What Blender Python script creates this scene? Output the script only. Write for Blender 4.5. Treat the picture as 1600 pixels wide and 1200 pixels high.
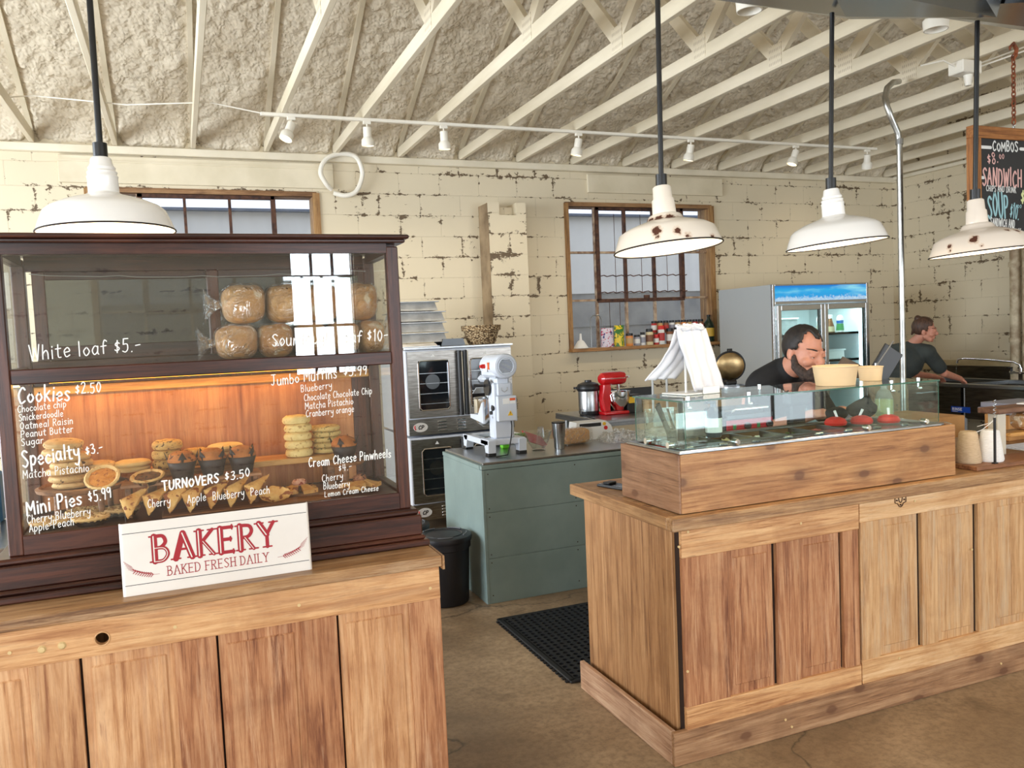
import bpy, bmesh, math, random
from mathutils import Vector, Matrix, noise
from math import sin, cos, pi, radians, sqrt, atan2
random.seed(7)
for o in list(bpy.data.objects): bpy.data.objects.remove(o, do_unlink=True)
SC = bpy.context.scene; COL = SC.collection

# ------------------------------------------------------------------ camera
yaw, pit, rol, F = 0.383193, 0.060562, 0.044136, 1277.9
fw = Vector((sin(yaw)*cos(pit), cos(yaw)*cos(pit), -sin(pit)))
rt = Vector((cos(yaw), -sin(yaw), 0)); dn = fw.cross(rt)
r2 = rt*cos(rol)+dn*sin(rol); d2 = -rt*sin(rol)+dn*cos(rol)
cd = bpy.data.cameras.new('camera'); cam = bpy.data.objects.new('camera', cd); COL.objects.link(cam)
cd.sensor_fit = 'HORIZONTAL'; cd.sensor_width = 36; cd.lens = F/1600*36; cd.clip_start = .05; cd.clip_end = 100
m = Matrix.Identity(4)
for i in range(3):
    m[i][0] = r2[i]; m[i][1] = -d2[i]; m[i][2] = -fw[i]
m[0][3], m[1][3], m[2][3] = 0, 0, 1.62
cam.matrix_world = m; SC.camera = cam

# ------------------------------------------------------------------ world, lights, exposure
SC.view_settings.view_transform = 'Standard'; SC.view_settings.look = 'None'
SC.view_settings.gamma = 1; SC.view_settings.exposure = -0.56; SC.view_settings.use_curve_mapping = False
W = bpy.data.worlds.new('sky'); SC.world = W; W.use_nodes = True
bg = W.node_tree.nodes['Background']; bg.inputs[0].default_value = (.90, .94, 1, 1); bg.inputs[1].default_value = 2.0
def area(name, loc, target, sx, sy, power, col):
    l = bpy.data.lights.new(name, 'AREA'); l.shape = 'RECTANGLE'; l.size = sx; l.size_y = sy; l.energy = power; l.color = col
    o = bpy.data.objects.new(name, l); COL.objects.link(o); o.location = loc
    o.rotation_euler = (Vector(target)-Vector(loc)).to_track_quat('-Z', 'Y').to_euler(); return o
XL, XR, YF, YB, ZT = -3.5, 8.29, -3.5, 7.7, 3.34
DAY = (.82, .91, 1)
# openings in the street wall and the left wall: (x0,x1,z0,z1)
FWIN = [(-3.3, -1.9, .5, 2.7), (1.12, 1.79, 1.28, 2.85), (3.0, 8.0, .3, 2.95)]
LWIN = [(-3.0, 1.0, .5, 3.0), (2.4, 6.4, .7, 3.0)]
for (a, b, c, d), p in zip(FWIN, (220, 95, 330)):
    area('daylight', ((a+b)/2, YF-.24, (c+d)/2), ((a+b)/2, 5, (c+d)/2), b-a, d-c, p, DAY)
for (a, b, c, d), p in zip(LWIN, (320, 660)):
    area('daylight', (XL-.24, (a+b)/2, (c+d)/2), (5, (a+b)/2, (c+d)/2), b-a, d-c, p, DAY)

# ------------------------------------------------------------------ mesh helpers
class M:
    def __init__(s): s.bm = bmesh.new(); s.mi = 0
    def _fin(s, vs):
        fs = set()
        for v in vs:
            for f in v.link_faces: fs.add(f)
        for f in fs: f.material_index = s.mi
        return vs
    def tf(s, vs, mat):
        for v in vs: v.co = mat @ v.co
        return vs
    def box(s, x0, x1, y0, y1, z0, z1, bev=0, R=None, seg=1):
        g = bmesh.ops.create_cube(s.bm, size=1); vs = g['verts']
        for v in vs:
            v.co = Vector(((x0+x1)/2+v.co.x*(x1-x0), (y0+y1)/2+v.co.y*(y1-y0), (z0+z1)/2+v.co.z*(z1-z0)))
        if bev:
            es = list({e for v in vs for e in v.link_edges})
            r = bmesh.ops.bevel(s.bm, geom=es, offset=bev, segments=seg, affect='EDGES', profile=.5)
            vs = list({v for f in r['faces'] for v in f.verts}|{v for v in vs if v.is_valid})
            vs = s._comp(vs)
        if R is not None: s.tf(vs, R)
        return s._fin(vs)
    def _comp(s, vs):
        seen = set(vs); st = list(vs)
        while st:
            v = st.pop()
            for e in v.link_edges:
                w = e.other_vert(v)
                if w not in seen: seen.add(w); st.append(w)
        return list(seen)
    def cone(s, p0, p1, r0, r1=None, seg=16, caps=True):
        p0 = Vector(p0); p1 = Vector(p1); r1 = r0 if r1 is None else r1
        d = p1-p0; L = d.length
        g = bmesh.ops.create_cone(s.bm, cap_ends=caps, segments=seg, radius1=r0, radius2=r1, depth=L)
        Rm = d.to_track_quat('Z', 'Y').to_matrix().to_4x4(); Rm.translation = (p0+p1)/2
        s.tf(g['verts'], Rm); return s._fin(g['verts'])
    def lathe(s, prof, seg=32, c=(0, 0, 0), R=None, fn=None):
        rings = []; vs = []
        for r, z in prof:
            ring = []
            if r < 1e-6:
                v = s.bm.verts.new((c[0], c[1], c[2]+z)); ring = [v]*seg; vs.append(v)
            else:
                for i in range(seg):
                    a = 2*pi*i/seg; k = fn(a, r, z) if fn else 1
                    v = s.bm.verts.new((c[0]+r*k*cos(a), c[1]+r*k*sin(a), c[2]+z)); ring.append(v); vs.append(v)
            rings.append(ring)
        for A, B in zip(rings, rings[1:]):
            for i in range(seg):
                j = (i+1) % seg; q = []
                for v in (A[i], A[j], B[j], B[i]):
                    if v not in q: q.append(v)
                if len(q) > 2:
                    try: s.bm.faces.new(q).material_index = s.mi
                    except ValueError: pass
        if R is not None: s.tf(vs, R)
        return vs
    def tube(s, pts, r, seg=8, closed=False, caps=True):
        pts = [Vector(p) for p in pts]; n = len(pts); rs = r if isinstance(r, (list, tuple)) else [r]*n
        rings = []; up = Vector((0, 0, 1)); prev = None
        for i, p in enumerate(pts):
            a = pts[(i-1) % n] if (i or closed) else p; b = pts[(i+1) % n] if (i < n-1 or closed) else p
            t = (b-a).normalized()
            if prev is None:
                u = t.cross(up)
                if u.length < .05: u = t.cross(Vector((1, 0, 0)))
            else: u = prev - t*prev.dot(t)
            u.normalize(); prev = u; w = t.cross(u)
            rings.append([s.bm.verts.new(p+(u*cos(2*pi*k/seg)+w*sin(2*pi*k/seg))*rs[i]) for k in range(seg)])
        pr = list(zip(rings, rings[1:]))+([(rings[-1], rings[0])] if closed else [])
        for A, B in pr:
            for k in range(seg):
                s.bm.faces.new((A[k], A[(k+1) % seg], B[(k+1) % seg], B[k])).material_index = s.mi
        if caps and not closed:
            s.bm.faces.new(rings[0][::-1]).material_index = s.mi; s.bm.faces.new(rings[-1]).material_index = s.mi
        return [v for R_ in rings for v in R_]
    def ell(s, c, r, sub=3, R=None):
        g = bmesh.ops.create_icosphere(s.bm, subdivisions=sub, radius=1)
        for v in g['verts']: v.co = Vector((v.co.x*r[0], v.co.y*r[1], v.co.z*r[2]))
        if R is not None: s.tf(g['verts'], R)
        for v in g['verts']: v.co += Vector(c)
        return s._fin(g['verts'])
    def prism(s, pts, t, R=None, z0=0):
        """polygon in xy extruded z0..z0+t"""
        a = [s.bm.verts.new((x, y, z0)) for x, y in pts]; b = [s.bm.verts.new((x, y, z0+t)) for x, y in pts]
        n = len(pts); s.bm.faces.new(a[::-1]); s.bm.faces.new(b)
        for i in range(n): s.bm.faces.new((a[i], a[(i+1) % n], b[(i+1) % n], b[i]))
        if R is not None: s.tf(a+b, R)
        return s._fin(a+b)
    def quad(s, *p):
        vs = [s.bm.verts.new(q) for q in p]; s.bm.faces.new(vs).material_index = s.mi; return vs
    def build(s, name, mats, parent=None, smooth=False, loc=None, rotz=0, ang=35):
        bmesh.ops.recalc_face_normals(s.bm, faces=s.bm.faces)
        me = bpy.data.meshes.new(name); s.bm.to_mesh(me); s.bm.free()
        for mm in (mats if isinstance(mats, (list, tuple)) else [mats]): me.materials.append(mm)
        o = bpy.data.objects.new(name, me); COL.objects.link(o)
        if smooth:
            for p in me.polygons: p.use_smooth = True
            try: me.set_sharp_from_angle(angle=radians(ang))
            except Exception: pass
        if parent: o.parent = parent
        if loc is not None: o.location = loc
        o.rotation_euler.z = rotz
        return o
def tag(o, label, cat, group=None, kind=None):
    if label: o['label'] = label
    if cat: o['category'] = cat
    if group: o['group'] = group
    if kind: o['kind'] = kind
    return o
def thing(name, label, cat, loc=(0, 0, 0), rotz=0, group=None):
    o = bpy.data.objects.new(name, None); COL.objects.link(o); o.empty_display_size = .05
    o.location = loc; o.rotation_euler.z = rotz
    return tag(o, label, cat, group)
def struct(o): o['kind'] = 'structure'; return o
def dup(o, loc, rotz=None, label=None, group=None, parent=None, scale=None, rot=None):
    c = o.copy(); COL.objects.link(c); c.location = loc
    if rotz is not None: c.rotation_euler.z = rotz
    if rot is not None: c.rotation_euler = rot
    if scale is not None: c.scale = scale
    if label: c['label'] = label
    if group: c['group'] = group
    for ch in [x for x in bpy.data.objects if x.parent == o]:
        d = ch.copy(); COL.objects.link(d); d.parent = c
        for g in [x for x in bpy.data.objects if x.parent == ch]:
            e = g.copy(); COL.objects.link(e); e.parent = d
    return c
ORD = ['topmost', 'second', 'third', 'fourth', 'fifth', 'sixth', 'seventh', 'eighth', 'ninth', 'tenth', 'eleventh', 'twelfth']
def T3(x, y, z): return Matrix.Translation((x, y, z))
def RX(a): return Matrix.Rotation(a, 4, 'X')
def RY(a): return Matrix.Rotation(a, 4, 'Y')
def RZ(a): return Matrix.Rotation(a, 4, 'Z')

# ------------------------------------------------------------------ materials
def S(c):  # sRGB 0-255 -> linear
    return tuple(((v/255+.055)/1.055)**2.4 if v/255 > .04045 else v/255/12.92 for v in c)+(1,)
class N:
    def __init__(s, name):
        s.m = bpy.data.materials.new(name); s.m.use_nodes = True; s.t = s.m.node_tree
        s.b = s.t.nodes['Principled BSDF']; s.out = s.t.nodes['Material Output']
    def n(s, typ, ins=None, **kw):
        x = s.t.nodes.new(typ)
        for k, v in kw.items(): setattr(x, k, v)
        for k, v in (ins or {}).items():
            if isinstance(v, bpy.types.NodeSocket): s.t.links.new(v, x.inputs[k])
            else: x.inputs[k].default_value = v
        return x
    def l(s, a, b): s.t.links.new(a, b)
    def P(s, **kw):
        for k, v in kw.items():
            k = {'col': 'Base Color', 'rough': 'Roughness', 'metal': 'Metallic', 'spec': 'Specular IOR Level', 'emc': 'Emission Color', 'ems': 'Emission Strength', 'nrm': 'Normal', 'trans': 'Transmission Weight', 'sss': 'Subsurface Weight', 'coat': 'Coat Weight', 'alpha': 'Alpha'}[k]
            if isinstance(v, bpy.types.NodeSocket): s.l(v, s.b.inputs[k])
            else: s.b.inputs[k].default_value = v
        return s.m
    def co(s, scale=(1, 1, 1), kind='Object', rot=(0, 0, 0), loc=(0, 0, 0)):
        tc = s.n('ShaderNodeTexCoord')
        mp = s.n('ShaderNodeMapping', {0: tc.outputs[kind], 'Scale': scale, 'Rotation': rot, 'Location': loc}); return mp.outputs[0]
    def noise(s, vec, scale, detail=4, rough=.55, dist=0):
        return s.n('ShaderNodeTexNoise', {'Vector': vec, 'Scale': scale, 'Detail': detail, 'Roughness': rough, 'Distortion': dist}).outputs[0]
    def ramp(s, fac, stops):
        r = s.n('ShaderNodeValToRGB', {0: fac}); e = r.color_ramp.elements
        while len(e) < len(stops): e.new(.5)
        for el, (p, c) in zip(e, stops): el.position = p; el.color = c if len(c) == 4 else tuple(c)+(1,)
        return r.outputs[0]
    def mix(s, f, a, b, mode='MIX'):
        x = s.n('ShaderNodeMix', data_type='RGBA', blend_type=mode)
        for i, v in ((0, f), (6, a), (7, b)):
            if isinstance(v, bpy.types.NodeSocket): s.l(v, x.inputs[i])
            else: x.inputs[i].default_value = v
        return x.outputs[2]
    def math(s, op, a, b=0, c=0):
        x = s.n('ShaderNodeMath', operation=op)
        for i, v in enumerate((a, b, c)):
            if isinstance(v, bpy.types.NodeSocket): s.l(v, x.inputs[i])
            else: x.inputs[i].default_value = v
        return x.outputs[0]
    def bump(s, h, st=.3, d=.01):
        return s.n('ShaderNodeBump', {'Height': h, 'Strength': st, 'Distance': d}).outputs[0]
MC = {}
def plain(name, c, rough=.5, metal=0, **kw):
    if name not in MC:
        n = N(name); MC[name] = n.P(col=S(c), rough=rough, metal=metal, **kw)
    return MC[name]
def noisy(name, c1, c2, scale=8, rough=.6, bump=.0, metal=0, dist=.004, det=5, stretch=(1, 1, 1)):
    if name not in MC:
        n = N(name); v = n.co(stretch); f = n.noise(v, scale, det)
        n.P(col=n.ramp(f, [(.35, S(c1)), (.65, S(c2))]), rough=rough, metal=metal)
        if bump: n.P(nrm=n.bump(f, bump, dist))
        MC[name] = n.m
    return MC[name]
def wood(name, cd_, cm, cl, axis='x', rough=.5, worn=None, wamt=.5, bump=.25, fine=1, knots=False):
    if name in MC: return MC[name]
    n = N(name); st = {'x': (1, 20, 20), 'y': (20, 1, 20), 'z': (20, 20, 1)}[axis]
    oi = n.n('ShaderNodeObjectInfo')
    tc = n.n('ShaderNodeTexCoord')
    ad = n.n('ShaderNodeVectorMath', {0: tc.outputs['Object'], 1: n.n('ShaderNodeCombineXYZ', {0: n.math('MULTIPLY', oi.outputs['Random'], 7), 1: n.math('MULTIPLY', oi.outputs['Random'], 3), 2: n.math('MULTIPLY', oi.outputs['Random'], 5)}).outputs[0]}, operation='ADD').outputs[0]
    v = n.n('ShaderNodeMapping', {0: ad, 'Scale': st}).outputs[0]
    a = n.noise(v, 1.5*fine, 6, .62, 1.2); b = n.noise(v, 7*fine, 4, .75, .3); big = n.noise(ad, 4.0, 5, .6, .5)
    f = n.math('ADD', n.math('MULTIPLY', a, .6), n.math('MULTIPLY', b, .4))
    c = n.ramp(f, [(.36, S(cd_)), (.47, S(cm)), (.60, S(cl))])
    c = n.mix(n.ramp(big, [(.48, (0, 0, 0)), (.72, (.5, .5, .5))]), c, S(cd_))
    c = n.mix(n.math('MULTIPLY', n.ramp(b, [(.60, (0, 0, 0)), (.68, (1, 1, 1))]), .35), c, n.mix(1.0, c, S((150, 110, 84)), 'MULTIPLY'))
    if worn:
        v2 = n.n('ShaderNodeMapping', {0: ad, 'Scale': {'x': (1.6, 22, 22), 'y': (22, 1.6, 22), 'z': (22, 22, 1.6)}[axis]}).outputs[0]
        w = n.ramp(n.math('MULTIPLY_ADD', n.noise(v2, 1.1, 8, .72, .4), .7, n.math('MULTIPLY', b, .3)), [(.52-wamt*.12, (0, 0, 0)), (.64-wamt*.12, (1, 1, 1))])
        c = n.mix(n.math('MULTIPLY', w, .55), c, S(worn))
    if knots:
        sx = n.n('ShaderNodeSeparateXYZ', {0: ad}); g1, g2 = {'x': (0, 2), 'y': (1, 2), 'z': (2, 0)}[axis]
        kv = n.n('ShaderNodeCombineXYZ', {0: n.math('MULTIPLY', sx.outputs[g1], 3.4), 1: n.math('MULTIPLY', sx.outputs[g2], 5.5), 2: 0}).outputs[0]
        vo = n.n('ShaderNodeTexVoronoi', {'Vector': kv, 'Scale': 1.0, 'Randomness': 1.0}, voronoi_dimensions='2D').outputs['Distance']
        k = n.ramp(n.math('MULTIPLY_ADD', a, .08, vo), [(.11, (1, 1, 1)), (.15, (.45, .45, .45)), (.36, (0, 0, 0))])
        c = n.mix(n.math('MULTIPLY', k, .8), c, S((96, 58, 34)))
    n.P(col=c, rough=rough, nrm=n.bump(f, bump, .003)); MC[name] = n.m; return n.m
def glass(name, tint=(1, 1, 1), refl=1.0, rough=.0, base=.0, dirt=0):
    if name in MC: return MC[name]
    n = N(name); n.t.nodes.remove(n.b)
    tr = n.n('ShaderNodeBsdfTransparent', {0: tuple(tint)+(1,)}); gl = n.n('ShaderNodeBsdfGlossy', {0: (1, 1, 1, 1), 'Roughness': rough})
    fc = n.n('ShaderNodeLayerWeight', {0: .5}).outputs['Facing']; f = n.math('MINIMUM', n.math('MULTIPLY_ADD', n.math('MULTIPLY_ADD', n.math('POWER', fc, 5), .96, .042), refl, base), 1)
    mx = n.n('ShaderNodeMixShader', {0: f, 1: tr.outputs[0], 2: gl.outputs[0]}); o = mx.outputs[0]
    if dirt:
        df = n.n('ShaderNodeBsdfDiffuse', {0: (.8, .8, .8, 1)}); k = n.noise(n.co((1, 1, 1)), 5, 6, .65)
        m2 = n.n('ShaderNodeMixShader', {0: n.math('MULTIPLY', k, dirt), 1: o, 2: df.outputs[0]}); o = m2.outputs[0]
    n.l(o, n.out.inputs[0]); MC[name] = n.m; return n.m
def film(name, tint=(1, 1, 1), white=.25, refl=.5):
    """crinkled clear bag plastic"""
    if name in MC: return MC[name]
    n = N(name); n.t.nodes.remove(n.b)
    v = n.co(); h = n.noise(v, 17, 3, .6, 2.6); bp = n.bump(h, 1.0, .06)
    tr = n.n('ShaderNodeBsdfTransparent', {0: tuple(tint)+(1,)}); gl = n.n('ShaderNodeBsdfGlossy', {0: (1, 1, 1, 1), 'Roughness': .06, 'Normal': bp})
    fr = n.n('ShaderNodeLayerWeight', {0: .5, 'Normal': bp}); fr = n.n('ShaderNodeMath', {0: n.math('POWER', fr.outputs['Facing'], 4), 1: .9, 2: .05}, operation='MULTIPLY_ADD')
    df = n.n('ShaderNodeBsdfDiffuse', {0: (.9, .9, .88, 1)})
    a = n.n('ShaderNodeMixShader', {0: n.math('MULTIPLY', n.ramp(h, [(.45, (0, 0, 0)), (.62, (1, 1, 1))]), white), 1: tr.outputs[0], 2: df.outputs[0]})
    b = n.n('ShaderNodeMixShader', {0: n.math('MINIMUM', n.math('MULTIPLY_ADD', fr.outputs[0], refl, .04), 1), 1: a.outputs[0], 2: gl.outputs[0]})
    n.l(b.outputs[0], n.out.inputs[0]); MC[name] = n.m; return n.m
def emis(name, c, st):
    if name not in MC:
        n = N(name); MC[name] = n.P(col=(0, 0, 0, 1), emc=S(c), ems=st)
    return MC[name]

def wall_mat(name, axes, chips=1.0, c1=(224, 211, 184), c2=(212, 198, 169)):
    """painted concrete block: u = wall direction, v = height; mortar joints, chipped paint beside the joints"""
    n = N(name); tc = n.n('ShaderNodeTexCoord'); sp = n.n('ShaderNodeSeparateXYZ', {0: tc.outputs['Object']})
    u = sp.outputs[axes]; v2 = n.n('ShaderNodeCombineXYZ', {0: u, 1: sp.outputs[2], 2: 0}).outputs[0]
    vv = n.n('ShaderNodeCombineXYZ', {0: sp.outputs[0], 1: sp.outputs[1], 2: sp.outputs[2]}).outputs[0]
    wob = n.n('ShaderNodeTexNoise', {'Vector': vv, 'Scale': 9.0, 'Detail': 5.0})
    wv = n.n('ShaderNodeVectorMath', {0: wob.outputs['Color'], 1: (.5, .5, .5)}, operation='SUBTRACT').outputs[0]
    wv = n.n('ShaderNodeVectorMath', {0: wv, 'Scale': .035}, operation='SCALE').outputs[0]
    v3 = n.n('ShaderNodeVectorMath', {0: v2, 1: wv}, operation='ADD').outputs[0]
    def brick(vec, ms, sm):
        return n.n('ShaderNodeTexBrick', {'Vector': vec, 'Color1': (0, 0, 0, 1), 'Color2': (0, 0, 0, 1), 'Mortar': (1, 1, 1, 1), 'Scale': 1.0, 'Mortar Size': ms, 'Mortar Smooth': sm, 'Brick Width': .406, 'Row Height': .2}, offset=.5, squash=1).outputs['Fac']
    joint = brick(v2, .004, .6)
    near = n.math('ADD', n.math('MULTIPLY', brick(v3, .012, .8), .36), n.math('MULTIPLY', brick(v3, .055, 1.0), .72))
    a = n.noise(vv, 2.6, 3, .5); b = n.noise(n.co((1, 1, 1.6)), 17, 6, .72, .6)
    sc = n.math('ADD', n.math('MULTIPLY', a, .55), n.math('MULTIPLY', b, .75))
    e = n.ramp(n.math('ADD', sc, n.math('MULTIPLY', near, .135)), [(.845-.02*chips, (0, 0, 0)), (.850-.02*chips, (1, 1, 1))])
    fine = n.noise(vv, 60, 3)
    paint = n.mix(n.noise(vv, 1.3, 4), S(c1), S(c2))
    bare = n.mix(fine, S((118, 98, 72)), S((82, 66, 48)))
    col = n.mix(e, n.mix(n.math('MULTIPLY', joint, .16), paint, S((150, 130, 100))), bare)
    h = n.math('SUBTRACT', n.math('SUBTRACT', n.math('MULTIPLY', fine, .12), n.math('MULTIPLY', joint, .5)), n.math('MULTIPLY', e, .6))
    return n.P(col=col, rough=.55, nrm=n.bump(h, .5, .006))
# ------------------------------------------------------------------ the building
m_wallb = wall_mat('painted_block_back', 0, 1.0); m_wallr = wall_mat('painted_block_side', 1, 1.2, (218, 205, 178), (206, 192, 163))
m_cream = noisy('cream_paint', (226, 214, 188), (212, 200, 172), 3, .5, .1)
m_beam = noisy('beam_paint', (232, 222, 200), (216, 205, 180), 2.5, .55, .15, stretch=(1, 1, 1))
# floor
n = N('stained_concrete'); v = n.co()
f1 = n.noise(v, .9, 6, .6, .4); f2 = n.noise(v, 34, 5, .7); f3 = n.noise(v, 3.2, 5, .62, .6)
c = n.ramp(f1, [(.35, S((112, 92, 70))), (.5, S((144, 120, 92))), (.68, S((182, 156, 124)))])
c = n.mix(n.math('MULTIPLY', n.ramp(f2, [(.42, (0, 0, 0)), (.62, (1, 1, 1))]), .5), c, S((100, 80, 58)))
c = n.mix(n.math('MULTIPLY', n.ramp(f3, [(.56, (0, 0, 0)), (.72, (1, 1, 1))]), .6), c, S((84, 68, 50)))
cr = n.n('ShaderNodeTexVoronoi', {'Vector': n.n('ShaderNodeVectorMath', {0: v, 1: n.n('ShaderNodeVectorMath', {0: n.n('ShaderNodeTexNoise', {'Vector': v, 'Scale': 1.6, 'Detail': 6.0}).outputs['Color'], 'Scale': .9}, operation='SCALE').outputs[0]}, operation='ADD').outputs[0], 'Scale': .55}, feature='DISTANCE_TO_EDGE').outputs[0]
ck = n.ramp(cr, [(.001, (1, 1, 1)), (.005, (0, 0, 0))])
c = n.mix(n.math('MULTIPLY', ck, .75), c, S((52, 42, 32)))
n.P(col=c, rough=n.math('MULTIPLY_ADD', f3, .3, .3), nrm=n.bump(n.math('ADD', f2, f3), .25, .004)); m_floor = n.m
b = M(); b.box(XL-.2, XR+.2, YF-.2, YB+.2, -.12, 0); struct(b.build('floor', m_floor))

def wall_rect(b, horiz, fixed0, fixed1, lo, hi, z0, z1, holes):
    """wall slab with rectangular openings; horiz 'x' or 'y' runs lo..hi"""
    us = sorted({lo, hi}|{h[0] for h in holes}|{h[1] for h in holes}); zs = sorted({z0, z1}|{h[2] for h in holes}|{h[3] for h in holes})
    for a, c_ in zip(us, us[1:]):
        for p, q in zip(zs, zs[1:]):
            um, zm = (a+c_)/2, (p+q)/2
            if any(h[0] < um < h[1] and h[2] < zm < h[3] for h in holes): continue
            if horiz == 'x': b.box(a, c_, fixed0, fixed1, p, q)
            else: b.box(fixed0, fixed1, a, c_, p, q)
W1 = (-.63, 1.24, 1.44, 2.99); W2 = (3.79, 5.58, 1.44, 2.95)
b = M(); wall_rect(b, 'x', YB, YB+.2, XL, XR, 0, 3.55, [W1, W2])
bmesh.ops.remove_doubles(b.bm, verts=b.bm.verts, dist=1e-5)
struct(b.build('wall_back', m_wallb))
b = M(); b.box(XR, XR+.2, YF, YB+.2, 0, 3.45)
# gable above the side wall
g = [(YF-.2, 3.45), (YB+.2, 3.45), (2.1, 6.5)]
vs = [b.bm.verts.new((XR+.2*k, y, z)) for k in (0, 1) for y, z in g]
b.bm.faces.new(vs[:3]); b.bm.faces.new(vs[3:]); struct(b.build('wall_right', m_wallr))
b = M(); wall_rect(b, 'y', XL-.2, XL, YF, YB, 0, 3.45, LWIN); vs = [b.bm.verts.new((XL, y, z)) for y, z in g]; b.bm.faces.new(vs)
struct(b.build('wall_left', m_wallr))
b = M(); wall_rect(b, 'x', YF-.2, YF, XL, XR, 0, 3.45, FWIN); struct(b.build('wall_front', m_wallr))
m_sash = plain('dark_sash_paint', (70, 52, 44), .5)
k = 3
for horiz, WL in (('x', FWIN), ('y', LWIN)):
    for (a, c_, z0, z1) in WL:
        b = M(); nn = 3 if c_-a < 1 else max(3, int((c_-a)/.75)); fx = YF-.06 if horiz == 'x' else XL-.06
        def bar(u0, u1, p, q):
            if horiz == 'x': b.box(u0, u1, fx-.02, fx+.02, p, q)
            else: b.box(fx-.02, fx+.02, u0, u1, p, q)
        for i in range(nn+1): u = a+(c_-a)*i/nn; bar(u-.014, u+.014, z0, z1)
        for i in range(4): z = z0+(z1-z0)*i/3; bar(a, c_, z-.014, z+.014)
        w = struct(b.build('window_%d' % k, m_sash)); k += 1

# pilaster on the back wall
b = M(); b.box(2.835, 3.23, 7.45, YB, 0, 2.78); b.box(2.83, 2.95, 7.45, YB, 2.78, 2.9); b.box(3.13, 3.23, 7.45, YB, 2.78, 2.9); b.box(2.95, 3.13, 7.56, YB, 2.78, 2.87)
pil = struct(b.build('wall_pilaster', wall_mat('painted_block_pilaster', 0, 2.2)))
b = M(); b.box(2.826, 2.836, 7.452, YB, 0, 2.895)
for i in range(14): b.box(2.824, 2.827, 7.46, YB, .19+.2*i, .2+.2*i)
b.build('bare_side', noisy('bare_block', (160, 138, 108), (112, 92, 68), 4, .85, .5, det=8), pil)
# ledge, header boards above the windows, corner pipe chase
b = M(); b.box(XL, XR, YB-.07, YB, 3.27, 3.335, .006); struct(b.build('trim_1', m_beam))
b = M(); b.box(-.83, 1.41, YB-.035, YB, 3.03, 3.255, .004); b.box(-.83, 1.41, YB-.045, YB, 3.2, 3.215); struct(b.build('trim_2', m_cream))
b = M(); b.box(4.04, 5.73, YB-.035, YB, 3.06, 3.25, .004); struct(b.build('trim_3', m_cream))
b = M(); b.box(XR-.05, XR, YF, YB, 3.30, 3.34, .004); struct(b.build('trim_4', m_beam))
b = M(); b.cone((XR-.07, 6.05, 0), (XR-.07, 6.05, 3.3), .05, seg=16); b.cone((XR-.07, 5.93, 0), (XR-.07, 5.93, 3.3), .035, seg=16)
for z in (.5, 1.3, 2.1, 2.9): b.cone((XR-.07, 6.05, z), (XR-.07, 6.05, z+.05), .062, seg=16)
struct(b.build('trim_5', noisy('pipe_paint', (205, 190, 160), (150, 128, 100), 9, .6, .3), smooth=True))
b = M(); b.box(XR-.02, XR, 2.0, YB-.02, .98, 1.10, .003); struct(b.build('trim_6', noisy('stone_ledge', (196, 178, 138), (176, 158, 120), 6)))

# windows of the back wall: wooden casing, steel sash, glass panes
m_case = wood('weathered_casing', (80, 50, 30), (136, 98, 62), (170, 132, 92), 'x', .7)
m_casev = wood('weathered_casing_upright', (96, 64, 36), (150, 110, 66), (178, 140, 92), 'z', .7)
m_rust = noisy('rusty_steel', (96, 62, 44), (54, 34, 28), 18, .8, .3)
m_stl = noisy('flaking_sash', (196, 172, 144), (120, 86, 62), 14, .7, .3)
m_wg = glass('window_pane_glass', (.95, .97, 1), .55, .02, dirt=.05)
def back_window(idx, R_, wires):
    x0, x1, z0, z1 = R_
    b = M(); b.box(x0, x1, YB-.0, YB+.2, z1-.03, z1); b.box(x0-.01, x1+.01, YB-.012, YB+.02, z1-.03, z1+.012)
    w = struct(b.build('window_%d' % idx, m_case))
    b = M(); b.box(x0-.025, x0+.022, YB-.02, YB+.2, z0, z1); b.box(x1-.028, x1+.035, YB-.02, YB+.2, z0, z1); b.build('side_casing', m_casev, w)
    b = M(); cw = (x1-x0)/5; rh = (z1-z0)/3
    for i in range(1, 5):
        x = x0+cw*i; b.box(x-.011, x+.011, YB+.05, YB+.09, z0, z1)
    for i in range(1, 3): b.box(x0, x1, YB+.05, YB+.09, z0+rh*i-.011, z0+rh*i+.011)
    b.build('sash_bars', m_stl, w)
    b = M()
    for x in (x0+cw*1.05, x0+cw*4.0): b.box(x-.02, x+.02, YB+.03, YB+.085, z0+rh, z1-.02)
    for z in (z0+rh-.01, z1-.04): b.box(x0+cw, x0+cw*4.03, YB+.03, YB+.085, z-.018, z+.018)
    for i in (2, 3): b.box(x0+cw*i-.012, x0+cw*i+.012, YB+.04, YB+.085, z0+rh, z1)
    b.box(x0+cw*2.55, x0+cw*2.72, YB+.0, YB+.03, z0+rh, z0+rh+.04)
    b.build('opening_sash', m_rust, w)
    b = M(); b.box(x0, x1, YB+.068, YB+.072, z0, z1); b.build('pane', m_wg, w)
    if wires:
        b = M()
        for z in (z0+rh*1.15, z0+rh*1.5):
            b.tube([(x0+cw*1.1+(cw*3)*t/30, YB+.02, z+.008*sin(t*2.1)) for t in range(31)], .006, 6)
        for i in (1.6, 2.5, 3.4): b.tube([(x0+cw*i, YB+.022, z0+rh*1.15), (x0+cw*i, YB+.022, z1-.1)], .003, 6)
        for i in (1.35, 1.7): b.tube([(x0+cw*i, YB+.022, z0), (x0+cw*i, YB+.022, z0+rh*.95)], .003, 6)
        b.build('guard_wire', m_rust, w)
back_window(1, W1, False); back_window(2, W2, True)
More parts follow.
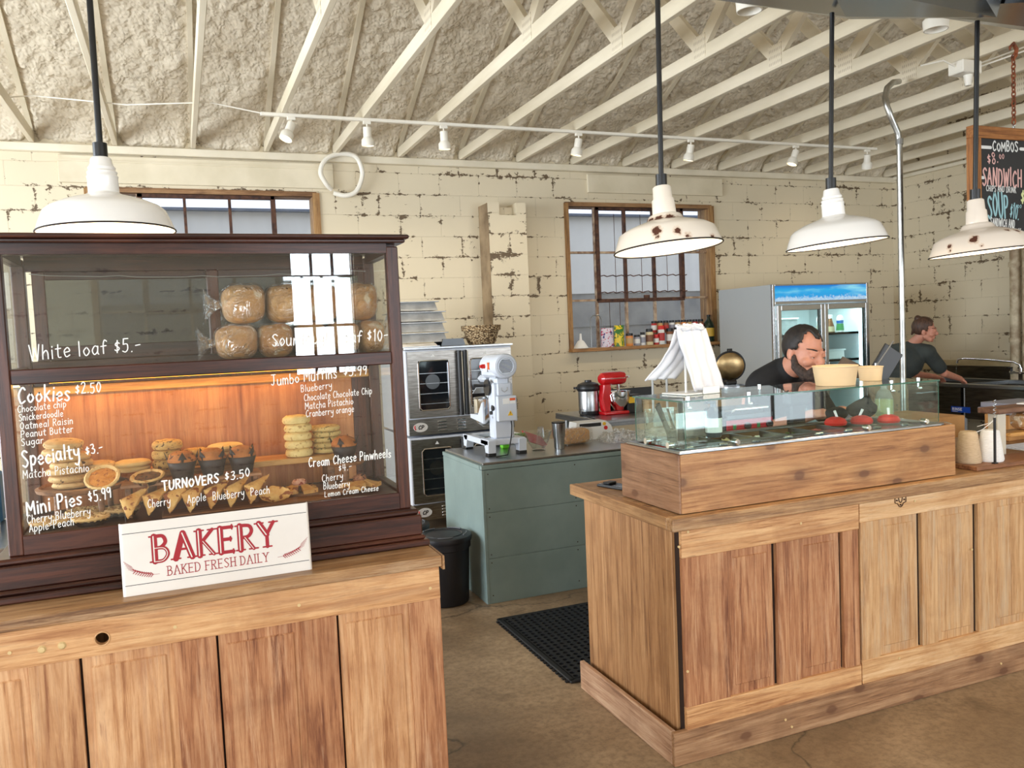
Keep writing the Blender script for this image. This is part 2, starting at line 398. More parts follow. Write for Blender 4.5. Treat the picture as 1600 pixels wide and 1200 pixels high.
b = M(); b.box(W2[0]-.03, W2[1]+.1, YB-.09, YB+.06, 1.405, 1.44, .003); s_ = b.build('window_sill', wood('sill_board', (130, 88, 50), (168, 120, 72), (190, 146, 96), 'x', .6)); s_['kind'] = 'structure'; s_.name = 'trim_7'
b = M(); b.box(W1[0]-.03, W1[1]+.03, YB-.06, YB+.06, 1.405, 1.44, .003); s_ = b.build('trim_8', MC['sill_board']); struct(s_)

# neighbouring shed wall seen through the windows
n = N('shed_siding'); v = n.co(); st = n.n('ShaderNodeTexWave', {'Vector': v, 'Scale': 1.6, 'Distortion': 0.0}, wave_type='BANDS', bands_direction='X').outputs[0]
n.P(col=n.mix(n.noise(v, 3, 4), S((228, 229, 228)), S((212, 214, 216))), rough=.5, nrm=n.bump(st, .3, .02))
b = M(); b.box(-3, 9.5, 10.4, 10.6, 2.15, 3.25); struct(b.build('wall_shed_upper', n.m))
b = M(); b.box(-3, 9.5, 10.42, 10.62, -.1, 2.15); b.box(-3, 9.5, 10.40, 10.42, 1.68, 1.70); struct(b.build('wall_shed_lower', noisy('shed_block', (158, 158, 156), (136, 137, 138), 4, .8, .3)))
b = M(); b.box(-3, 9.5, 10.3, 10.5, 3.23, 3.26); struct(b.build('trim_9', plain('shed_fascia', (90, 104, 128), .5)))
b = M(); b.box(-6, 12, YB+.2, 14, -.14, -.02); struct(b.build('floor_yard', noisy('yard_gravel', (150, 145, 135), (120, 115, 108), 20, .9)))

# sprayed foam roof lining (real relief) between rafters
n = N('spray_foam'); v = n.co(); vo = n.n('ShaderNodeTexVoronoi', {'Vector': n.n('ShaderNodeVectorMath', {0: v, 1: n.n('ShaderNodeVectorMath', {0: n.n('ShaderNodeTexNoise', {'Vector': v, 'Scale': 8.0}).outputs['Color'], 'Scale': .06}, operation='SCALE').outputs[0]}, operation='ADD').outputs[0], 'Scale': 36.0}, feature='SMOOTH_F1').outputs[0]
nf = n.noise(v, 14, 5, .6)
n.P(col=n.ramp(n.noise(v, 4, 5), [(.3, S((210, 197, 174))), (.7, S((226, 214, 192)))]), rough=.8, nrm=n.bump(n.math('ADD', n.math('MULTIPLY', vo, -1.3), nf), .65, .018)); m_foam = n.m
def foam(x0, x1, y0, y1, dx, zf, name, fine=False):
    nx = int((x1-x0)/dx); ny = int((y1-y0)/dx); bm = bmesh.new(); rows = []
    for j in range(ny+1):
        y = y0+(y1-y0)*j/ny; row = []
        for i in range(nx+1):
            x = x0+(x1-x0)*i/nx
            q = Vector((x*5, y*5, 0)); d = noise.noise(q)*.03+noise.noise(q*2.6)*.022+abs(noise.noise(q*5.5))*.022
            ph = ((x-.218)/.61) % 1.0; edge = min(ph, 1-ph)*.61
            d += .085*math.exp(-((YB-y)/.11)**2)
            if fine: d += .030-.55*min(noise.voronoi(Vector((x*21+noise.noise(q)*.8, y*21, 0)), distance_metric='DISTANCE_SQUARED')[0][0], .5)*.09
            row.append(bm.verts.new((x, y, zf(y)-d*(.4 if edge < .05 else 1))))
        rows.append(row)
    for A, B in zip(rows, rows[1:]):
        for i in range(nx): bm.faces.new((A[i], A[i+1], B[i+1], B[i]))
    me = bpy.data.meshes.new(name); bm.to_mesh(me); bm.free(); me.materials.append(m_foam)
    for p in me.polygons: p.use_smooth = True
    o = bpy.data.objects.new(name, me); COL.objects.link(o); return struct(o)
SL = .5
def zr(y): return 3.455+SL*(YB-y) if y > 2.1 else 3.455+SL*(YB-2.1)-SL*(2.1-y)
foam(-2.6, XR, 2.3, YB, .022, zr, 'ceiling', True)
foam(-2.6, XR, YF, 2.3, .12, zr, 'ceiling_dining_side'); foam(XL, -2.6, YF, YB, .12, zr, 'ceiling_left_side')
# roof trusses
def sl(b, x, y0, z0, y1, z1, w=.038, h=.089):
    L = math.hypot(y1-y0, z1-z0); a = atan2(z1-z0, y1-y0)
    b.box(-w/2, w/2, 0, L, -h/2, h/2, R=T3(x, y0, z0) @ RX(a))
m_beam2 = noisy('truss_paint', (228, 217, 194), (206, 194, 168), 5, .6, .25, stretch=(1, .15, 1))
n = N('nail_plate'); v = n.co((1, 60, 24)); dots = n.n('ShaderNodeTexVoronoi', {'Vector': v, 'Scale': 1.0, 'Randomness': .1}).outputs[0]
n.P(col=n.mix(n.ramp(dots, [(.2, (1, 1, 1)), (.35, (0, 0, 0))]), S((226, 215, 192)), S((188, 174, 150))), rough=.5); m_plate = n.m
tr0 = None
for k in range(-5, 14):
    x = .218+.61*k
    if tr0 is None:
        b = M(); b.box(-.019, .019, YF, YB-.01, 3.338, 3.427, .003)
        tr0 = struct(b.build('trim_10', m_beam2))
        b = M(); sl(b, 0, YB, 3.46, 2.1, 3.46+SL*5.6); sl(b, 0, 2.1, 3.46+SL*5.6, YF, 3.46); b.build('top_chord', m_beam2, tr0)
        for a in ((4.56, 3.42, 5.55, 4.46), (4.55, 3.42, 2.25, 5.35), (-.35, 3.42, -1.35, 4.46), (-.35, 3.42, 1.95, 5.35)):
            b = M(); sl(b, 0.0, *a, w=.037); b.build('web', m_beam2, tr0)
        for y in (4.55, -.35):
            b = M(); b.box(-.022, .022, y-.065, y+.065, 3.35, 3.50); b.build('nail_plate', m_plate, tr0)
        tr0.location.x = x; idx = 10
    else:
        idx += 1; c = dup(tr0, (x, 0, 0)); c.name = 'trim_%d' % idx
# ------------------------------------------------------------------ stroke lettering
G = {
'a': (5.2, [[(4.3,5.2),(2.3,6),(.6,3),(1.9,.1),(4,1.8),(4.4,5.8)],[(4.4,5.8),(4.3,1.2),(5,.1)]]), 'b': (5, [[(.9,10),(.6,5),(.6,.2)],[(.6,4),(2.6,6),(4.4,3.4),(3,0),(.6,.6)]]),
'c': (4.8, [[(4.3,4.9),(2.6,6),(.6,3),(2.1,0),(4.4,1)]]), 'd': (5.2, [[(4.1,4.6),(2.2,5.8),(.5,2.8),(2,0),(4.1,2)],[(4.5,10),(4.2,5),(4.4,0)]]),
'e': (5, [[(.7,2.9),(4.3,3.6),(3,6),(.7,3.8),(1.9,0),(4.4,1)]]), 'f': (4.4, [[(4.5,9),(3.1,10),(2.1,7),(2,0)],[(.4,5.4),(4,5.8)]]),
'g': (5.2, [[(4.3,5),(2.1,6),(.6,3.2),(2,.6),(4.2,2.6)],[(4.4,6),(4.4,-1),(2.8,-4),(.7,-3)]]), 'h': (5, [[(.8,10),(.6,5),(.6,0)],[(.6,3.4),(2.7,6),(4,4),(4.2,0)]]),
'i': (2, [[(1,6),(1,0)],[(1,8),(1.1,8.5)]]), 'k': (4.8, [[(.7,10),(.6,0)],[(4.1,6.2),(.9,2.8)],[(1.6,3.5),(4.4,0)]]), 'l': (2.2, [[(1.1,10),(1,0)]]),
'm': (7, [[(.6,6),(.6,0)],[(.6,4),(2,6),(3.1,4.2),(3.2,0)],[(3.2,4),(4.8,6),(6,4),(6.1,0)]]), 'n': (5, [[(.6,6),(.6,0)],[(.6,4),(2.6,6),(4,4),(4.1,0)]]),
'o': (5, [[(2.6,6),(.6,3.2),(2.3,0),(4.5,2.8),(2.6,6)]]), 'p': (5, [[(.8,6),(.6,1),(.6,-4)],[(.6,4),(2.6,6),(4.5,3.5),(2.8,0),(.7,.8)]]),
'r': (4.2, [[(.7,6),(.7,0)],[(.7,3.4),(2,5.6),(3.8,5.5)]]), 's': (4.4, [[(3.9,5.2),(2.2,6),(.9,4.6),(3.5,1.8),(2.3,0),(.5,.8)]]), 't': (4.2, [[(2,9),(1.8,1),(3.6,.3)],[(.3,6.1),(3.8,6.4)]]),
'u': (5, [[(.6,6),(.8,1.2),(2.5,0),(4.1,2),(4.3,6)],[(4.3,6),(4.4,0)]]), 'v': (4.6, [[(.5,6),(2.3,0)],[(2.3,0),(4.2,6)]]), 'w': (6.6, [[(.4,6),(1.7,0)],[(1.7,0),(3.2,5)],[(3.2,5),(4.6,0)],[(4.6,0),(6,6)]]),
'y': (5, [[(.5,6),(.9,2.9),(3,2.3),(4.2,4.5)],[(4.4,6),(4.1,-1),(2.5,-4),(.6,-3)]]), 'x': (4.6, [[(.5,6),(4.2,0)],[(4.2,6),(.5,0)]]),
'A': (6, [[(.4,0),(2.9,10)],[(2.9,10),(5.5,0)],[(1.3,3.6),(4.7,3.6)]]), 'B': (5.6, [[(.8,10),(.8,0)],[(.8,9.9),(3.4,9.8),(4.2,7.4),(2.8,5.5),(.9,5.3)],[(.9,5.3),(3.8,5),(4.8,2.6),(3.4,.2),(.8,0)]]),
'C': (5.8, [[(5,8.6),(3.2,10),(.7,5.5),(2.4,.1),(5.2,1.4)]]), 'D': (6, [[(.8,10),(.8,0)],[(.8,10),(3.8,9.2),(5.2,5),(3.8,.8),(.8,0)]]), 'E': (5.2, [[(.8,10),(.8,0)],[(.8,10),(4.6,10)],[(.8,5.2),(4,5.2)],[(.8,0),(4.7,0)]]),
'F': (5, [[(.8,10),(.8,0)],[(.8,10),(4.6,10)],[(.8,5.2),(4,5.2)]]), 'H': (5.8, [[(.8,10),(.8,0)],[(5,10),(5,0)],[(.8,5.1),(5,5.1)]]), 'I': (2.6, [[(1.3,10),(1.3,0)]]), 'J': (5.4, [[(.8,10),(5,10)],[(3.2,10),(3.1,2),(1.8,0),(.4,1)]]),
'K': (5.6, [[(.8,10),(.8,0)],[(5,10),(.9,4.4)],[(2,5.6),(5.2,0)]]), 'L': (5, [[(.8,10),(.8,0)],[(.8,0),(4.5,0)]]), 'M': (7, [[(.6,0),(.9,10)],[(.9,10),(3.5,3.6)],[(3.5,3.6),(6,10)],[(6,10),(6.4,0)]]),
'N': (6, [[(.7,0),(.7,10)],[(.7,10),(5.2,0)],[(5.2,0),(5.2,10)]]), 'O': (6, [[(3,10),(.6,5),(3,0),(5.4,5),(3,10)]]), 'P': (5.4, [[(.8,10),(.8,0)],[(.8,10),(3.8,9.6),(4.6,7.2),(3.4,5),(.9,4.6)]]),
'R': (5.6, [[(.8,10),(.8,0)],[(.8,10),(3.8,9.6),(4.6,7.4),(3.4,5.3),(.9,5)],[(2.4,5),(5,0)]]), 'S': (5.2, [[(4.6,8.8),(2.6,10),(.8,7.8),(4.4,3),(2.6,0),(.5,1.2)]]), 'T': (5.6, [[(.3,10),(5.3,10)],[(2.8,10),(2.8,0)]]),
'U': (5.8, [[(.8,10),(.8,3),(2.8,0),(5,3),(5,10)]]), 'V': (5.6, [[(.4,10),(2.8,0)],[(2.8,0),(5.2,10)]]), 'W': (7.4, [[(.4,10),(2,0)],[(2,0),(3.7,8)],[(3.7,8),(5.4,0)],[(5.4,0),(7,10)]]), 'Y': (5.6, [[(.4,10),(2.8,5)],[(5.2,10),(2.8,5)],[(2.8,5),(2.8,0)]]),
'0': (5, [[(2.5,9.6),(.6,5),(2.5,0),(4.4,5),(2.5,9.6)]]), '1': (3, [[(.6,8),(1.8,9.8)],[(1.8,9.8),(1.8,0)]]), '2': (5, [[(.7,8),(2.5,9.8),(4.1,7.4),(.6,0)],[(.6,0),(4.6,.2)]]), '3': (5, [[(.8,9),(3.2,9.6),(3.6,7),(2,5.2)],[(2,5.2),(4.3,3.6),(3,.2),(.5,.9)]]),
'4': (5, [[(3.4,0),(3.6,10)],[(1.2,9.6),(.6,4)],[(.6,4),(4.8,4.4)]]), '5': (5, [[(4.2,9.6),(1.1,9.6)],[(1.1,9.6),(.9,5.6)],[(.9,5.6),(3.6,5.6),(4,2),(2.4,0),(.5,.8)]]), '8': (5, [[(4,8.6),(2.4,9.8),(1,7.8),(4,3),(2.4,0),(.7,2.2),(3.9,7.4),(4,8.6)]]),
'9': (5, [[(4.2,8.4),(2.2,9.8),(.7,7.2),(2.4,5),(4.2,8)],[(4.3,9),(4,4),(3.4,0)]]), '$': (4.6, [[(3.8,6.8),(2,7.4),(1,5.8),(3.6,3.6),(2.2,1.8),(.6,2.6)],[(2.4,8.8),(2.1,.6)]]), '.': (1.8, [[(.8,.1),(1,.5)]]), '-': (4.4, [[(.6,4.4),(3.8,4.8)]]), '!': (2, [[(1, 10), (1, 3)], [(1, .4), (1, 0)]]), ' ': (3, [])}
def catmull(P, k=5):
    if len(P) < 3: return P
    out = []
    for i in range(len(P)-1):
        p0 = P[max(i-1, 0)]; p1 = P[i]; p2 = P[i+1]; p3 = P[min(i+2, len(P)-1)]
        for j in range(k):
            t = j/k
            out.append(tuple(.5*((2*b)+(-a+c)*t+(2*a-5*b+4*c-d)*t*t+(-a+3*b-3*c+d)*t**3) for a, b, c, d in zip(p0, p1, p2, p3)))
    return out+[P[-1]]
RB = [0]
def ribbon(bm, P, w, fn0):
    """flat round-ended stroke; fn maps 2-D to 3-D"""
    RB[0] = (RB[0]+1) % 8; off_ = Vector((-.00007, -.00007, 0))*RB[0]; fn = lambda p, q: Vector(fn0(p, q))+off_
    n_ = len(P); L = []; Rr = []
    for i in range(n_):
        a = Vector(P[max(i-1, 0)]); b = Vector(P[min(i+1, n_-1)]); t = (b-a)
        if t.length < 1e-9: t = Vector((1, 0))
        t.normalize(); nn = Vector((-t.y, t.x)); p = Vector(P[i]); ww = w/2
        L.append(bm.verts.new(fn(*(p+nn*ww)))); Rr.append(bm.verts.new(fn(*(p-nn*ww))))
    for i in range(n_-1): bm.faces.new((L[i], L[i+1], Rr[i+1], Rr[i]))
    for (i, j, sgn) in ((0, 1, -1), (n_-1, n_-2, 1)):
        p = Vector(P[i]); t = (p-Vector(P[j])).normalized() if (p-Vector(P[j])).length > 1e-9 else Vector((1, 0))
        base = atan2(t.y, t.x); vs = [bm.verts.new(fn(p.x+w/2*cos(base+q), p.y+w/2*sin(base+q))) for q in (-pi/2, -pi/4, 0, pi/4, pi/2)]
        bm.faces.new(vs)
def text_w(s): return sum(G.get(ch, (4, []))[0]+1 for ch in s)
def write(bm, s, x0, z0, x1, z1, h, w, y, jit=.25, italic=.08, mapf=None):
    """hand lettering from (x0,z0) to (x1,z1) on the plane at depth y"""
    tw = text_w(s); sx = math.hypot(x1-x0, z1-z0)/tw; sz = h/10; ang = atan2(z1-z0, x1-x0); cx = 0; rnd = random.Random(s)
    mapf = mapf or (lambda u, v: (u, y, v))
    for ch in s:
        gw, st = G.get(ch, (4, [])); jz = rnd.uniform(-jit, jit)*2; jr = rnd.uniform(-jit, jit)*.15; js = 1+rnd.uniform(-jit, jit)*.3
        for P in st:
            Q = []
            for (u, v) in catmull(P):
                v_ = v*js+jz; u_ = u+(v*italic)+jr*v
                U = (cx+u_)*sx; V = v_*sz
                Q.append((x0+U*cos(ang)-V*sin(ang), z0+U*sin(ang)+V*cos(ang)))
            ribbon(bm, Q, w, lambda a, b: mapf(a, b))
        cx += gw+1

# ------------------------------------------------------------------ front counters of reclaimed doors
m_top = wood('counter_top_wood', (104, 70, 42), (150, 108, 68), (184, 142, 96), 'x', .45, worn=(196, 166, 130), wamt=.1)
m_top_y = wood('counter_top_wood_side', (104, 70, 42), (150, 108, 68), (184, 142, 96), 'y', .45)
m_rail = wood('stripped_rail', (150, 94, 52), (204, 150, 98), (228, 182, 130), 'x', .6, worn=(140, 80, 44), wamt=.15)
m_stile = wood('stripped_stile', (144, 90, 54), (190, 138, 92), (214, 168, 122), 'z', .6, worn=(140, 84, 54), wamt=.0)
m_panel = wood('stripped_panel', (150, 94, 54), (200, 146, 98), (222, 176, 130), 'z', .6, worn=(150, 92, 60), wamt=.05)
m_redst = wood('red_stained_stile', (112, 62, 36), (168, 110, 70), (200, 148, 104), 'z', .6, worn=(208, 166, 128), wamt=.0)
m_pale = wood('pale_rail', (176, 122, 72), (212, 164, 112), (232, 194, 148), 'x', .6, worn=(180, 128, 80), wamt=.1)
m_palep = wood('pale_panel', (156, 108, 66), (196, 148, 98), (216, 174, 126), 'z', .6, worn=(190, 168, 140), wamt=.2)
m_plinth = wood('plinth_board', (110, 74, 48), (154, 112, 76), (182, 142, 104), 'x', .6, knots=True)
m_plinthy = wood('plinth_board_side', (128, 90, 64), (176, 134, 102), (202, 166, 134), 'y', .6)
m_side = wood('side_boards', (118, 76, 44), (168, 120, 76), (192, 146, 100), 'z', .5, worn=(134, 92, 56), wamt=.1)
m_gap = plain('dark_gap', (46, 28, 18), .8)
m_nail = plain('putty_plug', (214, 184, 130), .5)
def panel_front(root, yf, x0, x1, zb, zt, rails, cols, mr, mb_, z_lo_rail, z_hi_rail, rebate=.011):
    """frame-and-panel face: cols = [(x0,x1,kind)], kind 's' stile, 'p' panel, 'g' open groove"""
    b = M(); b.box(x0, x1, yf+.02, yf+.03, zb, zt); b.build('backing', m_gap, root)
    b = M(); b.box(x0, x1, yf, yf+.02, z_hi_rail, zt, .002); b.build('rail', mr, root)
    if z_lo_rail > zb: b = M(); b.box(x0, x1, yf, yf+.02, zb, z_lo_rail, .002); b.build('rail', mb_, root)
    for a, c_, kd, mm in cols:
        if kd == 's': b = M(); b.box(a, c_, yf, yf+.02, z_lo_rail, z_hi_rail, .0015); b.build('stile', mm, root)
        elif kd == 'p':
            b = M(); b.box(a, c_, yf+rebate, yf+.02, z_lo_rail, z_hi_rail)
            w_ = .022; b.box(a+w_, c_-w_, yf+rebate-.004, yf+.02, z_lo_rail+w_+.01, z_hi_rail-w_-.01, .0035); b.build('panel', mm, root)
# left (bakery) counter
LC = thing('counter', 'long wooden bakery counter faced with stripped brown panelled doors, holding the pastry case', 'counter', (0, 2.485, 0))
def rel(o, root): o.location = Vector((0, 0, 0))-root.location; return o
X = [-1.6, -1.5, -1.28, -1.18, -.95, -.85, -.62]
b = M(); b.box(-1.7, .728, 2.465, 3.16, .895, .93, .003); rel(b.build('countertop', m_top, LC), LC)
b = M(); b.box(.692, .722, 2.505, 3.13, 0, .895); b.box(.69, .724, 2.495, 2.507, 0, .895); rel(b.build('side_panel', m_side, LC), LC)
b = M(); b.box(.729, .736, 2.465, 3.16, .885, .9285); rel(b.build('edge_strip', m_top_y, LC), LC)
b = M(); b.box(-1.6, .69, 3.10, 3.13, 0, .895); rel(b.build('back_panel', m_side, LC), LC)
kids0 = set(bpy.data.objects)
cols = [(-1.622, -1.413, 'p', m_panel), (-1.413, -1.256, 's', m_stile), (-1.256, -1.025, 'p', m_panel), (-1.025, -0.900, 's', m_stile), (-0.900, -0.753, 'p', m_panel), (-0.748, -0.628, 's', m_stile), (-0.628, -0.431, 'p', m_panel), (-0.431, -0.310, 's', m_stile), (-0.303, -0.070, 'p', m_panel), (-0.070, 0.044, 's', m_redst), (0.050, 0.284, 'p', m_redst), (0.284, 0.391, 's', m_redst), (0.398, 0.618, 'p', m_panel), (0.618, 0.722, 's', m_redst)]
# top rail with lock hole, cut as an octagonal ring
b = M(); hx, hz, hr = -.249, .833, .0175
b.box(-1.6, hx-.03, 2.485, 2.505, .788, .893); b.box(hx+.03, .722, 2.485, 2.505, .788, .893)
seg = 24; inn = []; outr = []
for i in range(seg):
    a = 2*pi*i/seg+pi/4; s_ = 1/max(abs(cos(a)), abs(sin(a)))
    outr.append((hx+.03*cos(a)*s_, .8405+.0525*sin(a)*s_)); inn.append((hx+hr*cos(a), hz+hr*sin(a)))
for y_ in (2.485,):
    A = [b.bm.verts.new((x, y_, z)) for x, z in outr]; B = [b.bm.verts.new((x, y_, z)) for x, z in inn]; C_ = [b.bm.verts.new((x, y_+.02, z)) for x, z in inn]
    for i in range(seg):
        j = (i+1) % seg; b.bm.faces.new((A[i], A[j], B[j], B[i])); b.bm.faces.new((B[i], B[j], C_[j], C_[i]))
rel(b.build('rail', m_rail, LC), LC)
b = M(); b.tube([(hx+.019*cos(2*pi*i/20), 2.4845, hz+.019*sin(2*pi*i/20)) for i in range(20)], .0022, 6, closed=True); rel(b.build('hole_ring', m_pale, LC), LC)
b = M(); b.box(-1.6, .72, 2.507, 2.515, 0, .788); b.box(-1.6, hx-.03, 2.507, 2.515, .782, .893); b.box(hx+.03, .72, 2.507, 2.515, .782, .893); rel(b.build('backing', m_gap, LC), LC)
for a, c_, kd, mm in cols:
    b = M()
    if kd == 's': b.box(a, c_, 2.486, 2.506, .12, .7875, .0015); nm = 'stile'
    else:
        b.box(a, c_, 2.496, 2.507, .12, .7875); b.box(a+.02, c_-.02, 2.491, 2.506, .16, .757, .004); nm = 'panel'
    rel(b.build(nm, mm, LC), LC)
b = M(); b.box(-1.6, .722, 2.482, 2.507, 0, .12, .002); rel(b.build('rail', m_rail, LC), LC)
for (x, z) in ((-.395, .830), (-.347, .832)):
    b = M(); b.lathe([(0, .006), (.007, .005), (.011, 0)], 12, R=T3(x, 2.485, z) @ RX(pi/2)); rel(b.build('bolt_stub', m_nail, LC, smooth=True), LC)
for (x, z) in ((-.063, .833), (.282, .838), (.69, .825), (-.47, .835)):
    b = M(); b.cone((x, 2.4865, z), (x, 2.4835, z), .005, seg=10); rel(b.build('plug', m_nail, LC), LC)

# right (sandwich) counter
RC = thing('counter', 'sandwich counter with two reclaimed panelled doors on a wide plinth, under the glass guard', 'counter', (1.6, 2.51, 0))
X1 = 4.9
def R_(nm, b, m_, **k): return rel(b.build(nm, m_, RC, **k), RC)
b = M(); b.box(1.592, X1, 2.508, 2.53, 0, .128, .003); R_('plinth', b, m_plinth)
b = M(); b.box(1.592, 1.614, 2.53, 3.275, 0, .128, .003); R_('plinth', b, m_plinthy)
b = M(); b.box(1.600, X1, 2.484, 2.53, .882, .93, .003); R_('edge_board', b, m_top)
b = M(); b.box(1.600, 1.64, 2.53, 3.325, .882, .93, .003); R_('edge_board', b, m_top_y)
b = M(); b.box(1.64, X1, 2.53, 3.325, .892, .929, .002); R_('countertop', b, m_top)
ys = [2.60, 2.77, 2.95, 3.10, 3.27]
for i, (a, c_) in enumerate(zip(ys, ys[1:])):
    b = M(); b.box(1.642, 1.662, a+.0008, c_-.0008, .10, .885, .0015); R_('side_board', b, m_side)
b = M(); b.box(1.636, 1.662, 2.555, 2.60, .10, .885, .003); R_('corner_post', b, m_side)
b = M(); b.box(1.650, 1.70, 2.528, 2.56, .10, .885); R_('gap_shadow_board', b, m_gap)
b = M(); b.box(1.662, X1, 3.25, 3.27, 0, .885); R_('back_panel', b, m_side)
D1 = [(1.652, 1.851, 's', m_redst), (1.851, 2.065, 'p', m_redst), (2.082, 2.190, 's', m_redst), (2.190, 2.399, 'p', m_redst), (2.412, 2.492, 's', m_redst)]
def door(x0, x1, cols, mr, mb_, zb, zlo, zhi, zt, lab):
    b = M(); b.box(x0+.01, x1-.01, 2.533, 2.545, zb, zt); d = R_('door', b, m_gap); d['label'] = lab
    def q(nm, b, m_): o = b.build(nm, m_, d); return o
    b = M(); b.box(x0, x1, 2.511, 2.533, zhi, zt, .002); q('rail', b, mr)
    b = M(); b.box(x0, x1, 2.511, 2.533, zb, zlo, .002); q('rail', b, mb_)
    for a, c_, kd, mm in cols:
        b = M()
        if kd == 's': b.box(a, c_, 2.512, 2.533, zlo, zhi, .0015); q('stile', b, mm)
        else:
            b.box(a, c_, 2.523, 2.534, zlo, zhi); b.box(a+.028, c_-.02, 2.519, 2.533, zlo+.035, zhi-.03, .004); q('panel', b, mm)
door(1.652, 2.497, D1, m_rail, m_rail, .116, .212, .773, .881, 'red-brown stripped door panel')
D2 = [(2.503, 2.60, 's', m_palep), (2.60, 2.822, 'p', m_palep), (2.840, 2.93, 's', m_palep), (2.93, 3.152, 'p', m_palep), (3.172, 3.27, 's', m_palep), (3.27, 3.5, 'p', m_palep), (3.517, 3.6, 's', m_palep), (3.6, 3.75, 'p', m_palep)]
door(2.502, 3.76, D2, m_pale, m_pale, .128, .225, .797, .893, 'paler yellow stripped door panel')
door(3.765, 4.88, [(3.765, 3.86, 's', m_palep), (3.86, 4.25, 'p', m_palep), (4.27, 4.37, 's', m_palep), (4.37, 4.78, 'p', m_palep), (4.78, 4.88, 's', m_palep)], m_pale, m_pale, .128, .225, .797, .893, 'far pale door panel')
# old hasp ghost plate
m_iron = plain('dark_iron', (74, 48, 34), .6, .5)
b = M(); b.tube([(2.705, 2.509, .878), (2.69, 2.509, .878), (2.69, 2.509, .856), (2.704, 2.509, .852), (2.712, 2.509, .84), (2.72, 2.509, .837), (2.728, 2.509, .84), (2.736, 2.509, .852), (2.75, 2.509, .856), (2.75, 2.509, .878), (2.735, 2.509, .878)], .0018, 6)
b.tube([(2.709, 2.509, .878), (2.713, 2.509, .86), (2.72, 2.509, .855), (2.727, 2.509, .86), (2.731, 2.509, .878)], .0018, 6)
for x, z in ((2.70, .866), (2.74, .866), (2.72, .846)): b.cone((x, 2.511, z), (x, 2.507, z), .0035, seg=8)
R_('hasp_plate', b, m_iron)
for x, z in ((2.80, .852), (2.2, .835), (1.66, .35), (3.13, .60), (1.68, .87), (2.7, .20), (2.10, .07), (2.13, .035), (3.3, .06), (1.64, .82)):
    b = M(); b.cone((x, 2.513, z), (x, 2.508 if z > .13 else 2.505, z), .005, seg=10); R_('plug', b, m_nail)

# knotty pine box that carries the glass guard
m_pine = wood('stained_pine', (124, 76, 40), (170, 118, 70), (198, 150, 98), 'x', .42, knots=True, bump=.1, worn=(160, 108, 60), wamt=.1)
m_pines = wood('stained_pine_side', (104, 70, 46), (142, 102, 72), (164, 124, 92), 'y', .42, knots=True, bump=.1)
BX = thing('refrigerated_prep_rail', 'knotty pine boxed topping rail with steel rim on the sandwich counter', 'prep rail', (1.67, 2.53, .93))
def P_(nm, b, m_, par=BX, **k):
    o = b.build(nm, m_, par, **k); o.location = Vector((0, 0, 0))-BX.location if par == BX else Vector((0, 0, 0)); return o
b = M(); b.box(1.672, 3.062, 2.53, 2.549, .932, 1.150, .0015); P_('front_board', b, m_pine)
b = M(); b.box(1.664, 1.683, 2.534, 2.957, .932, 1.150, .0015); P_('side_board', b, m_pines)
b = M(); b.box(3.043, 3.062, 2.549, 2.957, .932, 1.150, .0015); P_('side_board', b, m_pines)
b = M(); b.box(1.683, 3.043, 2.938, 2.957, .932, 1.150, .0015); P_('back_board', b, m_pine)
b = M(); b.box(1.683, 3.043, 2.549, 2.938, .932, .95); P_('floor_board', b, m_pine)
m_steel = noisy('brushed_steel', (188, 190, 192), (150, 152, 154), 30, .28, .05, 1.0, stretch=(1, 20, 20))
m_steeld = plain('dark_steel', (96, 98, 100), .35, 1)
m_chrome = plain('chrome', (230, 232, 235), .08, 1)
b = M()
b.box(1.672, 2.99, 2.534, 2.556, 1.150, 1.163, .003); b.box(1.676, 1.70, 2.556, 2.93, 1.150, 1.160, .003); b.box(1.70, 2.99, 2.90, 2.945, 1.150, 1.158, .003); b.box(2.965, 3.03, 2.556, 2.93, 1.150, 1.158, .002)
P_('steel_rim', b, m_steel)
b = M()
px = [1.70+i*.158 for i in range(9)]
b.box(1.70, 2.965, 2.556, 2.90, 1.00, 1.005)
for x in px: b.box(x-.008, x+.008, 2.556, 2.90, 1.005, 1.152)
b.box(1.70, 2.965, 2.715, 2.73, 1.005, 1.152)
P_('pan_dividers', b, m_steel)
foods = [((196, 60, 44), 'chopped tomato'), ((120, 160, 60), 'lettuce'), ((236, 220, 170), 'cheese'), ((226, 226, 210), 'onion'), ((70, 90, 40), 'pickles'), ((214, 120, 110), 'ham'), ((230, 200, 90), 'mustard'), ((240, 236, 224), 'mayo')]
for i, (cf, nm) in enumerate(foods):
    b = M(); x = px[i]+.008; b.box(x, x+.142, 2.73, 2.90, 1.09, 1.12)
    for q in range(40): b.box(0, .022, 0, .016, 0, .008, R=T3(x+.01+random.random()*.11, 2.74+random.random()*.14, 1.118+random.random()*.008) @ RZ(random.random()*3) @ RX(random.random()*.6))
    o = b.build('food_pan_filling', plain('filling_'+nm.replace(' ', '_'), cf, .6)); tag(o, 'steel pan of %s in the topping rail, %s from the left end' % (nm, ['first', 'second', 'third', 'fourth', 'fifth', 'sixth', 'seventh', 'eighth'][i]), 'food', 'toppings in the prep rail')
for i in range(8):
    b = M(); x = px[i]+.008; b.box(x+.002, x+.140, 2.560, 2.712, 1.148, 1.151, .001); b.box(x+.05, x+.09, 2.625, 2.64, 1.151, 1.162, .003)
    P_('pan_lid', b, m_steel)
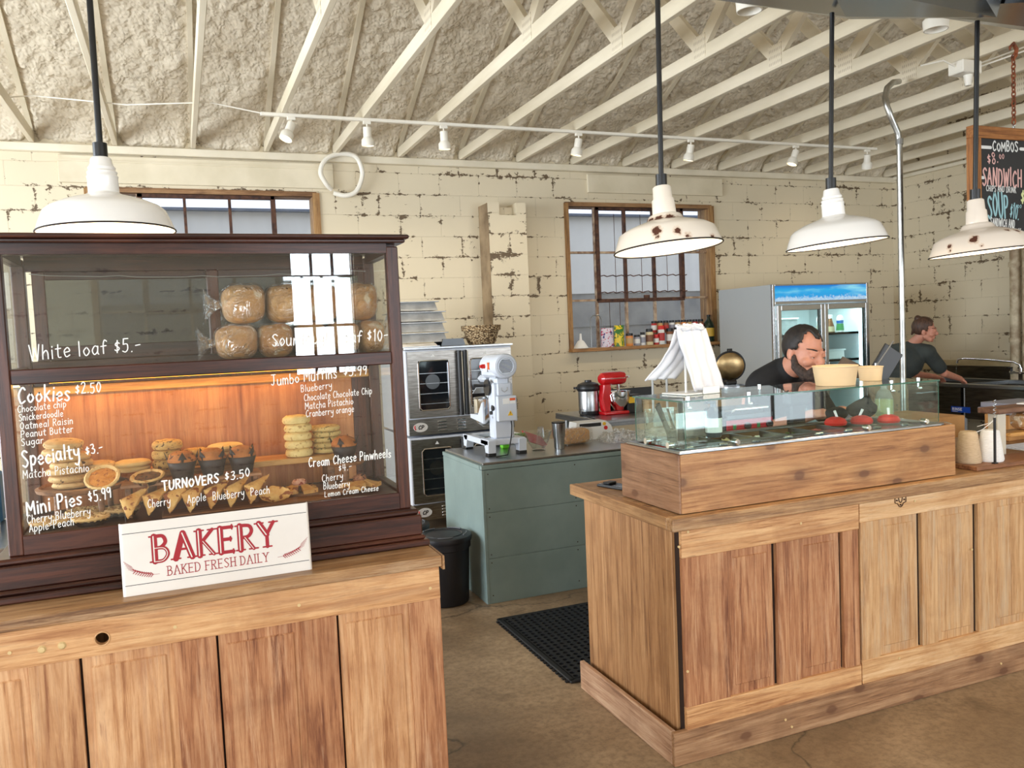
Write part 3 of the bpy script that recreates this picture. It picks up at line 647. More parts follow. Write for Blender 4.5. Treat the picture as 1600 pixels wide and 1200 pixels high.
# glass guard
m_gg = glass('guard_glass', (.90, .97, .95), 1.0, .0); m_ge = plain('glass_edge', (56, 96, 82), .1)
GG = thing('glass_sneeze_guard', 'clear glass sneeze guard box with chrome clamps standing on the pine topping rail', 'sneeze guard', (1.7, 2.55, 1.163))
def Gd(nm, b, m_, **k): return rel(b.build(nm, m_, GG, **k), GG)
b = M(); b.box(1.706, 2.984, 2.546, 2.552, 1.168, 1.341); Gd('front_pane', b, m_gg)
b = M(); b.box(1.700, 1.706, 2.552, 2.888, 1.166, 1.341); Gd('side_pane', b, m_gg)
b = M(); b.box(2.982, 2.988, 2.552, 2.888, 1.166, 1.341); Gd('side_pane', b, m_gg)
b = M(); b.box(1.696, 2.990, 2.544, 2.900, 1.341, 1.348); Gd('top_pane', b, m_gg)
b = M(); e = .0013
b.box(1.696-e, 2.990+e, 2.544-e, 2.544, 1.3415, 1.3475); b.box(1.696-e, 1.696, 2.544, 2.9, 1.3415, 1.3475); b.box(2.99, 2.99+e, 2.544, 2.9, 1.3415, 1.3475)
b.box(1.7055, 1.7075, 2.5445, 2.5465, 1.168, 1.341); b.box(2.983, 2.985, 2.5445, 2.5465, 1.168, 1.341); b.box(1.699, 1.701, 2.886, 2.889, 1.166, 1.341); Gd('polished_edge', b, m_ge)
for (x, y) in ((1.93, 2.546), (2.58, 2.546), (2.90, 2.546)):
    b = M(); b.cone((x, y-.014, 1.176), (x, y+.01, 1.176), .012, seg=20); b.cone((x, y-.018, 1.176), (x, y-.014, 1.176), .009, .012, seg=20); Gd('clamp', b, m_chrome, smooth=True)
for y in (2.64, 2.80):
    b = M(); b.cone((1.688, y, 1.174), (1.71, y, 1.174), .012, seg=20); Gd('clamp', b, m_chrome, smooth=True)
for (x, y) in ((1.76, 2.60), (2.02, 2.575), (2.75, 2.575), (2.93, 2.60), (2.3, 2.86)):
    b = M(); b.cone((x, y, 1.348), (x, y, 1.358), .008, seg=16); b.cone((x, y, 1.315), (x, y, 1.341), .004, seg=12); b.ell((x, y-.008, 1.314), (.008, .012, .008), 2); Gd('clamp', b, m_chrome, smooth=True)
# ------------------------------------------------------------------ pastry case
# (drawn at 1.13 m wide, then the case and everything in it is enlarged 3.7 % about its foot and set on the counter)
before_case = set(bpy.data.objects)
m_mah = wood('dark_mahogany', (30, 13, 9), (56, 27, 18), (84, 44, 29), 'x', .32, bump=.15)
m_mahz = wood('dark_mahogany_post', (38, 17, 11), (68, 34, 22), (100, 54, 34), 'z', .32, bump=.15)
m_mahy = wood('dark_mahogany_side', (30, 13, 9), (56, 27, 18), (84, 44, 29), 'y', .32, bump=.15)
m_ply = wood('orange_plywood', (128, 68, 32), (178, 108, 58), (206, 140, 84), 'z', .5, bump=.1, fine=.55)
m_cg = glass('case_glass', (.97, .98, .97), 1.0, .0, dirt=.012)
m_mirror = glass('dusty_slider_glass', (.30, .32, .32), .8, .02, base=.05, dirt=.04)
CC = thing('display_case', 'dark mahogany and glass pastry case with handwritten prices, standing on the bakery counter', 'display case', (.09, 2.56, .93))
def C_(nm, b, m_, par=None, **k):
    o = b.build(nm, m_, par or CC, **k)
    if par is None: o.location = Vector((0, 0, 0))-CC.location
    return o
YFc, YBc = 2.565, 2.955; xl, xr = -.468, .662
def ring(b, x0, x1, y0, y1, z0, z1, t=.02, bev=.004):
    b.box(x0, x1, y0, y0+t, z0, z1, bev); b.box(x0, x1, y1-t, y1, z0, z1, bev); b.box(x0, x0+t, y0+t, y1-t, z0, z1, bev); b.box(x1-t, x1, y0+t, y1-t, z0, z1, bev)
b = M(); b.box(-.545, .705, 2.512, 3.02, .9556, .976, .004); b.box(-.535, .695, 2.520, 3.01, .976, .990, .006); C_('base_moulding', b, m_mah)
b = M(); b.box(-.52, .686, 2.528, 3.0, .990, 1.055, .004); C_('plinth', b, m_mah)
b = M(); b.box(-.505, .680, 2.536, 2.985, 1.055, 1.073, .006); C_('plinth_cap', b, m_mah)
b = M(); b.box(xl+.035, xr-.035, YFc, YFc+.03, 1.073, 1.127, .002); b.box(xl+.035, xr-.035, YBc-.03, YBc, 1.073, 1.127, .002); C_('bottom_rail', b, m_mah)
b = M(); b.box(xl, xl+.03, YFc+.03, YBc-.03, 1.073, 1.127, .002); b.box(xr-.03, xr, YFc+.03, YBc-.03, 1.073, 1.127, .002); C_('bottom_rail', b, m_mahy)
b = M(); b.box(xl+.01, xr-.01, YFc+.02, YBc-.02, 1.105, 1.120); C_('case_floor', b, m_mah)
for x in (xl, xr-.037):
    for y in (YFc, YBc-.035):
        b = M(); b.box(x, x+.037, y, y+.035, 1.073, 1.915, .003); C_('corner_post', b, m_mahz)
b = M(); b.box(xl+.037, xr-.037, YFc, YFc+.032, 1.542, 1.583, .003); C_('middle_rail', b, m_mah)
b = M(); b.box(xl+.037, xr-.037, YBc-.03, YBc, 1.52, 1.60, .003); C_('middle_rail', b, m_mah)
for x in (xl, xr-.03):
    b = M(); b.box(x+.002, x+.028, YFc+.035, YBc-.035, 1.542, 1.583, .003); C_('middle_rail', b, m_mahy)
b = M(); b.box(xl+.01, xr-.01, YFc+.03, YBc-.03, 1.566, 1.578); C_('upper_shelf', b, m_mah)
b = M(); b.box(xl+.037, xr-.037, YFc+.001, YFc+.03, 1.895, 1.925); C_('top_rail', b, m_mah)
b = M(); b.box(xl+.037, xr-.037, YBc-.03, YBc-.001, 1.88, 1.925); C_('top_rail', b, m_mah)
for x in (xl+.001, xr-.031):
    b = M(); b.box(x, x+.03, YFc+.035, YBc-.035, 1.895, 1.925); C_('top_rail', b, m_mahy)
b = M(); b.box(xl-.02, xr+.02, YFc-.02, YBc+.02, 1.925, 1.936, .003); b.box(xl-.032, xr+.032, YFc-.032, YBc+.032, 1.936, 1.950, .006, seg=2); C_('cornice', b, m_mah)
# glazing
for (z0, z1) in ((1.127, 1.542), (1.583, 1.895)):
    b = M(); b.box(xl+.037, xr-.037, 2.572, 2.576, z0, z1); C_('front_pane', b, m_cg)
    for x in (xl+.012, xr-.016):
        b = M(); b.box(x, x+.004, YFc+.035, YBc-.035, z0, z1); C_('side_pane', b, m_cg)
b = M(); b.box(xl+.037, xr-.10, YBc-.022, YBc-.010, 1.127, 1.52); C_('plywood_back', b, m_ply)
b = M(); b.box(xr-.10, xr-.037, YBc-.022, YBc-.006, 1.127, 1.52, .002); C_('back_stile', b, m_mahz)
b = M(); b.box(xl+.037, xr-.037, YBc-.034, YBc-.022, 1.492, 1.52, .003); C_('light_valance', b, wood('honey_trim', (170, 110, 50), (206, 148, 76), (224, 172, 100), 'x', .5))
# sliding back doors of the upper tier
for (a, c_, y) in ((-.415, .118, YBc-.02), (.098, .625, YBc-.034)):
    f_ = M(); f_.box(a, a+.036, y, y+.012, 1.60, 1.88, .002); f_.box(c_-.022, c_, y, y+.012, 1.60, 1.88, .002); sd = C_('sliding_door', f_, m_mahz)
    b = M(); b.box(a+.036, c_-.022, y, y+.012, 1.60, 1.645, .002); b.box(a+.036, c_-.022, y, y+.012, 1.853, 1.88, .002); b.build('door_rail', m_mah, sd)
    b = M(); b.box(a+.036, c_-.022, y+.004, y+.007, 1.645, 1.853); b.build('door_pane', m_mirror, sd)
b = M(); b.tube([(xl+.05+i*.05, 2.92, 1.868-.012*sin(pi*i/21)+(.004 if i % 5 == 0 else 0)) for i in range(22)], .0015, 6); C_('hanging_wire', b, plain('grey_wire', (150, 146, 138), .5))
# warm strip lamp under the shelf
b = M(); b.box(xl+.09, .42, 2.86, 2.885, 1.532, 1.545); C_('strip_lamp', b, emis('warm_strip', (255, 180, 60), 6))
al = area('case_lamp', (-.02, 2.87, 1.528), (-.02, 2.80, 1.2), .85, .03, 1.9, (1, .56, .17)); al.parent = CC; al.location = Vector(al.location)-CC.location
# paint-pen lettering on the inside of the glass
m_pen = plain('white_paint_pen', (246, 243, 236), .5)
TX = [('White loaf $5.-', -0.383, 1.607, -0.1, 1.62, .040, 0), ('Sourdough Loaf $10-', 0.259, 1.618, 0.621, 1.618, .036, 2), ('Cookies', -0.419, 1.492, -0.288, 1.49, 0.042, 1), ('$2.50', -0.278, 1.507, -0.21, 1.509, 0.030, 0), ('Chocolate chip', -0.421, 1.466, -0.301, 1.474, 0.019, 0), ('Snickerdoodle', -0.419, 1.443, -0.31, 1.448, 0.019, 0), ('Oatmeal Raisin', -0.418, 1.42, -0.287, 1.425, 0.019, 0), ('Peanut Butter', -0.418, 1.397, -0.288, 1.402, 0.019, 0), ('Sugar', -0.418, 1.374, -0.362, 1.378, 0.019, 0), ('Specialty', -0.419, 1.316, -0.275, 1.330, 0.042, 1), ('$3.-', -.263, 1.333, -.216, 1.34, .026, 0), ('Matcha Pistachio', -0.421, 1.284, -0.256, 1.288, 0.023, 0), ('Mini Pies', -0.419, 1.182, -0.278, 1.197, 0.038, 1), ('$5.99', -.264, 1.199, -.203, 1.207, .032, 0), ('Cherry Blueberry', -0.42, 1.159, -0.261, 1.164, 0.023, 0), ('Apple-Peach', -0.416, 1.135, -0.304, 1.141, 0.022, 0), ('TURNOVERS', -0.073, 1.211, 0.085, 1.220, 0.026, 1), ('$3.50', .10, 1.222, .175, 1.228, .026, 0), ('Cherry', -0.115, 1.166, -.052, 1.168, .024, 0), ('Apple', -.008, 1.167, .046, 1.169, .024, 0), ('Blueberry', .062, 1.167, .154, 1.169, .024, 0), ('Peach', .170, 1.168, .228, 1.170, .024, 0), ('Jumbo Muffins', 0.25, 1.497, 0.452, 1.508, 0.031, 0), ('$5.99', .47, 1.512, .547, 1.514, .028, 0), ('Blueberry', 0.336, 1.471, 0.434, 1.478, 0.021, 0), ('Chocolate Chocolate Chip', 0.344, 1.443, 0.558, 1.452, 0.021, 0), ('Matcha Pistachio', 0.346, 1.417, 0.497, 1.423, 0.021, 0), ('Cranberry orange', 0.347, 1.393, 0.498, 1.399, 0.021, 0), ('Cream Cheese Pinwheels', 0.346, 1.238, 0.609, 1.244, 0.027, 0), ('$4.-', 0.437, 1.214, 0.482, 1.217, 0.021, 0), ('Cherry', 0.384, 1.187, 0.452, 1.190, 0.022, 0), ('Blueberry', 0.387, 1.163, 0.471, 1.163, 0.021, 0), ('Lemon Cream Cheese', 0.389, 1.139, 0.562, 1.141, 0.017, 0)]
for s, x0, z0, x1, z1, h, wt in TX:
    b = M(); write(b.bm, s, x0, z0, x1, z1, h, {0: .0030, 1: .0046, 2: .0034}[wt] if h > .0245 else .0019, 2.5715, jit=.25 if h > .0245 else .12)
    C_('lettering', b, m_pen)

# ---- baked goods in the case
def crumb(name, c1, c2, spot=None, sc=40, th=.62, bump=.6):
    if name in MC: return MC[name]
    n = N(name); oi = n.n('ShaderNodeObjectInfo'); tc = n.n('ShaderNodeTexCoord')
    v = n.n('ShaderNodeVectorMath', {0: tc.outputs['Object'], 1: n.n('ShaderNodeCombineXYZ', {0: n.math('MULTIPLY', oi.outputs['Random'], 9), 1: oi.outputs['Random'], 2: 0}).outputs[0]}, operation='ADD').outputs[0]
    a = n.noise(v, sc, 5, .65); c = n.ramp(a, [(.3, S(c1)), (.7, S(c2))])
    if spot: s_ = n.noise(v, sc*1.7, 2, .5); c = n.mix(n.ramp(s_, [(th, (0, 0, 0)), (th+.03, (1, 1, 1))]), c, S(spot))
    MC[name] = n.P(col=c, rough=.75, nrm=n.bump(a, bump, .004)); return MC[name]
m_ck = {'chocolate chip': crumb('cookie_choc_chip', (196, 150, 92), (226, 186, 128), (70, 42, 28), 45, .64),
        'oatmeal raisin': crumb('cookie_oatmeal', (188, 138, 70), (222, 178, 104), (96, 60, 36), 60, .60, 1.0),
        'sugar': crumb('cookie_sugar', (226, 186, 118), (240, 206, 144), None, 30),
        'snickerdoodle': crumb('cookie_snickerdoodle', (222, 188, 118), (236, 206, 140), (188, 144, 80), 50, .60),
        'pistachio': crumb('cookie_pistachio', (206, 172, 104), (226, 196, 128), (110, 100, 50), 55, .60)}
PROTO = {}
def cookie_mesh(kind, r, h, s):
    b = M(); prof = [(0, 0), (r*.80, 0), (r*.95, h*.14), (r, h*.42), (r*.94, h*.75), (r*.78, h*.94), (r*.4, h*1.02), (0, h*1.0)]
    vs = b.lathe(prof, 28)
    for v in vs:
        q = v.co*55+Vector((s*3.1, s, 0)); v.co += Vector((noise.noise(q), noise.noise(q+Vector((9, 0, 0))), noise.noise(q+Vector((0, 9, 0)))*(.7 if v.co.z > h*.2 else 0)))*.0022*(1.8 if kind == 'oatmeal raisin' else 1)
    return b
def cookie(kind, x, y, z, r, h, label, group, tx=0, ty=0):
    key = (kind, r, h)
    if key not in PROTO:
        o = cookie_mesh(kind, r, h, len(PROTO)).build('cookie', m_ck[kind], None, smooth=True, loc=(x, y, z)); PROTO[key] = o; o['category'] = 'cookie'
    else: o = dup(PROTO[key], (x, y, z))
    o.rotation_euler = (tx, ty, random.random()*6); o['label'] = label; o['group'] = group; return o
# stands, boards and trays
m_board = wood('serving_board', (150, 96, 44), (196, 140, 72), (220, 170, 100), 'x', .5)
m_dkboard = wood('dark_serving_board', (92, 56, 34), (132, 86, 54), (160, 112, 76), 'x', .5)
ST = thing('cake_stand', 'round wooden cake stand on pegs at the left end of the pastry case', 'cake stand', (-.30, 2.79, 1.121))
b = M(); b.lathe([(0, .085), (.112, .085), (.125, .09), (.128, .10), (.118, .104), (.112, .096), (0, .096)], 40); b.build('plate', m_dkboard, ST, smooth=True)
for a in (.6, 2.2, 3.8, 5.4): b = M(); b.cone((.085*cos(a), .085*sin(a), 0), (.08*cos(a), .08*sin(a), .086), .008, .010); b.build('leg', m_dkboard, ST, smooth=True)
BS = thing('riser_board', 'long honey-coloured wooden riser shelf across the back of the pastry case', 'riser', (.16, 2.85, 1.121))
b = M(); b.box(-.30, .32, -.065, .065, .100, .120, .002); b.build('plank', m_board, BS)
for x in (-.27, .29): b = M(); b.box(x-.012, x+.012, -.055, .055, 0, .10, .002); b.build('support', m_dkboard, BS)
b = M(); b.box(-.16, .335, -.052, .052, 0, .008, .002); bb = b.build('tray', m_dkboard, None, loc=(.08, 2.655, 1.1205)); tag(bb, 'long wooden tray under the row of turnovers', 'tray')
b = M(); b.lathe([(0, 0), (.15, 0), (.158, .008), (.152, .014), (0, .010)], 40); bb = b.build('round_board', m_dkboard, None, smooth=True, loc=(.44, 2.765, 1.121)); bb.scale = (1.05, .62, 1); tag(bb, 'oval wooden board under the cream cheese pinwheels', 'board')
# left stack on the cake stand
z = 1.2175
for i in range(7):
    h = .0205; dx = [.012, .004, -.002, .01, .004, -.012, -.008][i]
    cookie('chocolate chip', -.335+dx, 2.785, z, .060 if i < 5 else .056, .022, 'chocolate chip cookie, %s from the top of the tall stack on the round stand' % ORD[6-i], 'cookies stacked on the round stand', tx=radians([0, 1, -2, 2, 0, 3, 5][i])); z += h
for i in range(3): cookie('chocolate chip', -.262, 2.835, 1.2175+i*.0215, .054, .022, 'chocolate chip cookie, %s of the short stack behind the tall one' % ['bottom', 'middle', 'top'][i], 'short stack of chocolate chip cookies')
for i in range(2): cookie('sugar', -.166+.004*i, 2.84, 1.242+i*.0165, .056, .018, '%s of the two wide flat cookies beside the orange mini pie' % ['lower', 'upper'][i], 'wide flat cookies')
for i in range(3): cookie('oatmeal raisin', -.062+.003*i, 2.83, 1.242+i*.030, .047-.002*(2-i), .031, '%s thick oatmeal cookie above the first muffin' % ['bottom', 'middle', 'top'][i], 'thick oatmeal cookies')
for i in range(2): cookie('oatmeal raisin', .027, 2.86, 1.242+i*.027, .043, .026, '%s oatmeal cookie of the middle pair' % ['lower', 'upper'][i], 'oatmeal cookies of the middle pair')
for i in range(3): cookie('sugar', .118, 2.84, 1.242+i*.0205, .057, .0215, '%s smooth sugar cookie of the three above the muffins' % ['bottom', 'middle', 'top'][i], 'sugar cookies above the muffins')
for i in range(5): cookie('snickerdoodle', .350+random.uniform(-.003, .003), 2.815, 1.242+i*.0275, .046, .029, 'pale cracked cookie, %s from the top of the tall right-hand stack' % ORD[4-i], 'pale cookies in the tall right stack')
for i in range(5): cookie('pistachio', .448+random.uniform(-.002, .002), 2.86, 1.242+i*.0185, .053, .020, 'speckled cookie, %s from the top of the stack at the right end' % ORD[4-i], 'speckled cookies at the right end')
# muffins in brown papers
m_muf = crumb('muffin_crumb', (150, 82, 34), (196, 120, 54), (96, 50, 24), 35, .6, 1.0)
m_paper = noisy('brown_muffin_paper', (50, 30, 26), (32, 20, 18), 20, .55, .3)
def muffin(x, y, z, label):
    t = thing('muffin', label, 'muffin', (x, y, z), random.random()*3, 'muffins in brown papers')
    b = M(); vs = b.lathe([(0, 0), (.030, 0), (.036, .03), (.043, .052)], 24, fn=lambda a, r, zz: 1+.04*sin(a*12))
    for i in range(4):
        a = i*pi/2+.3; p = [Vector(((.040)*cos(a+d), (.040)*sin(a+d), .045)) for d in (-.55, 0, .55)]; tip = Vector((.050*cos(a), .050*sin(a), .085))
        f = [b.bm.verts.new(q) for q in p]+[b.bm.verts.new(tip)]; b.bm.faces.new((f[0], f[1], f[3])); b.bm.faces.new((f[1], f[2], f[3]))
    o = b.build('paper_cup', m_paper, t, smooth=True); md = o.modifiers.new('s', 'SOLIDIFY'); md.thickness = .0012
    b = M(); vs = b.lathe([(.034, .03), (.041, .05), (.043, .060), (.034, .076), (.018, .084), (0, .086)], 28)
    for v in vs: v.co += Vector((0, 0, 1))*noise.noise(v.co*60+Vector((x*9, 0, 0)))*.005
    b.build('crumb', m_muf, t, smooth=True)
for x, y, z, l in ((-.016, 2.715, 1.2215, 'muffin in a dark brown paper, leftmost of the three below the cookies'), (.072, 2.715, 1.2215, 'muffin in a dark brown paper, middle of the three below the cookies'), (.161, 2.715, 1.2215, 'muffin in a dark brown paper, right one of the three below the cookies'), (.488, 2.735, 1.2215, 'single muffin in a brown paper at the right end of the case')):
    muffin(x, y, z, l)
DR = thing('riser_board', 'low dark wooden riser carrying the muffins and the two open pies', 'riser', (.0, 2.72, 1.121))
b = M(); b.box(-.19, .215, -.045, .045, .090, .100, .002); b.build('plank', m_gap if False else m_dkboard, DR)
for x in (-.17, .195): b = M(); b.box(x-.008, x+.008, -.04, .04, 0, .09, .002); b.build('support', m_dkboard, DR)
DS = thing('cake_stand', 'small dark cake stand holding the single muffin at the right end', 'cake stand', (.49, 2.75, 1.1355))
b = M(); b.lathe([(0, .074), (.06, .074), (.066, .080), (.06, .085), (0, .085)], 32); b.build('plate', m_dkboard, DS, smooth=True)
b = M(); b.lathe([(0, 0), (.032, 0), (.03, .006), (.012, .02), (.012, .06), (.03, .074), (0, .074)], 24); b.build('stem', m_dkboard, DS, smooth=True)
# open mini pies
m_crust = crumb('pie_crust', (206, 158, 94), (232, 192, 130), (176, 118, 60), 40, .62); m_foil = plain('pie_tin', (206, 204, 198), .25, 1)
def openpie(loc, rot, fillm, label):
    t = thing('mini_pie', label, 'pie', loc); t.rotation_euler = rot
    b = M(); b.lathe([(0, 0), (.036, 0), (.048, .014), (.050, .016), (.0485, .0165), (.036, .003), (0, .003)], 36); b.build('tin', m_foil, t, smooth=True)
    b = M(); b.lathe([(.036, .004), (.047, .014), (.049, .019), (.044, .022), (.038, .018), (.030, .010)], 48, fn=lambda a, r, z: 1+.02*sin(a*22)*(z > .012)); b.build('crust', m_crust, t, smooth=True)
    b = M(); vs = b.lathe([(.040, .016), (.03, .019), (.015, .020), (0, .020)], 32)
    for v in vs: v.co.z += noise.noise(v.co*90)*.003
    b.build('filling', fillm, t, smooth=True)
openpie((-.232, 2.665, 1.243), (radians(38), radians(-8), 0), crumb('apple_filling', (196, 110, 36), (222, 146, 62), (160, 80, 26), 60, .6, 1), 'open mini pie with an orange filling, tilted up at the front')
openpie((-.114, 2.70, 1.224), (radians(14), radians(-3), 0), crumb('berry_filling', (66, 34, 20), (120, 72, 36), (36, 18, 14), 60, .55, 1), 'open mini pie with a dark filling left of the muffins')
# lattice pies on the floor
def lattice(x, y, z, label):
    t = thing('mini_pie', label, 'pie', (x, y, z), random.random()*2, 'lattice mini pies')
    b = M(); b.lathe([(0, 0), (.036, 0), (.050, .016), (.052, .018), (.036, .003), (0, .003)], 36); b.build('tin', m_foil, t, smooth=True)
    b = M()
    b.lathe([(0, .012), (.046, .014), (0, .018)], 30)
    for k_ in range(4):
        for dirn in (0, 1):
            o_ = -.030+k_*.020; L = sqrt(max(.047**2-o_**2, 0)); pts = []
            for i in range(9):
                s_ = -L+2*L*i/8; zz = .022+.003*sin(i*2+k_*pi+dirn*pi); pts.append((s_, o_, zz) if dirn == 0 else (o_, s_, zz))
            b.tube(pts, .0055, 6)
    b.tube([(.047*cos(a), .047*sin(a), .021+.0015*sin(a*18)) for a in [2*pi*i/40 for i in range(40)]], .006, 6, closed=True)
    b.build('lattice_crust', m_crust, t, smooth=True)
for x, y, z, l in ((-.378, 2.665, 1.121, 'lattice mini pie nearest the left corner of the case'), (-.30, 2.775, 1.121, 'lattice mini pie under the round stand, behind the others'), (-.272, 2.655, 1.121, 'lattice mini pie second from the left in the front row'), (-.195, 2.74, 1.121, 'lattice mini pie just left of the turnovers')): lattice(x, y, z, l)
# turnovers standing in a row
m_turn = crumb('puff_pastry', (190, 122, 48), (232, 186, 112), (140, 72, 28), 22, .57, 1.0)
def turnover(loc, rot, label, sc=1):
    b = M(); N_ = 15; rows = []
    for side in (1, -1):
        g_ = []
        for i in range(N_):
            for j in range(N_-i):
                u, v = i/(N_-1), j/(N_-1); w_ = 1-u-v; p = Vector((-.050*u-.040*w_+.052*v, 0, .060*u+.086*v))
                e_ = max(min(u, v, w_), 0)*3; hgt = .024*(min(e_, 1)**.5)+.004; q = p*70
                g_.append(((i, j), b.bm.verts.new((p.x, side*(hgt+noise.noise(q)*.003), p.z+noise.noise(q*1.3)*.002))))
        d_ = dict(g_)
        for i in range(N_-1):
            for j in range(N_-1-i):
                b.bm.faces.new((d_[i, j], d_[i+1, j], d_[i, j+1]))
                if j < N_-2-i: b.bm.faces.new((d_[i+1, j], d_[i+1, j+1], d_[i, j+1]))
        rows.append(d_)
    edge = [(i, 0) for i in range(N_)]+[(N_-1-k_, k_) for k_ in range(1, N_)]+[(0, k_) for k_ in range(N_-2, 0, -1)]
    for a, c_ in zip(edge, edge[1:]+edge[:1]): b.bm.faces.new((rows[0][a], rows[0][c_], rows[1][c_], rows[1][a]))
    o = b.build('turnover', m_turn, None, smooth=True, loc=loc); o.rotation_euler = rot; o.scale = (sc,)*3
    return tag(o, label, 'turnover', 'fruit turnovers standing in a row')
for i, x in enumerate((-.138, -.082, -.022, .030, .090, .148, .205)):
    turnover((x, 2.640, 1.132), (radians(-16), radians(random.uniform(-4, 4)), radians(30+random.uniform(-8, 8))), 'puff pastry turnover standing on edge, %s from the left' % ['first', 'second', 'third', 'fourth', 'fifth', 'sixth', 'seventh'][i], 1.0)
turnover((.255, 2.69, 1.147), (radians(82), 0, radians(-6)), 'turnover lying flat at the right end of the row')
# pinwheels
def pinwheel(x, y, z, rz, label, cf):
    t = thing('cream_cheese_pinwheel', label, 'pastry', (x, y, z), rz, 'cream cheese pinwheels')
    b = M()
    for k_ in range(4):
        a = k_*pi/2
        P = [(0, 0), (.058, -.012), (.062, .035), (.02, .032)]
        vs = b.prism([(p*cos(a)-q*sin(a), p*sin(a)+q*cos(a)) for p, q in P], .016)
    r_ = bmesh.ops.subdivide_edges(b.bm, edges=b.bm.edges[:], cuts=3, use_grid_fill=True)
    for v in b.bm.verts:
        d = math.hypot(v.co.x, v.co.y); v.co.z = v.co.z*(1.0-.25*d/.07)+.016*max(0, 1-d/.05)*(v.co.z > .008); v.co += Vector((1, 1, 1))*noise.noise(v.co*60)*.004
        if v.co.z < 0: v.co.z = 0
    b.build('pastry', m_turn, t, smooth=True)
    b = M(); vs = b.ell((0, 0, .030), (.024, .022, .012), 3)
    for v in vs: v.co += v.co*noise.noise(v.co*150)*.15
    b.build('filling', cf, t, smooth=True)
pinwheel(.335, 2.735, 1.136, .3, 'pinwheel pastry with a pink filling beside the last turnover', crumb('pink_filling', (206, 140, 110), (228, 176, 150), (150, 60, 40), 50, .62))
pinwheel(.527, 2.70, 1.136, .9, 'pinwheel pastry with a dark filling at the right end of the board', crumb('dark_filling', (120, 66, 50), (180, 120, 80), (60, 30, 26), 50, .58))
# bread loaves in clear bags
m_bread = crumb('bread_crust', (190, 124, 58), (226, 176, 112), (238, 214, 176), 7, .60, .3)
m_bag = film('clear_bag', (.99, .99, .98), .07, 1.1)
def loaf(x, y, z, sx, sy, sz, rz, label, grp, tail=None):
    t = thing('bread_loaf', label, 'bread loaf', (x, y, z), rz, grp)
    b = M(); g = bmesh.ops.create_cube(b.bm, size=1); bmesh.ops.subdivide_edges(b.bm, edges=b.bm.edges[:], cuts=10, use_grid_fill=True)
    def shape(v, gr):
        p = v.co*2; k_ = (abs(p.x)**3+abs(p.y)**3+abs(p.z)**3)**(1/3)
        if k_ < 1e-6: return
        q = p/k_*max(abs(p.x), abs(p.y), abs(p.z)); up = max(q.z, 0)
        dome = 1+.10*up; q = Vector((q.x*dome, q.y*dome, q.z))
        v.co = Vector((q.x*(sx/2+gr), q.y*(sy/2+gr), (q.z+1)/2*(sz+gr*1.2)*(1+.05*noise.noise(Vector((q.x*2+x*7, q.y*2, 0))))+0))
    for v in b.bm.verts: shape(v, 0)
    b.build('crust', m_bread, t, smooth=True, ang=80)
    b = M(); g = bmesh.ops.create_cube(b.bm, size=1); bmesh.ops.subdivide_edges(b.bm, edges=b.bm.edges[:], cuts=22, use_grid_fill=True)
    for v in b.bm.verts:
        shape(v, .004); q = v.co*26+Vector((x*11, z*7, 0)); v.co += v.normal*0+Vector((noise.noise(q), noise.noise(q+Vector((5, 0, 0))), abs(noise.noise(q+Vector((0, 7, 0))))))*.0035
        v.co.z = max(v.co.z, 0)
    if tail:
        r_ = b.lathe([(.010, 0), (.014, .02), (.034, .045), (.046, .052)], 20, fn=lambda a, r, zz: 1+.35*sin(a*5)*(zz > .01)); b.tf(r_, T3(-sx/2-.002, 0, sz*.5) @ RY(-pi/2))
    b.build('plastic_bag', m_bag, t, smooth=True, ang=70)
for i, (x, w_, l) in enumerate(((.170, .125, 'bagged loaf at the left end of the bottom row'), (.290, .108, 'bagged loaf second from left in the bottom row'), (.401, .106, 'bagged loaf in the middle of the bottom row'), (.508, .098, 'bagged loaf second from right in the bottom row'), (.602, .082, 'bagged loaf at the right end of the bottom row'))):
    loaf(x, 2.775, 1.579, w_, .20, .108, random.uniform(-.06, .06), l, 'bagged loaves on the upper shelf, bottom row', tail=(i == 0))
for i, (x, w_, z, l) in enumerate(((.198, .128, 1.693, 'bagged loaf at the left end of the top row'), (.324, .112, 1.691, 'bagged loaf second from left in the top row'), (.443, .112, 1.691, 'bagged loaf third from left in the top row'), (.572, .098, 1.691, 'bagged loaf at the right end of the top row'))):
    loaf(x, 2.775, z, w_, .20, .122, random.uniform(-.08, .08), l, 'bagged loaves on the upper shelf, top row', tail=(i == 0))

CK = 1.037; foot = Vector((.09, 2.56, .93)); stand_at = Vector((.0933, 2.6547, .9045))
for o in [o for o in bpy.data.objects if o not in before_case and o.parent is None]:
    o.location = stand_at+(o.location-foot)*CK; o.scale = o.scale*CK
# bakery sign: bowed enamel plate
n = N('enamel_white'); n.P(col=n.ramp(n.noise(n.co(), 5), [(.3, S((232, 224, 214))), (.7, S((224, 214, 203)))]), rough=.3); m_enam = n.m
m_red = plain('sign_red', (160, 8, 28), .5); m_blk = plain('sign_black', (28, 24, 26), .45)
SW, SH = .525, .205
SG = thing('bakery_sign', 'white enamel sign reading BAKERY in red, leaning on the pastry case', 'sign', (-.192, 2.515, .9305), .012)
tilt = RX(radians(-4))
def sm(u, v, d=0): return tilt @ Vector((u, -d, v))
b = M(); nn = 16; pr = []
for i in range(nn+1):
    a = pi/2*i/nn; pr.append((-.009*cos(a)+.009 if True else 0, .012*sin(a)))
prof = [(0.0, -.012)]+[(.009-.009*cos(pi/2*i/6), -.009*sin(pi/2*i/6)*0-.012+.012*sin(pi/2*i/6)) for i in range(1, 7)]
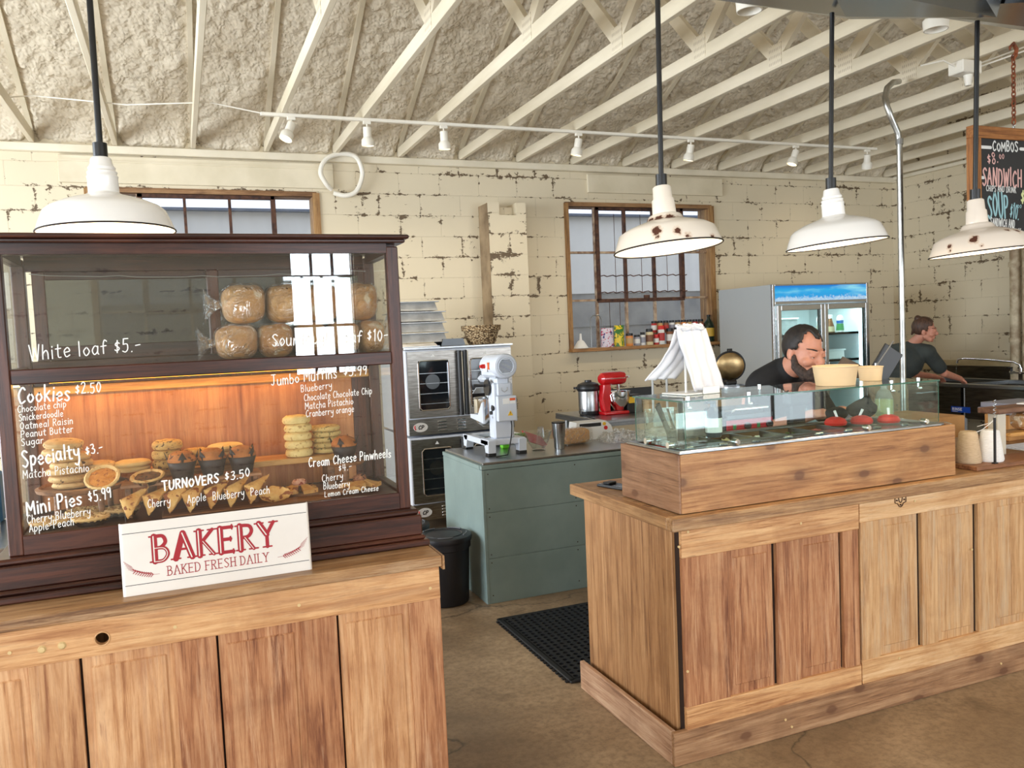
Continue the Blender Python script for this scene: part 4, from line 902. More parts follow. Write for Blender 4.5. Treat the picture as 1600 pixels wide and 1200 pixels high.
prof = [(.002, .02), (0, .012)]+[(.010-.010*cos(pi/2*i/6), .010-.010*sin(pi/2*i/6)) for i in range(0, 7)]+[(SW-.010+.010*sin(pi/2*i/6), .010-.010*cos(pi/2*i/6)) for i in range(0, 7)]+[(SW, .012), (SW-.002, .02)]
lo = [b.bm.verts.new(tilt @ Vector((u, w_, 0))) for u, w_ in prof]; hi = [b.bm.verts.new(tilt @ Vector((u, w_, SH))) for u, w_ in prof]
lo2 = [b.bm.verts.new(tilt @ Vector((SW/2+(u-SW/2)*.994, w_+.0016, 0))) for u, w_ in prof]; hi2 = [b.bm.verts.new(tilt @ Vector((SW/2+(u-SW/2)*.994, w_+.0016, SH))) for u, w_ in prof]
for A, B in ((lo, hi), (hi, hi2), (hi2, lo2), (lo2, lo)):
    for i in range(len(prof)-1): b.bm.faces.new((A[i], A[i+1], B[i+1], B[i]))
for i in (0, -1): b.bm.faces.new((lo[i], hi[i], hi2[i], lo2[i]))
b.build('enamel_plate', m_enam, SG, smooth=True)
b = M()
for v in (.030, .176): ribbon(b.bm, [(.0085, v), (SW-.0085, v)], .0016, lambda p, q: sm(p, q, .0006))
b.build('border_line', m_blk, SG)
def serif_word(b, bw, s, x0, z0, x1, h, wt, serif, inline=False):
    tw = sum(G[c_][0]+1.1 for c_ in s if c_ != ' ')+3*s.count(' '); sx = (x1-x0)/tw; sz = h/10; cx = 0
    for ch in s:
        if ch == ' ': cx += 3; continue
        gw, st = G[ch]
        for k_, P in enumerate(st):
            Q = [(x0+(cx+u)*sx, z0+v*sz) for u, v in catmull(P)]
            thick = wt*(1.0 if (k_ == 0 or ch in 'A') else .62) if inline else wt
            if ch == 'A' and k_ == 2: thick = wt*.4
            ribbon(b.bm, Q, thick, lambda p, q: sm(p, q, .0007))
            if inline and ((k_ == 0 and ch not in 'A') or (ch == 'A' and k_ == 1) or (ch in 'KRB' and k_ >= 2)):
                ribbon(bw.bm, [(p-thick*.10, q) for p, q in Q], thick*.20, lambda p, q: sm(p, q, .0012))
            for (u, v) in (P[0], P[-1]):
                if v in (0, 10) and not (ch in 'BDOCS' and k_ > 0) and not (ch == 'A' and v == 10) and not (ch in 'EFLT' and k_ > 0 and u > 3) and not (ch in 'RP' and k_ == 1):
                    U = x0+(cx+u)*sx; V = z0+v*sz; ribbon(b.bm, [(U-serif, V), (U+serif, V)], wt*.28 if inline else wt*.8, lambda p, q: sm(p, q, .0007))
                if ch in 'EFLT' and k_ > 0 and u > 3: 
                    U = x0+(cx+u)*sx; V = z0+v*sz; ribbon(b.bm, [(U, V-serif*.5), (U, V+serif*.5)], wt*.3, lambda p, q: sm(p, q, .0007))
        cx += gw+1.1
b = M(); bw = M(); serif_word(b, bw, 'BAKERY', .082, .088, .432, .072, .0165, .0125, True); b.build('lettering', m_red, SG); bw.build('lettering_inline', m_enam, SG)
b = M(); bw = M(); serif_word(b, bw, 'BAKED FRESH DAILY', .118, .044, .402, .026, .0022, .0032); bw.bm.free(); b.build('lettering', m_red, SG)
for sgn, ox in ((1, .425), (-1, .098)):
    b = M()
    f = lambda p, q: sm(p, q, .0007)
    stem = [(ox+sgn*t*.075, .052+.025*t*t) for t in [i/10 for i in range(11)]]; ribbon(b.bm, stem, .0008, f)
    for i in range(9):
        t = .22+i*.075; cx_, cz_ = ox+sgn*t*.075, .052+.025*t*t
        for q in (-1, 1): ribbon(b.bm, [(cx_, cz_), (cx_+sgn*.0065, cz_+q*.0062)], .0020, f)
    for q in range(5): ribbon(b.bm, [(ox+sgn*(.062+.002*q), .066+.004*q), (ox+sgn*(.080+.003*q), .076+.006*q)], .0008, f)
    b.build('wheat_sprig', m_red, SG)

# ------------------------------------------------------------------ pendants
def enamel(name, c, rust, spots=()):
    n = N(name); v = n.co(); a = n.noise(v, 6, 6, .6, .3)
    a = n.math('MULTIPLY', a, 1.0); w = n.math('MULTIPLY_ADD', n.noise(v, 55, 5, .7), .03, -.015)
    for (ang, r_, z_, rad) in spots:
        p = (r_*cos(radians(ang)), r_*sin(radians(ang)), z_)
        d = n.n('ShaderNodeVectorMath', {0: v, 1: p}, operation='DISTANCE').outputs['Value']
        k = n.math('MULTIPLY_ADD', n.math('ADD', d, w), -8, .80+8*rad); a = n.math('MAXIMUM', a, k)
    f = n.ramp(a, [(rust, (0, 0, 0)), (rust+.012, (1, 1, 1))])
    f2 = n.ramp(a, [(rust-.06, (0, 0, 0)), (rust+.01, (1, 1, 1))])
    c1 = n.mix(n.math('MULTIPLY', f2, .5), S(c), S((190, 140, 90))); c2 = n.mix(f, c1, S((84, 44, 26)))
    n.P(col=c2, rough=n.math('MULTIPLY_ADD', f, .6, .16), coat=.0); return n.m
m_wen = enamel('white_enamel', (240, 236, 230), .9); m_wor = enamel('rust_spotted_enamel', (236, 224, 208), .80, [(-135, .158, .040, .016), (-133, .166, .020, .008), (-112, .160, .035, .013), (-102, .168, .018, .010), (-70, .172, .014, .010)]+[(k_*33-180, .064, .088, .012+.004*(k_ % 3)) for k_ in range(11)]); m_wor2 = enamel('chipped_enamel', (236, 222, 206), .80, [(-148, .162, .040, .016), (-178, .170, .022, .009), (-176, .178, .008, .006), (-140, .175, .014, .004), (-100, .14, .066, .010), (-85, .150, .064, .012)])
m_in = plain('shade_inner_white', (250, 244, 228), .5); m_rim = plain('shade_rim_black', (30, 26, 24), .4); m_rod = plain('black_rod', (16, 15, 15), .35)
def pendant(x, y, zb, D, zt, mat, old, tilt_, power, label, col=(1, .82, .58)):
    k = D/.40
    t = thing('pendant_lamp', label, 'pendant lamp', (x, y, zb), 0, 'enamel pendant lamps on black rods')
    Tm = RY(tilt_[1]) @ RX(tilt_[0])
    if old: pr = [(.200, 0), (.192, .020), (.176, .062), (.150, .078), (.110, .092), (.082, .100), (.070, .104), (.062, .118), (.056, .124), (.044, .128), (.041, .180), (.036, .186), (.034, .226), (.028, .232)]
    else: pr = [(.200, 0), (.190, .028), (.176, .062), (.160, .076), (.120, .094), (.080, .106), (.058, .112), (.045, .120), (.044, .165), (.046, .170), (.042, .176), (.044, .184), (.038, .190), (.040, .198), (.034, .206), (.030, .226), (.026, .230)]
    pr = [(r*k, z*k) for r, z in pr]
    b = M(); vs = b.lathe(pr, 56); b.tf(vs, Tm); sh = b.build('lamp_shade', mat, t, smooth=True, ang=50)
    b = M(); vs = b.lathe([(.1985*k, .001), (.188*k, .026*k), (.174*k, .059*k), (.150*k, .074*k), (.110*k, .088*k), (.06*k, .10*k), (.03*k, .104*k), (0, .104*k)], 56); b.tf(vs, Tm); b.build('shade_lining', m_in, t, smooth=True)
    b = M(); vs = b.tube([(.2*k*cos(2*pi*i/56), .2*k*sin(2*pi*i/56), 0) for i in range(56)], .0028, 6, closed=True); b.tf(vs, Tm); b.build('rim', m_rim, t, smooth=True)
    top = Tm @ Vector((0, 0, .230*k))
    b = M(); vs = b.lathe([(0, .062*k), (.020, .066*k), (.029, .078*k), (.022, .095*k), (.014, .11*k)][::1], 20); b.tf(vs, Tm); b.build('bulb', emis('bulb_%d' % int(power*10), (255, 226, 178), 3+power*.35), t, smooth=True)
    b = M(); b.cone(tuple(top-Vector((0, 0, .006))), tuple(top+Vector((0, 0, .045*k))), .021*k, seg=20); b.build('socket_collar', m_rod, t, smooth=True)
    b = M(); b.cone(tuple(top+Vector((0, 0, .04*k))), (0, 0, zt-zb), .0095 if D > .37 else .0085, seg=14); b.build('rod', m_rod, t, smooth=True)
    l = bpy.data.lights.new('pendant_bulb', 'POINT'); l.energy = power; l.color = col; l.shadow_soft_size = .03; o = bpy.data.objects.new('pendant_bulb', l); COL.objects.link(o); o.parent = t; o.location = Tm @ Vector((0, 0, .045*k))
pendant(-.186, 2.86, 1.995, .398, 3.34, m_wen, False, (radians(-1), radians(-1)), 14, 'glossy white enamel pendant lamp above the pastry case')
pendant(1.535, 2.357, 1.884, .360, 3.34, m_wor, True, (radians(-4), radians(-2.5)), 7, 'rust-spotted white enamel pendant in front of the right-hand window')
pendant(2.304, 2.402, 1.902, .360, 2.75, m_wen, False, (radians(-2), radians(-4)), 12, 'clean white enamel pendant hanging in front of the drinks fridge')
pendant(3.04, 2.39, 1.868, .372, 2.79, m_wor2, True, (radians(-2), radians(-3)), 12, 'chipped white enamel pendant with a large dark spot beside the chalkboard')

# faceted sheet metal canopies that the two right-hand rods hang from
n = N('galvanised_sheet'); v = n.co(); n.P(col=n.mix(n.noise(v, 3, 4), S((128, 132, 136)), S((84, 84, 84))), rough=.22, metal=1); m_galv = n.m
def canopy(pts_lo, pts_hi, label):
    b = M(); lo = [b.bm.verts.new(p) for p in pts_lo]; hi = [b.bm.verts.new(p) for p in pts_hi]; n_ = len(lo)
    c = b.bm.verts.new(sum((Vector(p) for p in pts_lo), Vector())/n_+Vector((0, 0, -.04)))
    for i in range(n_):
        j = (i+1) % n_; b.bm.faces.new((lo[i], lo[j], hi[j], hi[i])); b.bm.faces.new((c, lo[j], lo[i]))
    b.bm.faces.new(hi); o = b.build('sheet_metal_canopy', m_galv); return tag(o, label, 'metal canopy')
canopy([(2.02, 2.744, 2.90), (2.747, 2.754, 2.90), (2.90, 2.20, 2.72), (2.0, 2.1, 2.70)], [(2.02, 2.744, 3.30), (2.747, 2.754, 3.30), (2.90, 2.0, 3.30), (2.0, 2.0, 3.30)], 'folded shiny sheet metal canopy above the third pendant')
canopy([(2.83, 2.628, 2.90), (3.9, 2.645, 2.90), (3.9, 2.10, 2.76), (2.93, 2.10, 2.74)], [(2.83, 2.628, 3.30), (3.9, 2.645, 3.30), (3.9, 2.0, 3.30), (2.93, 2.0, 3.30)], 'folded shiny sheet metal canopy above the fourth pendant, cut by the frame')

# track lights
m_trk = plain('track_white', (236, 230, 216), .4)
TK = thing('track_light_rail', 'long white lighting track fixed under the roof beams along the back wall', 'track', (.66, 6.36, 3.3))
b = M(); b.box(0, 5.98, -.018, .018, .012, .036, .003); b.build('rail', m_trk, TK)
b = M(); b.tube([(-2.2, .5, .10), (-1.5, .3, .14), (-.9, .1, .06), (-.35, .02, .09), (0, 0, .03)], .005, 6); b.build('feed_cable', m_trk, TK, smooth=True)
hx = [(.88, 'first'), (1.45, 'second'), (2.07, 'third'), (3.28, 'fourth'), (4.42, 'fifth'), (5.62, 'sixth'), (6.52, 'seventh')]
for i, (x, w_) in enumerate(hx):
    t = thing('track_spotlight', 'white track spotlight, %s from the left along the rail' % w_, 'spotlight', (x, 6.36, 3.312), 0, 'track spotlights')
    dr = Vector(((-.45, -.25, -1), (.02, .1, -1), (.05, .1, -1), (-.15, .15, -1), (-.12, .2, -1), (-.35, .1, -1), (.3, .35, -1))[i]).normalized()
    q = dr.to_track_quat('-Z', 'Y').to_matrix().to_4x4(); q.translation = (0, 0, -.05)
    b = M(); b.box(-.03, .03, -.014, .014, -.022, 0, .002); b.cone((0, 0, -.02), (0, 0, -.055), .006, seg=8); b.build('bracket', m_trk, t)
    b = M(); vs = b.lathe([(0, 0.01), (.030, .006), (.032, 0), (.032, -.068), (.048, -.090), (.050, -.135), (.046, -.135), (.043, -.10), (0, -.10)], 28); b.tf(vs, q); b.build('lamp_housing', m_trk, t, smooth=True)
    b = M(); vs = b.lathe([(.0, -.1235), (.040, -.1235), (.040, -.118), (0, -.118)], 20); b.tf(vs, q); b.build('lens', emis('spot_lens', (255, 224, 170), 9), t)
    l = bpy.data.lights.new('spot_beam', 'SPOT'); l.energy = 30; l.color = (1, .85, .63); l.spot_size = radians(105); l.spot_blend = .9; l.shadow_soft_size = .04
    o = bpy.data.objects.new('spot_beam', l); COL.objects.link(o); o.parent = t; o.matrix_local = Matrix.Translation(q @ Vector((0, 0, -.14))) @ (dr+Vector((0, .5, 0))).to_track_quat('-Z', 'Y').to_matrix().to_4x4()
# a few more ceiling lamps seen near the canopies
for (x, y, z, l_) in ((2.87, 3.57, 3.335, 'small white ceiling lamp half hidden behind the first canopy'), (4.12, 3.50, 3.335, 'small white ceiling lamp between the beams beside the second canopy')):
    t = thing('ceiling_lamp', l_, 'ceiling lamp', (x, y, z)); b = M(); vs = b.lathe([(0, 0), (.05, -.005), (.07, -.03), (.066, -.085), (.060, -.085), (.06, -.04), (0, -.03)], 28); b.build('housing', m_trk, t, smooth=True)
# conduit loop beside the left header board
b = M(); cx0, cz0 = 1.48, 3.14
b.tube(catmull([(1.38, YB-.06, 3.02), (1.33, YB-.10, 3.06), (1.28, YB-.12, 3.16), (1.33, YB-.12, 3.27), (1.45, YB-.11, 3.33), (1.60, YB-.11, 3.32), (1.66, YB-.10, 3.22), (1.66, YB-.09, 3.12), (1.60, YB-.08, 3.0), (1.50, YB-.07, 2.965), (1.40, YB-.05, 2.99)], 6), .022, 10)
tag(b.build('conduit_loop', m_trk, smooth=True), 'loop of thick white conduit on the wall right of the left window header', 'conduit')
# power pole
b = M(); b.tube([(4.98, 4.55, 3.335), (4.88, 4.51, 3.31), (4.77, 4.46, 3.25), (4.705, 4.42, 3.17), (4.70, 4.40, 3.10), (4.74, 4.40, 3.02), (4.80, 4.40, 2.92), (4.812, 4.40, 2.84), (4.812, 4.40, .0)], .021, 12)
pl = b.build('conduit_pole', noisy('pole_steel', (196, 196, 192), (160, 160, 156), 12, .3, 0, 1), smooth=True); tag(pl, 'thin steel conduit pole with a crooked top behind the sandwich counter', 'pole')
b = M(); b.cone((4.812, 4.40, 2.84), (4.812, 4.40, 2.88), .026, seg=16); b.build('coupling', m_steel, pl)
# junction box
t = thing('junction_box', 'white junction box with cables on a beam above the chalkboard', 'junction box', (5.08, 4.09, 3.30)); b = M(); b.box(-.09, .09, -.06, .06, -.05, .035, .006); b.build('box', m_trk, t); b = M(); b.cone((.03, 0, -.05), (.03, 0, -.12), .03, .02, seg=14); b.build('lamp_holder', m_trk, t, smooth=True)
b = M(); b.tube([(.09, 0, 0), (.4, -.2, .10), (.9, -.5, .06), (1.4, -.7, .12)], .006, 6); b.tube([(-.09, 0, 0), (-.2, 0, .03), (-.35, .05, .0)], .006, 6); b.tube([(.09, .02, .02), (.5, -.1, .16), (1.3, -.4, .2)], .006, 6); b.build('cable', m_trk, t)

# chalkboard menu
m_frame = wood('menu_frame', (104, 60, 28), (150, 94, 46), (180, 120, 66), 'x', .5); m_framez = wood('menu_frame_upright', (104, 60, 28), (150, 94, 46), (180, 120, 66), 'z', .5)
n = N('chalkboard'); n.P(col=n.mix(n.noise(n.co(), 3, 5), S((30, 30, 32)), S((46, 46, 48))), rough=.6); m_cb = n.m
x0, x1, z0, z1, ym = 4.66, 5.86, 2.03, 2.795, 3.70
MB_ = thing('chalkboard_menu', 'wood-framed chalkboard menu hanging on rusty chains at the right edge', 'chalkboard', (x0, ym, z0))
def Mb(nm, b, m_): return rel(b.build(nm, m_, MB_), MB_)
fwid = .075
b = M(); b.box(x0, x1, ym, ym+.05, z1-fwid, z1, .003); Mb('frame_rail', b, m_frame)
b = M(); b.box(x0, x1, ym, ym+.05, z0, z0+fwid, .003); Mb('frame_rail', b, m_frame)
b = M(); b.box(x0, x0+fwid, ym, ym+.05, z0+fwid, z1-fwid, .003); Mb('frame_stile', b, m_framez)
b = M(); b.box(x1-fwid, x1, ym, ym+.05, z0+fwid, z1-fwid, .003); Mb('frame_stile', b, m_framez)
b = M(); b.box(x0+fwid, x1-fwid, ym+.012, ym+.03, z0+fwid, z1-fwid); Mb('slate', b, m_cb)
cw = {'w': plain('chalk_white', (226, 226, 222), .7), 'p': plain('chalk_pink', (226, 178, 170), .7), 'b': plain('chalk_blue', (158, 200, 206), .7), 'y': plain('chalk_yellow', (214, 220, 160), .7)}
yy = ym+.0105
for s_, a, za, c_, zb_, h, w_, k_ in (('COMBOS', 4.845, 2.645, 5.085, 2.650, .058, .009, 'w'), ('$8.', 4.800, 2.560, 4.905, 2.572, .066, .008, 'p'), ('00', 4.905, 2.596, 4.955, 2.600, .03, .005, 'p'), ('SANDWICH', 4.752, 2.430, 5.118, 2.425, .105, .012, 'p'), ('CHIPS AND DRINK', 4.785, 2.392, 5.060, 2.387, .034, .005, 'w'),
                                ('SOUP', 4.800, 2.225, 4.995, 2.235, .150, .014, 'b'), ('$10.', 4.995, 2.225, 5.085, 2.215, .095, .008, 'b'), ('00', 5.07, 2.29, 5.11, 2.29, .022, .004, 'b'), ('SANDWICH AND', 4.82, 2.175, 5.045, 2.165, .048, .006, 'w'), ('DRINK', 4.99, 2.118, 5.10, 2.112, .048, .006, 'w'), ('$10', 5.10, 2.32, 5.22, 2.315, .10, .012, 'y')):
    b = M(); write(b.bm, s_, a, za, c_, zb_, h, w_, yy, jit=.35, italic=0); Mb('chalk_lettering', b, cw[k_])
for a, c_, z in ((4.742, 4.83, 2.665), (5.10, 5.2, 2.668), (4.742, 4.765, 2.475), (4.742, 4.775, 2.222)):
    b = M(); ribbon(b.bm, [(a, z), (c_, z)], .02, lambda p, q: (p, yy, q)); Mb('chalk_line', b, cw['w'])
m_rc = noisy('rusty_chain', (150, 80, 44), (96, 50, 30), 30, .8, .3)
for xx, w_ in ((5.06, 'left'), (5.50, 'right')):
    t = thing('hanging_chain', 'rusty chain with a hook holding the %s of the chalkboard' % w_, 'chain', (xx, ym+.025, 2.80), 0, 'chalkboard chains')
    b = M(); z = .03; k_ = 0
    while z < .44:
        P = [(.012*cos(a), 0, z+.012+.020*sin(a)) if k_ % 2 else (0, .012*cos(a), z+.012+.020*sin(a)) for a in [2*pi*i/12 for i in range(12)]]
        b.tube(P, .0045, 6, closed=True); z += .029; k_ += 1
    b.build('links', m_rc, t, smooth=True)
    b = M(); b.tube([(0, 0, .44), (.02, 0, .46), (.03, 0, .50), (0, 0, .535), (-.03, 0, .51), (-.032, 0, .49)], [.010, .012, .013, .012, .009, .004], 8); b.build('hook', m_rc, t, smooth=True)
    b = M(); b.tube([(.008*cos(a), 0, .014+.014*sin(a)) for a in [2*pi*i/14 for i in range(14)]], .003, 6, closed=True); b.build('screw_eye', m_steel, t)
# ------------------------------------------------------------------ kitchen
m_green = noisy('green_paint', (132, 150, 146), (118, 136, 132), 3, .5, .12)
KC = thing('work_counter', 'grey-green painted plank work counter with a steel top, mixer standing on its left end', 'counter', (1.62, 4.567, 0))
def K_(nm, b, m_, **k): return rel(b.build(nm, m_, KC, **k), KC)
kx1 = 4.70
for z0, z1 in ((0, .275), (.2765, .555), (.5565, .815)):
    b = M(); b.box(1.63, kx1, 4.570, 4.59, z0, z1, .002); K_('front_board', b, m_green)
b = M(); b.box(1.62, kx1, 4.566, 4.60, .818, .842, .002); K_('top_trim', b, m_green)
b = M(); b.box(1.620, 1.64, 4.59, 5.335, 0, .816, .002); b.box(1.620, 1.64, 4.568, 4.59, 0, .816, .002); K_('end_board', b, m_green)
b = M(); b.box(1.64, kx1, 5.315, 5.335, 0, .842); K_('back_board', b, m_green)
b = M(); b.box(1.618, kx1, 4.60, 5.34, .818, .842); K_('top_trim', b, m_green)
b = M(); b.box(1.635, kx1, 4.585, 5.33, .842, .858, .003); K_('steel_top', b, m_steel)
for z in (.05, .25, .30, .53, .58, .79):
    for x in (1.66, 2.24): b = M(); b.cone((x, 4.571, z), (x, 4.569, z), .004, seg=8); K_('screw', b, m_gap)

# bench mixer
m_mixg = plain('mixer_grey', (206, 212, 222), .35); m_blkp = plain('black_plastic', (24, 24, 26), .4); m_redp = plain('red_plastic', (206, 30, 26), .4)
m_lab = plain('label_white', (240, 240, 238), .5); m_or = plain('label_orange', (230, 96, 30), .5); m_yel = plain('label_yellow', (240, 190, 40), .5)
MX = thing('stand_mixer', 'large pale grey commercial stand mixer on black feet, its motor fan facing the room', 'mixer', (1.885, 4.80, .858))
def X_(nm, b, m_, par=MX, **k): return b.build(nm, m_, par, **k)
b = M()
for sx in (-1, 1):
    b.prism([(0, 0), (.05, 0), (.07, .06), (.07, .085), (-.01, .085)], .05, R=T3(sx*.105-.025, 0, .012) @ Matrix(((0, 0, 1, 0), (1, 0, 0, 0), (0, 1, 0, 0), (0, 0, 0, 1))))
    b.prism([(0, 0), (.05, 0), (.06, .085), (-.03, .085)], .05, R=T3(sx*.105-.025, .43, .012) @ Matrix(((0, 0, 1, 0), (1, 0, 0, 0), (0, 1, 0, 0), (0, 0, 0, 1))))
    b.box(sx*.105-.025, sx*.105+.025, .04, .46, .062, .10, .004)
b.box(-.13, .13, .0, .14, .066, .104, .006); b.box(-.13, .13, .42, .48, .07, .10, .006); X_('base', b, m_mixg)
for sx in (-1, 1):
    for y in (0, .44): b = M(); b.box(sx*.105-.027, sx*.105+.027, y-.002, y+.052, 0, .02, .002); X_('rubber_foot', b, m_blkp)
b = M(); b.box(-.072, .066, .03, .125, .10, .46, .012); b.box(-.05, .05, .035, .16, .40, .50, .015); X_('column', b, m_mixg)
b = M(); b.box(-.055, .075, -.005, .03, .215, .375, .005); cb = X_('control_box', b, m_mixg)
b = M(); b.box(-.020, .025, -.0065, -.005, .325, .36); b.build('label', m_lab, cb); b = M(); b.box(.028, .065, -.0065, -.005, .345, .36); b.build('label', m_or, cb); b = M(); b.box(.028, .065, -.0065, -.005, .325, .343); b.build('label', m_lab, cb)
b = M(); b.prism([(0, 0), (.036, 0), (.018, .032)], .0015, R=T3(.010, -.0055, .25) @ RX(pi/2)); b.build('warning_sign', m_yel, cb)
b = M(); b.prism([(.016, .007), (.020, .007), (.020, .010), (.016, .010)], .0008, R=T3(.010, -.0068, .25) @ RX(pi/2)); b.prism([(.0165, .012), (.0195, .012), (.020, .022), (.016, .022)], .0008, R=T3(.010, -.0068, .25) @ RX(pi/2)); b.build('warning_mark', m_blkp, cb)
b = M(); b.box(-.045, .045, .01, .032, .38, .455, .004); hp = X_('hatch_plate', b, m_mixg)
b = M(); b.tube([(-.02, .008, .43), (-.018, .006, .412), (.0, .005, .40), (.018, .006, .412), (.02, .008, .43)], .003, 6); b.build('latch_wire', m_steel, hp)
b = M(); b.cone((-.064, .06, .27), (-.084, .055, .27), .012, seg=14); b.cone((-.064, .05, .30), (-.074, .05, .30), .02, seg=16); X_('speed_knob', b, m_blkp, smooth=True)
b = M(); b.cone((-.064, .05, .24), (-.072, .05, .24), .007, seg=12); X_('stop_button', b, m_redp, smooth=True)
q = T3(0, 0, .565) @ RX(-pi/2)
b = M(); vs = b.lathe([(0, .27), (.055, .27), (.072, .255), (.076, .20), (.076, .03), (.074, .018), (.079, .012), (.079, -.022), (.072, -.034), (.060, -.037), (.056, -.034), (0, -.034)], 40); b.tf(vs, q)
b.box(-.066, .066, .02, .26, .488, .56, .02); X_('motor_head', b, m_mixg, smooth=True)
b = M()
for i in range(9):
    z = -.036+i*.009; w_ = sqrt(max(.046**2-z*z, 0)); b.box(-w_, w_, .0345-.001-.037-.0335+.0315, .036-.037-.0335+.0315+.001, .565+z-.0022, .565+z+.0022) if False else b.box(-w_, w_, -.0385+.003, -.033, .565+z-.0022, .565+z+.0022)
X_('fan_grille', b, plain('grille_dark', (60, 64, 70), .5), smooth=False)
b = M(); vs = b.lathe([(.050, -.0355), (.054, -.039), (.050, -.041), (.047, -.037)], 36); b.tf(vs, q); X_('fan_ring', b, m_mixg, smooth=True)
b = M(); b.box(-.079, -.076, .10, .17, .53, .59, .002); sp = X_('switch_plate', b, m_lab); b = M(); b.cone((-.079, .135, .565), (-.10, .135, .565), .014, seg=16); b.cone((-.10, .135, .565), (-.112, .135, .565), .010, seg=16); b.build('switch_knob', m_redp, sp, smooth=True)
b = M(); b.box(-.0795, -.0765, .06, .085, .545, .59); X_('brand_label', b, m_or)
b = M(); b.cone((0, .31, .50), (0, .31, .36), .028, .02, seg=20); b.cone((0, .31, .36), (0, .31, .25), .012, seg=12); X_('beater_shaft', b, m_steel, smooth=True)
b = M(); b.box(-.055, .055, .24, .37, .455, .50, .02); X_('planetary_head', b, m_mixg, smooth=True)
b = M(); vs = b.lathe([(0, .155), (.05, .158), (.085, .185), (.098, .225), (.100, .345), (.106, .350), (.100, .352), (.095, .345), (.093, .225), (.05, .165), (0, .160)], 40, c=(0, .31, 0)); X_('mixing_bowl', b, m_chrome, smooth=True)
b = M()
for sx in (-1, 1): b.prism([(.10, .20), (.35, .22), (.35, .245), (.20, .25), (.125, .33), (.10, .34)], .012, R=T3(sx*.112-.006, 0, 0) @ Matrix(((0, 0, 1, 0), (1, 0, 0, 0), (0, 1, 0, 0), (0, 0, 0, 1))))
X_('bowl_cradle', b, m_mixg)
b = M(); b.prism([(-.10, 0), (.10, 0), (.085, .13), (-.085, .13)], .004, R=T3(0, .26, .42) @ RX(-.35)); X_('bowl_guard', b, plain('clear_guard', (210, 216, 220), .2))
b = M(); b.cone((-.075, .10, .43), (-.088, .10, .43), .052, seg=32); b.cone((-.088, .13, .44), (-.15, .16, .445), .009, seg=12); X_('lift_wheel', b, m_blkp, smooth=True)
b = M(); b.tube([(.03, -.008, .215), (.028, -.02, .19), (.02, -.03, .13), (.0, -.04, .06), (-.02, -.05, .008), (-.10, -.055, .004)], .004, 8); X_('power_cord', b, m_blkp)

# glass bowl, tumbler, bread bag, scale, packets on the green counter
m_clear = glass('clear_glassware', (.95, .97, .96), 1.2, .02, .03)
t = thing('glass_bowl', 'ribbed clear glass mixing bowl on the green counter', 'bowl', (2.125, 4.86, .858))
b = M(); b.lathe([(0, 0), (.045, 0), (.048, .006), (.040, .010), (.070, .06), (.090, .12), (.094, .125), (.088, .122), (.066, .06), (.036, .014), (0, .012)], 48, fn=lambda a, r, z: 1+.012*sin(a*16)); b.build('bowl', m_clear, t, smooth=True, ang=60)
b = M()
for i in range(7): b.tube([(.0+.01*i-.03, -.02, .02), (.03+.008*i-.03, .01, .08), (.045+.006*i-.03, .03, .15)], .0012, 5)
b.build('whisk', m_steel, t)
t = thing('tumbler', 'tall stainless steel tumbler beside the glass bowl', 'tumbler', (2.262, 4.83, .858))
b = M(); b.lathe([(0, 0), (.031, 0), (.033, .01), (.035, .07), (.041, .085), (.044, .17), (.045, .175), (.042, .172), (.038, .08), (0, .012)], 40); b.build('cup', m_steel, t, smooth=True); b = M(); b.lathe([(.044, .170), (.046, .178), (.0, .180)], 40); b.build('lid', m_blkp, t, smooth=True)
m_brn = crumb('wheat_bread', (190, 132, 62), (214, 160, 88), (230, 190, 130), 18, .62)
t = thing('bread_bag', 'golden bread loaf in a clear bag beside the steel tumbler', 'bread', (2.44, 4.98, .858), .12)
b = M(); b.box(-.10, .11, -.06, .06, .004, .105, .035, seg=4); b.build('bread', m_brn, t, smooth=True)
b = M(); b.box(-.105, .13, -.066, .066, .0, .112, .03, seg=3)
bmesh.ops.subdivide_edges(b.bm, edges=b.bm.edges[:], cuts=4, use_grid_fill=True)
for v in b.bm.verts: v.co += Vector((1, 1, .6))*noise.noise(v.co*30)*.006; v.co.z = max(v.co.z, .0)
b.build('bag', m_bag, t, smooth=True)
t = thing('kitchen_scale', 'white kitchen scale with red and yellow buttons behind the bagged bread', 'scale', (2.66, 5.16, .858))
b = M(); b.prism([(-.15, 0), (.17, 0), (.14, .09), (.10, .125), (-.13, .125)], .12, R=T3(0, .06, 0) @ RX(pi/2)); b.build('body', m_lab, t)
b = M(); b.prism([(-.11, .09), (.06, .09), (.06, .115), (-.11, .115)], .002, R=T3(0, -.059, 0) @ RX(pi/2)); b.build('display', m_blkp, t)
b = M(); b.cone((.085, -.06, .104), (.085, -.066, .104), .012, seg=16); b.build('yellow_button', m_yel, t); b = M(); b.cone((.095, -.06, .075), (.095, -.066, .075), .014, seg=16); b.build('red_button', m_redp, t)
m_film2 = film('cling_bag', (.95, .95, .94), .5, .9)
def crumple(name, label, cat, x, y, z, sx, sy, sz, mt, seed, grp=None):
    b = M(); g_ = bmesh.ops.create_grid(b.bm, x_segments=36, y_segments=24, size=1)
    for v in b.bm.verts:
        u, w_ = v.co.x, v.co.y; e_ = max(0, 1-max(abs(u), abs(w_))**3); q = Vector((u*2.2+seed, w_*2.2, 0))
        v.co = Vector((u*sx+noise.noise(q)*.02, w_*sy+noise.noise(q+Vector((0, 5, 0)))*.02, sz*e_*(.55+.9*abs(noise.noise(q*1.4)))+.002))
    o = b.build(name, mt, None, smooth=True, loc=(x, y, z)); return tag(o, label, cat, grp)
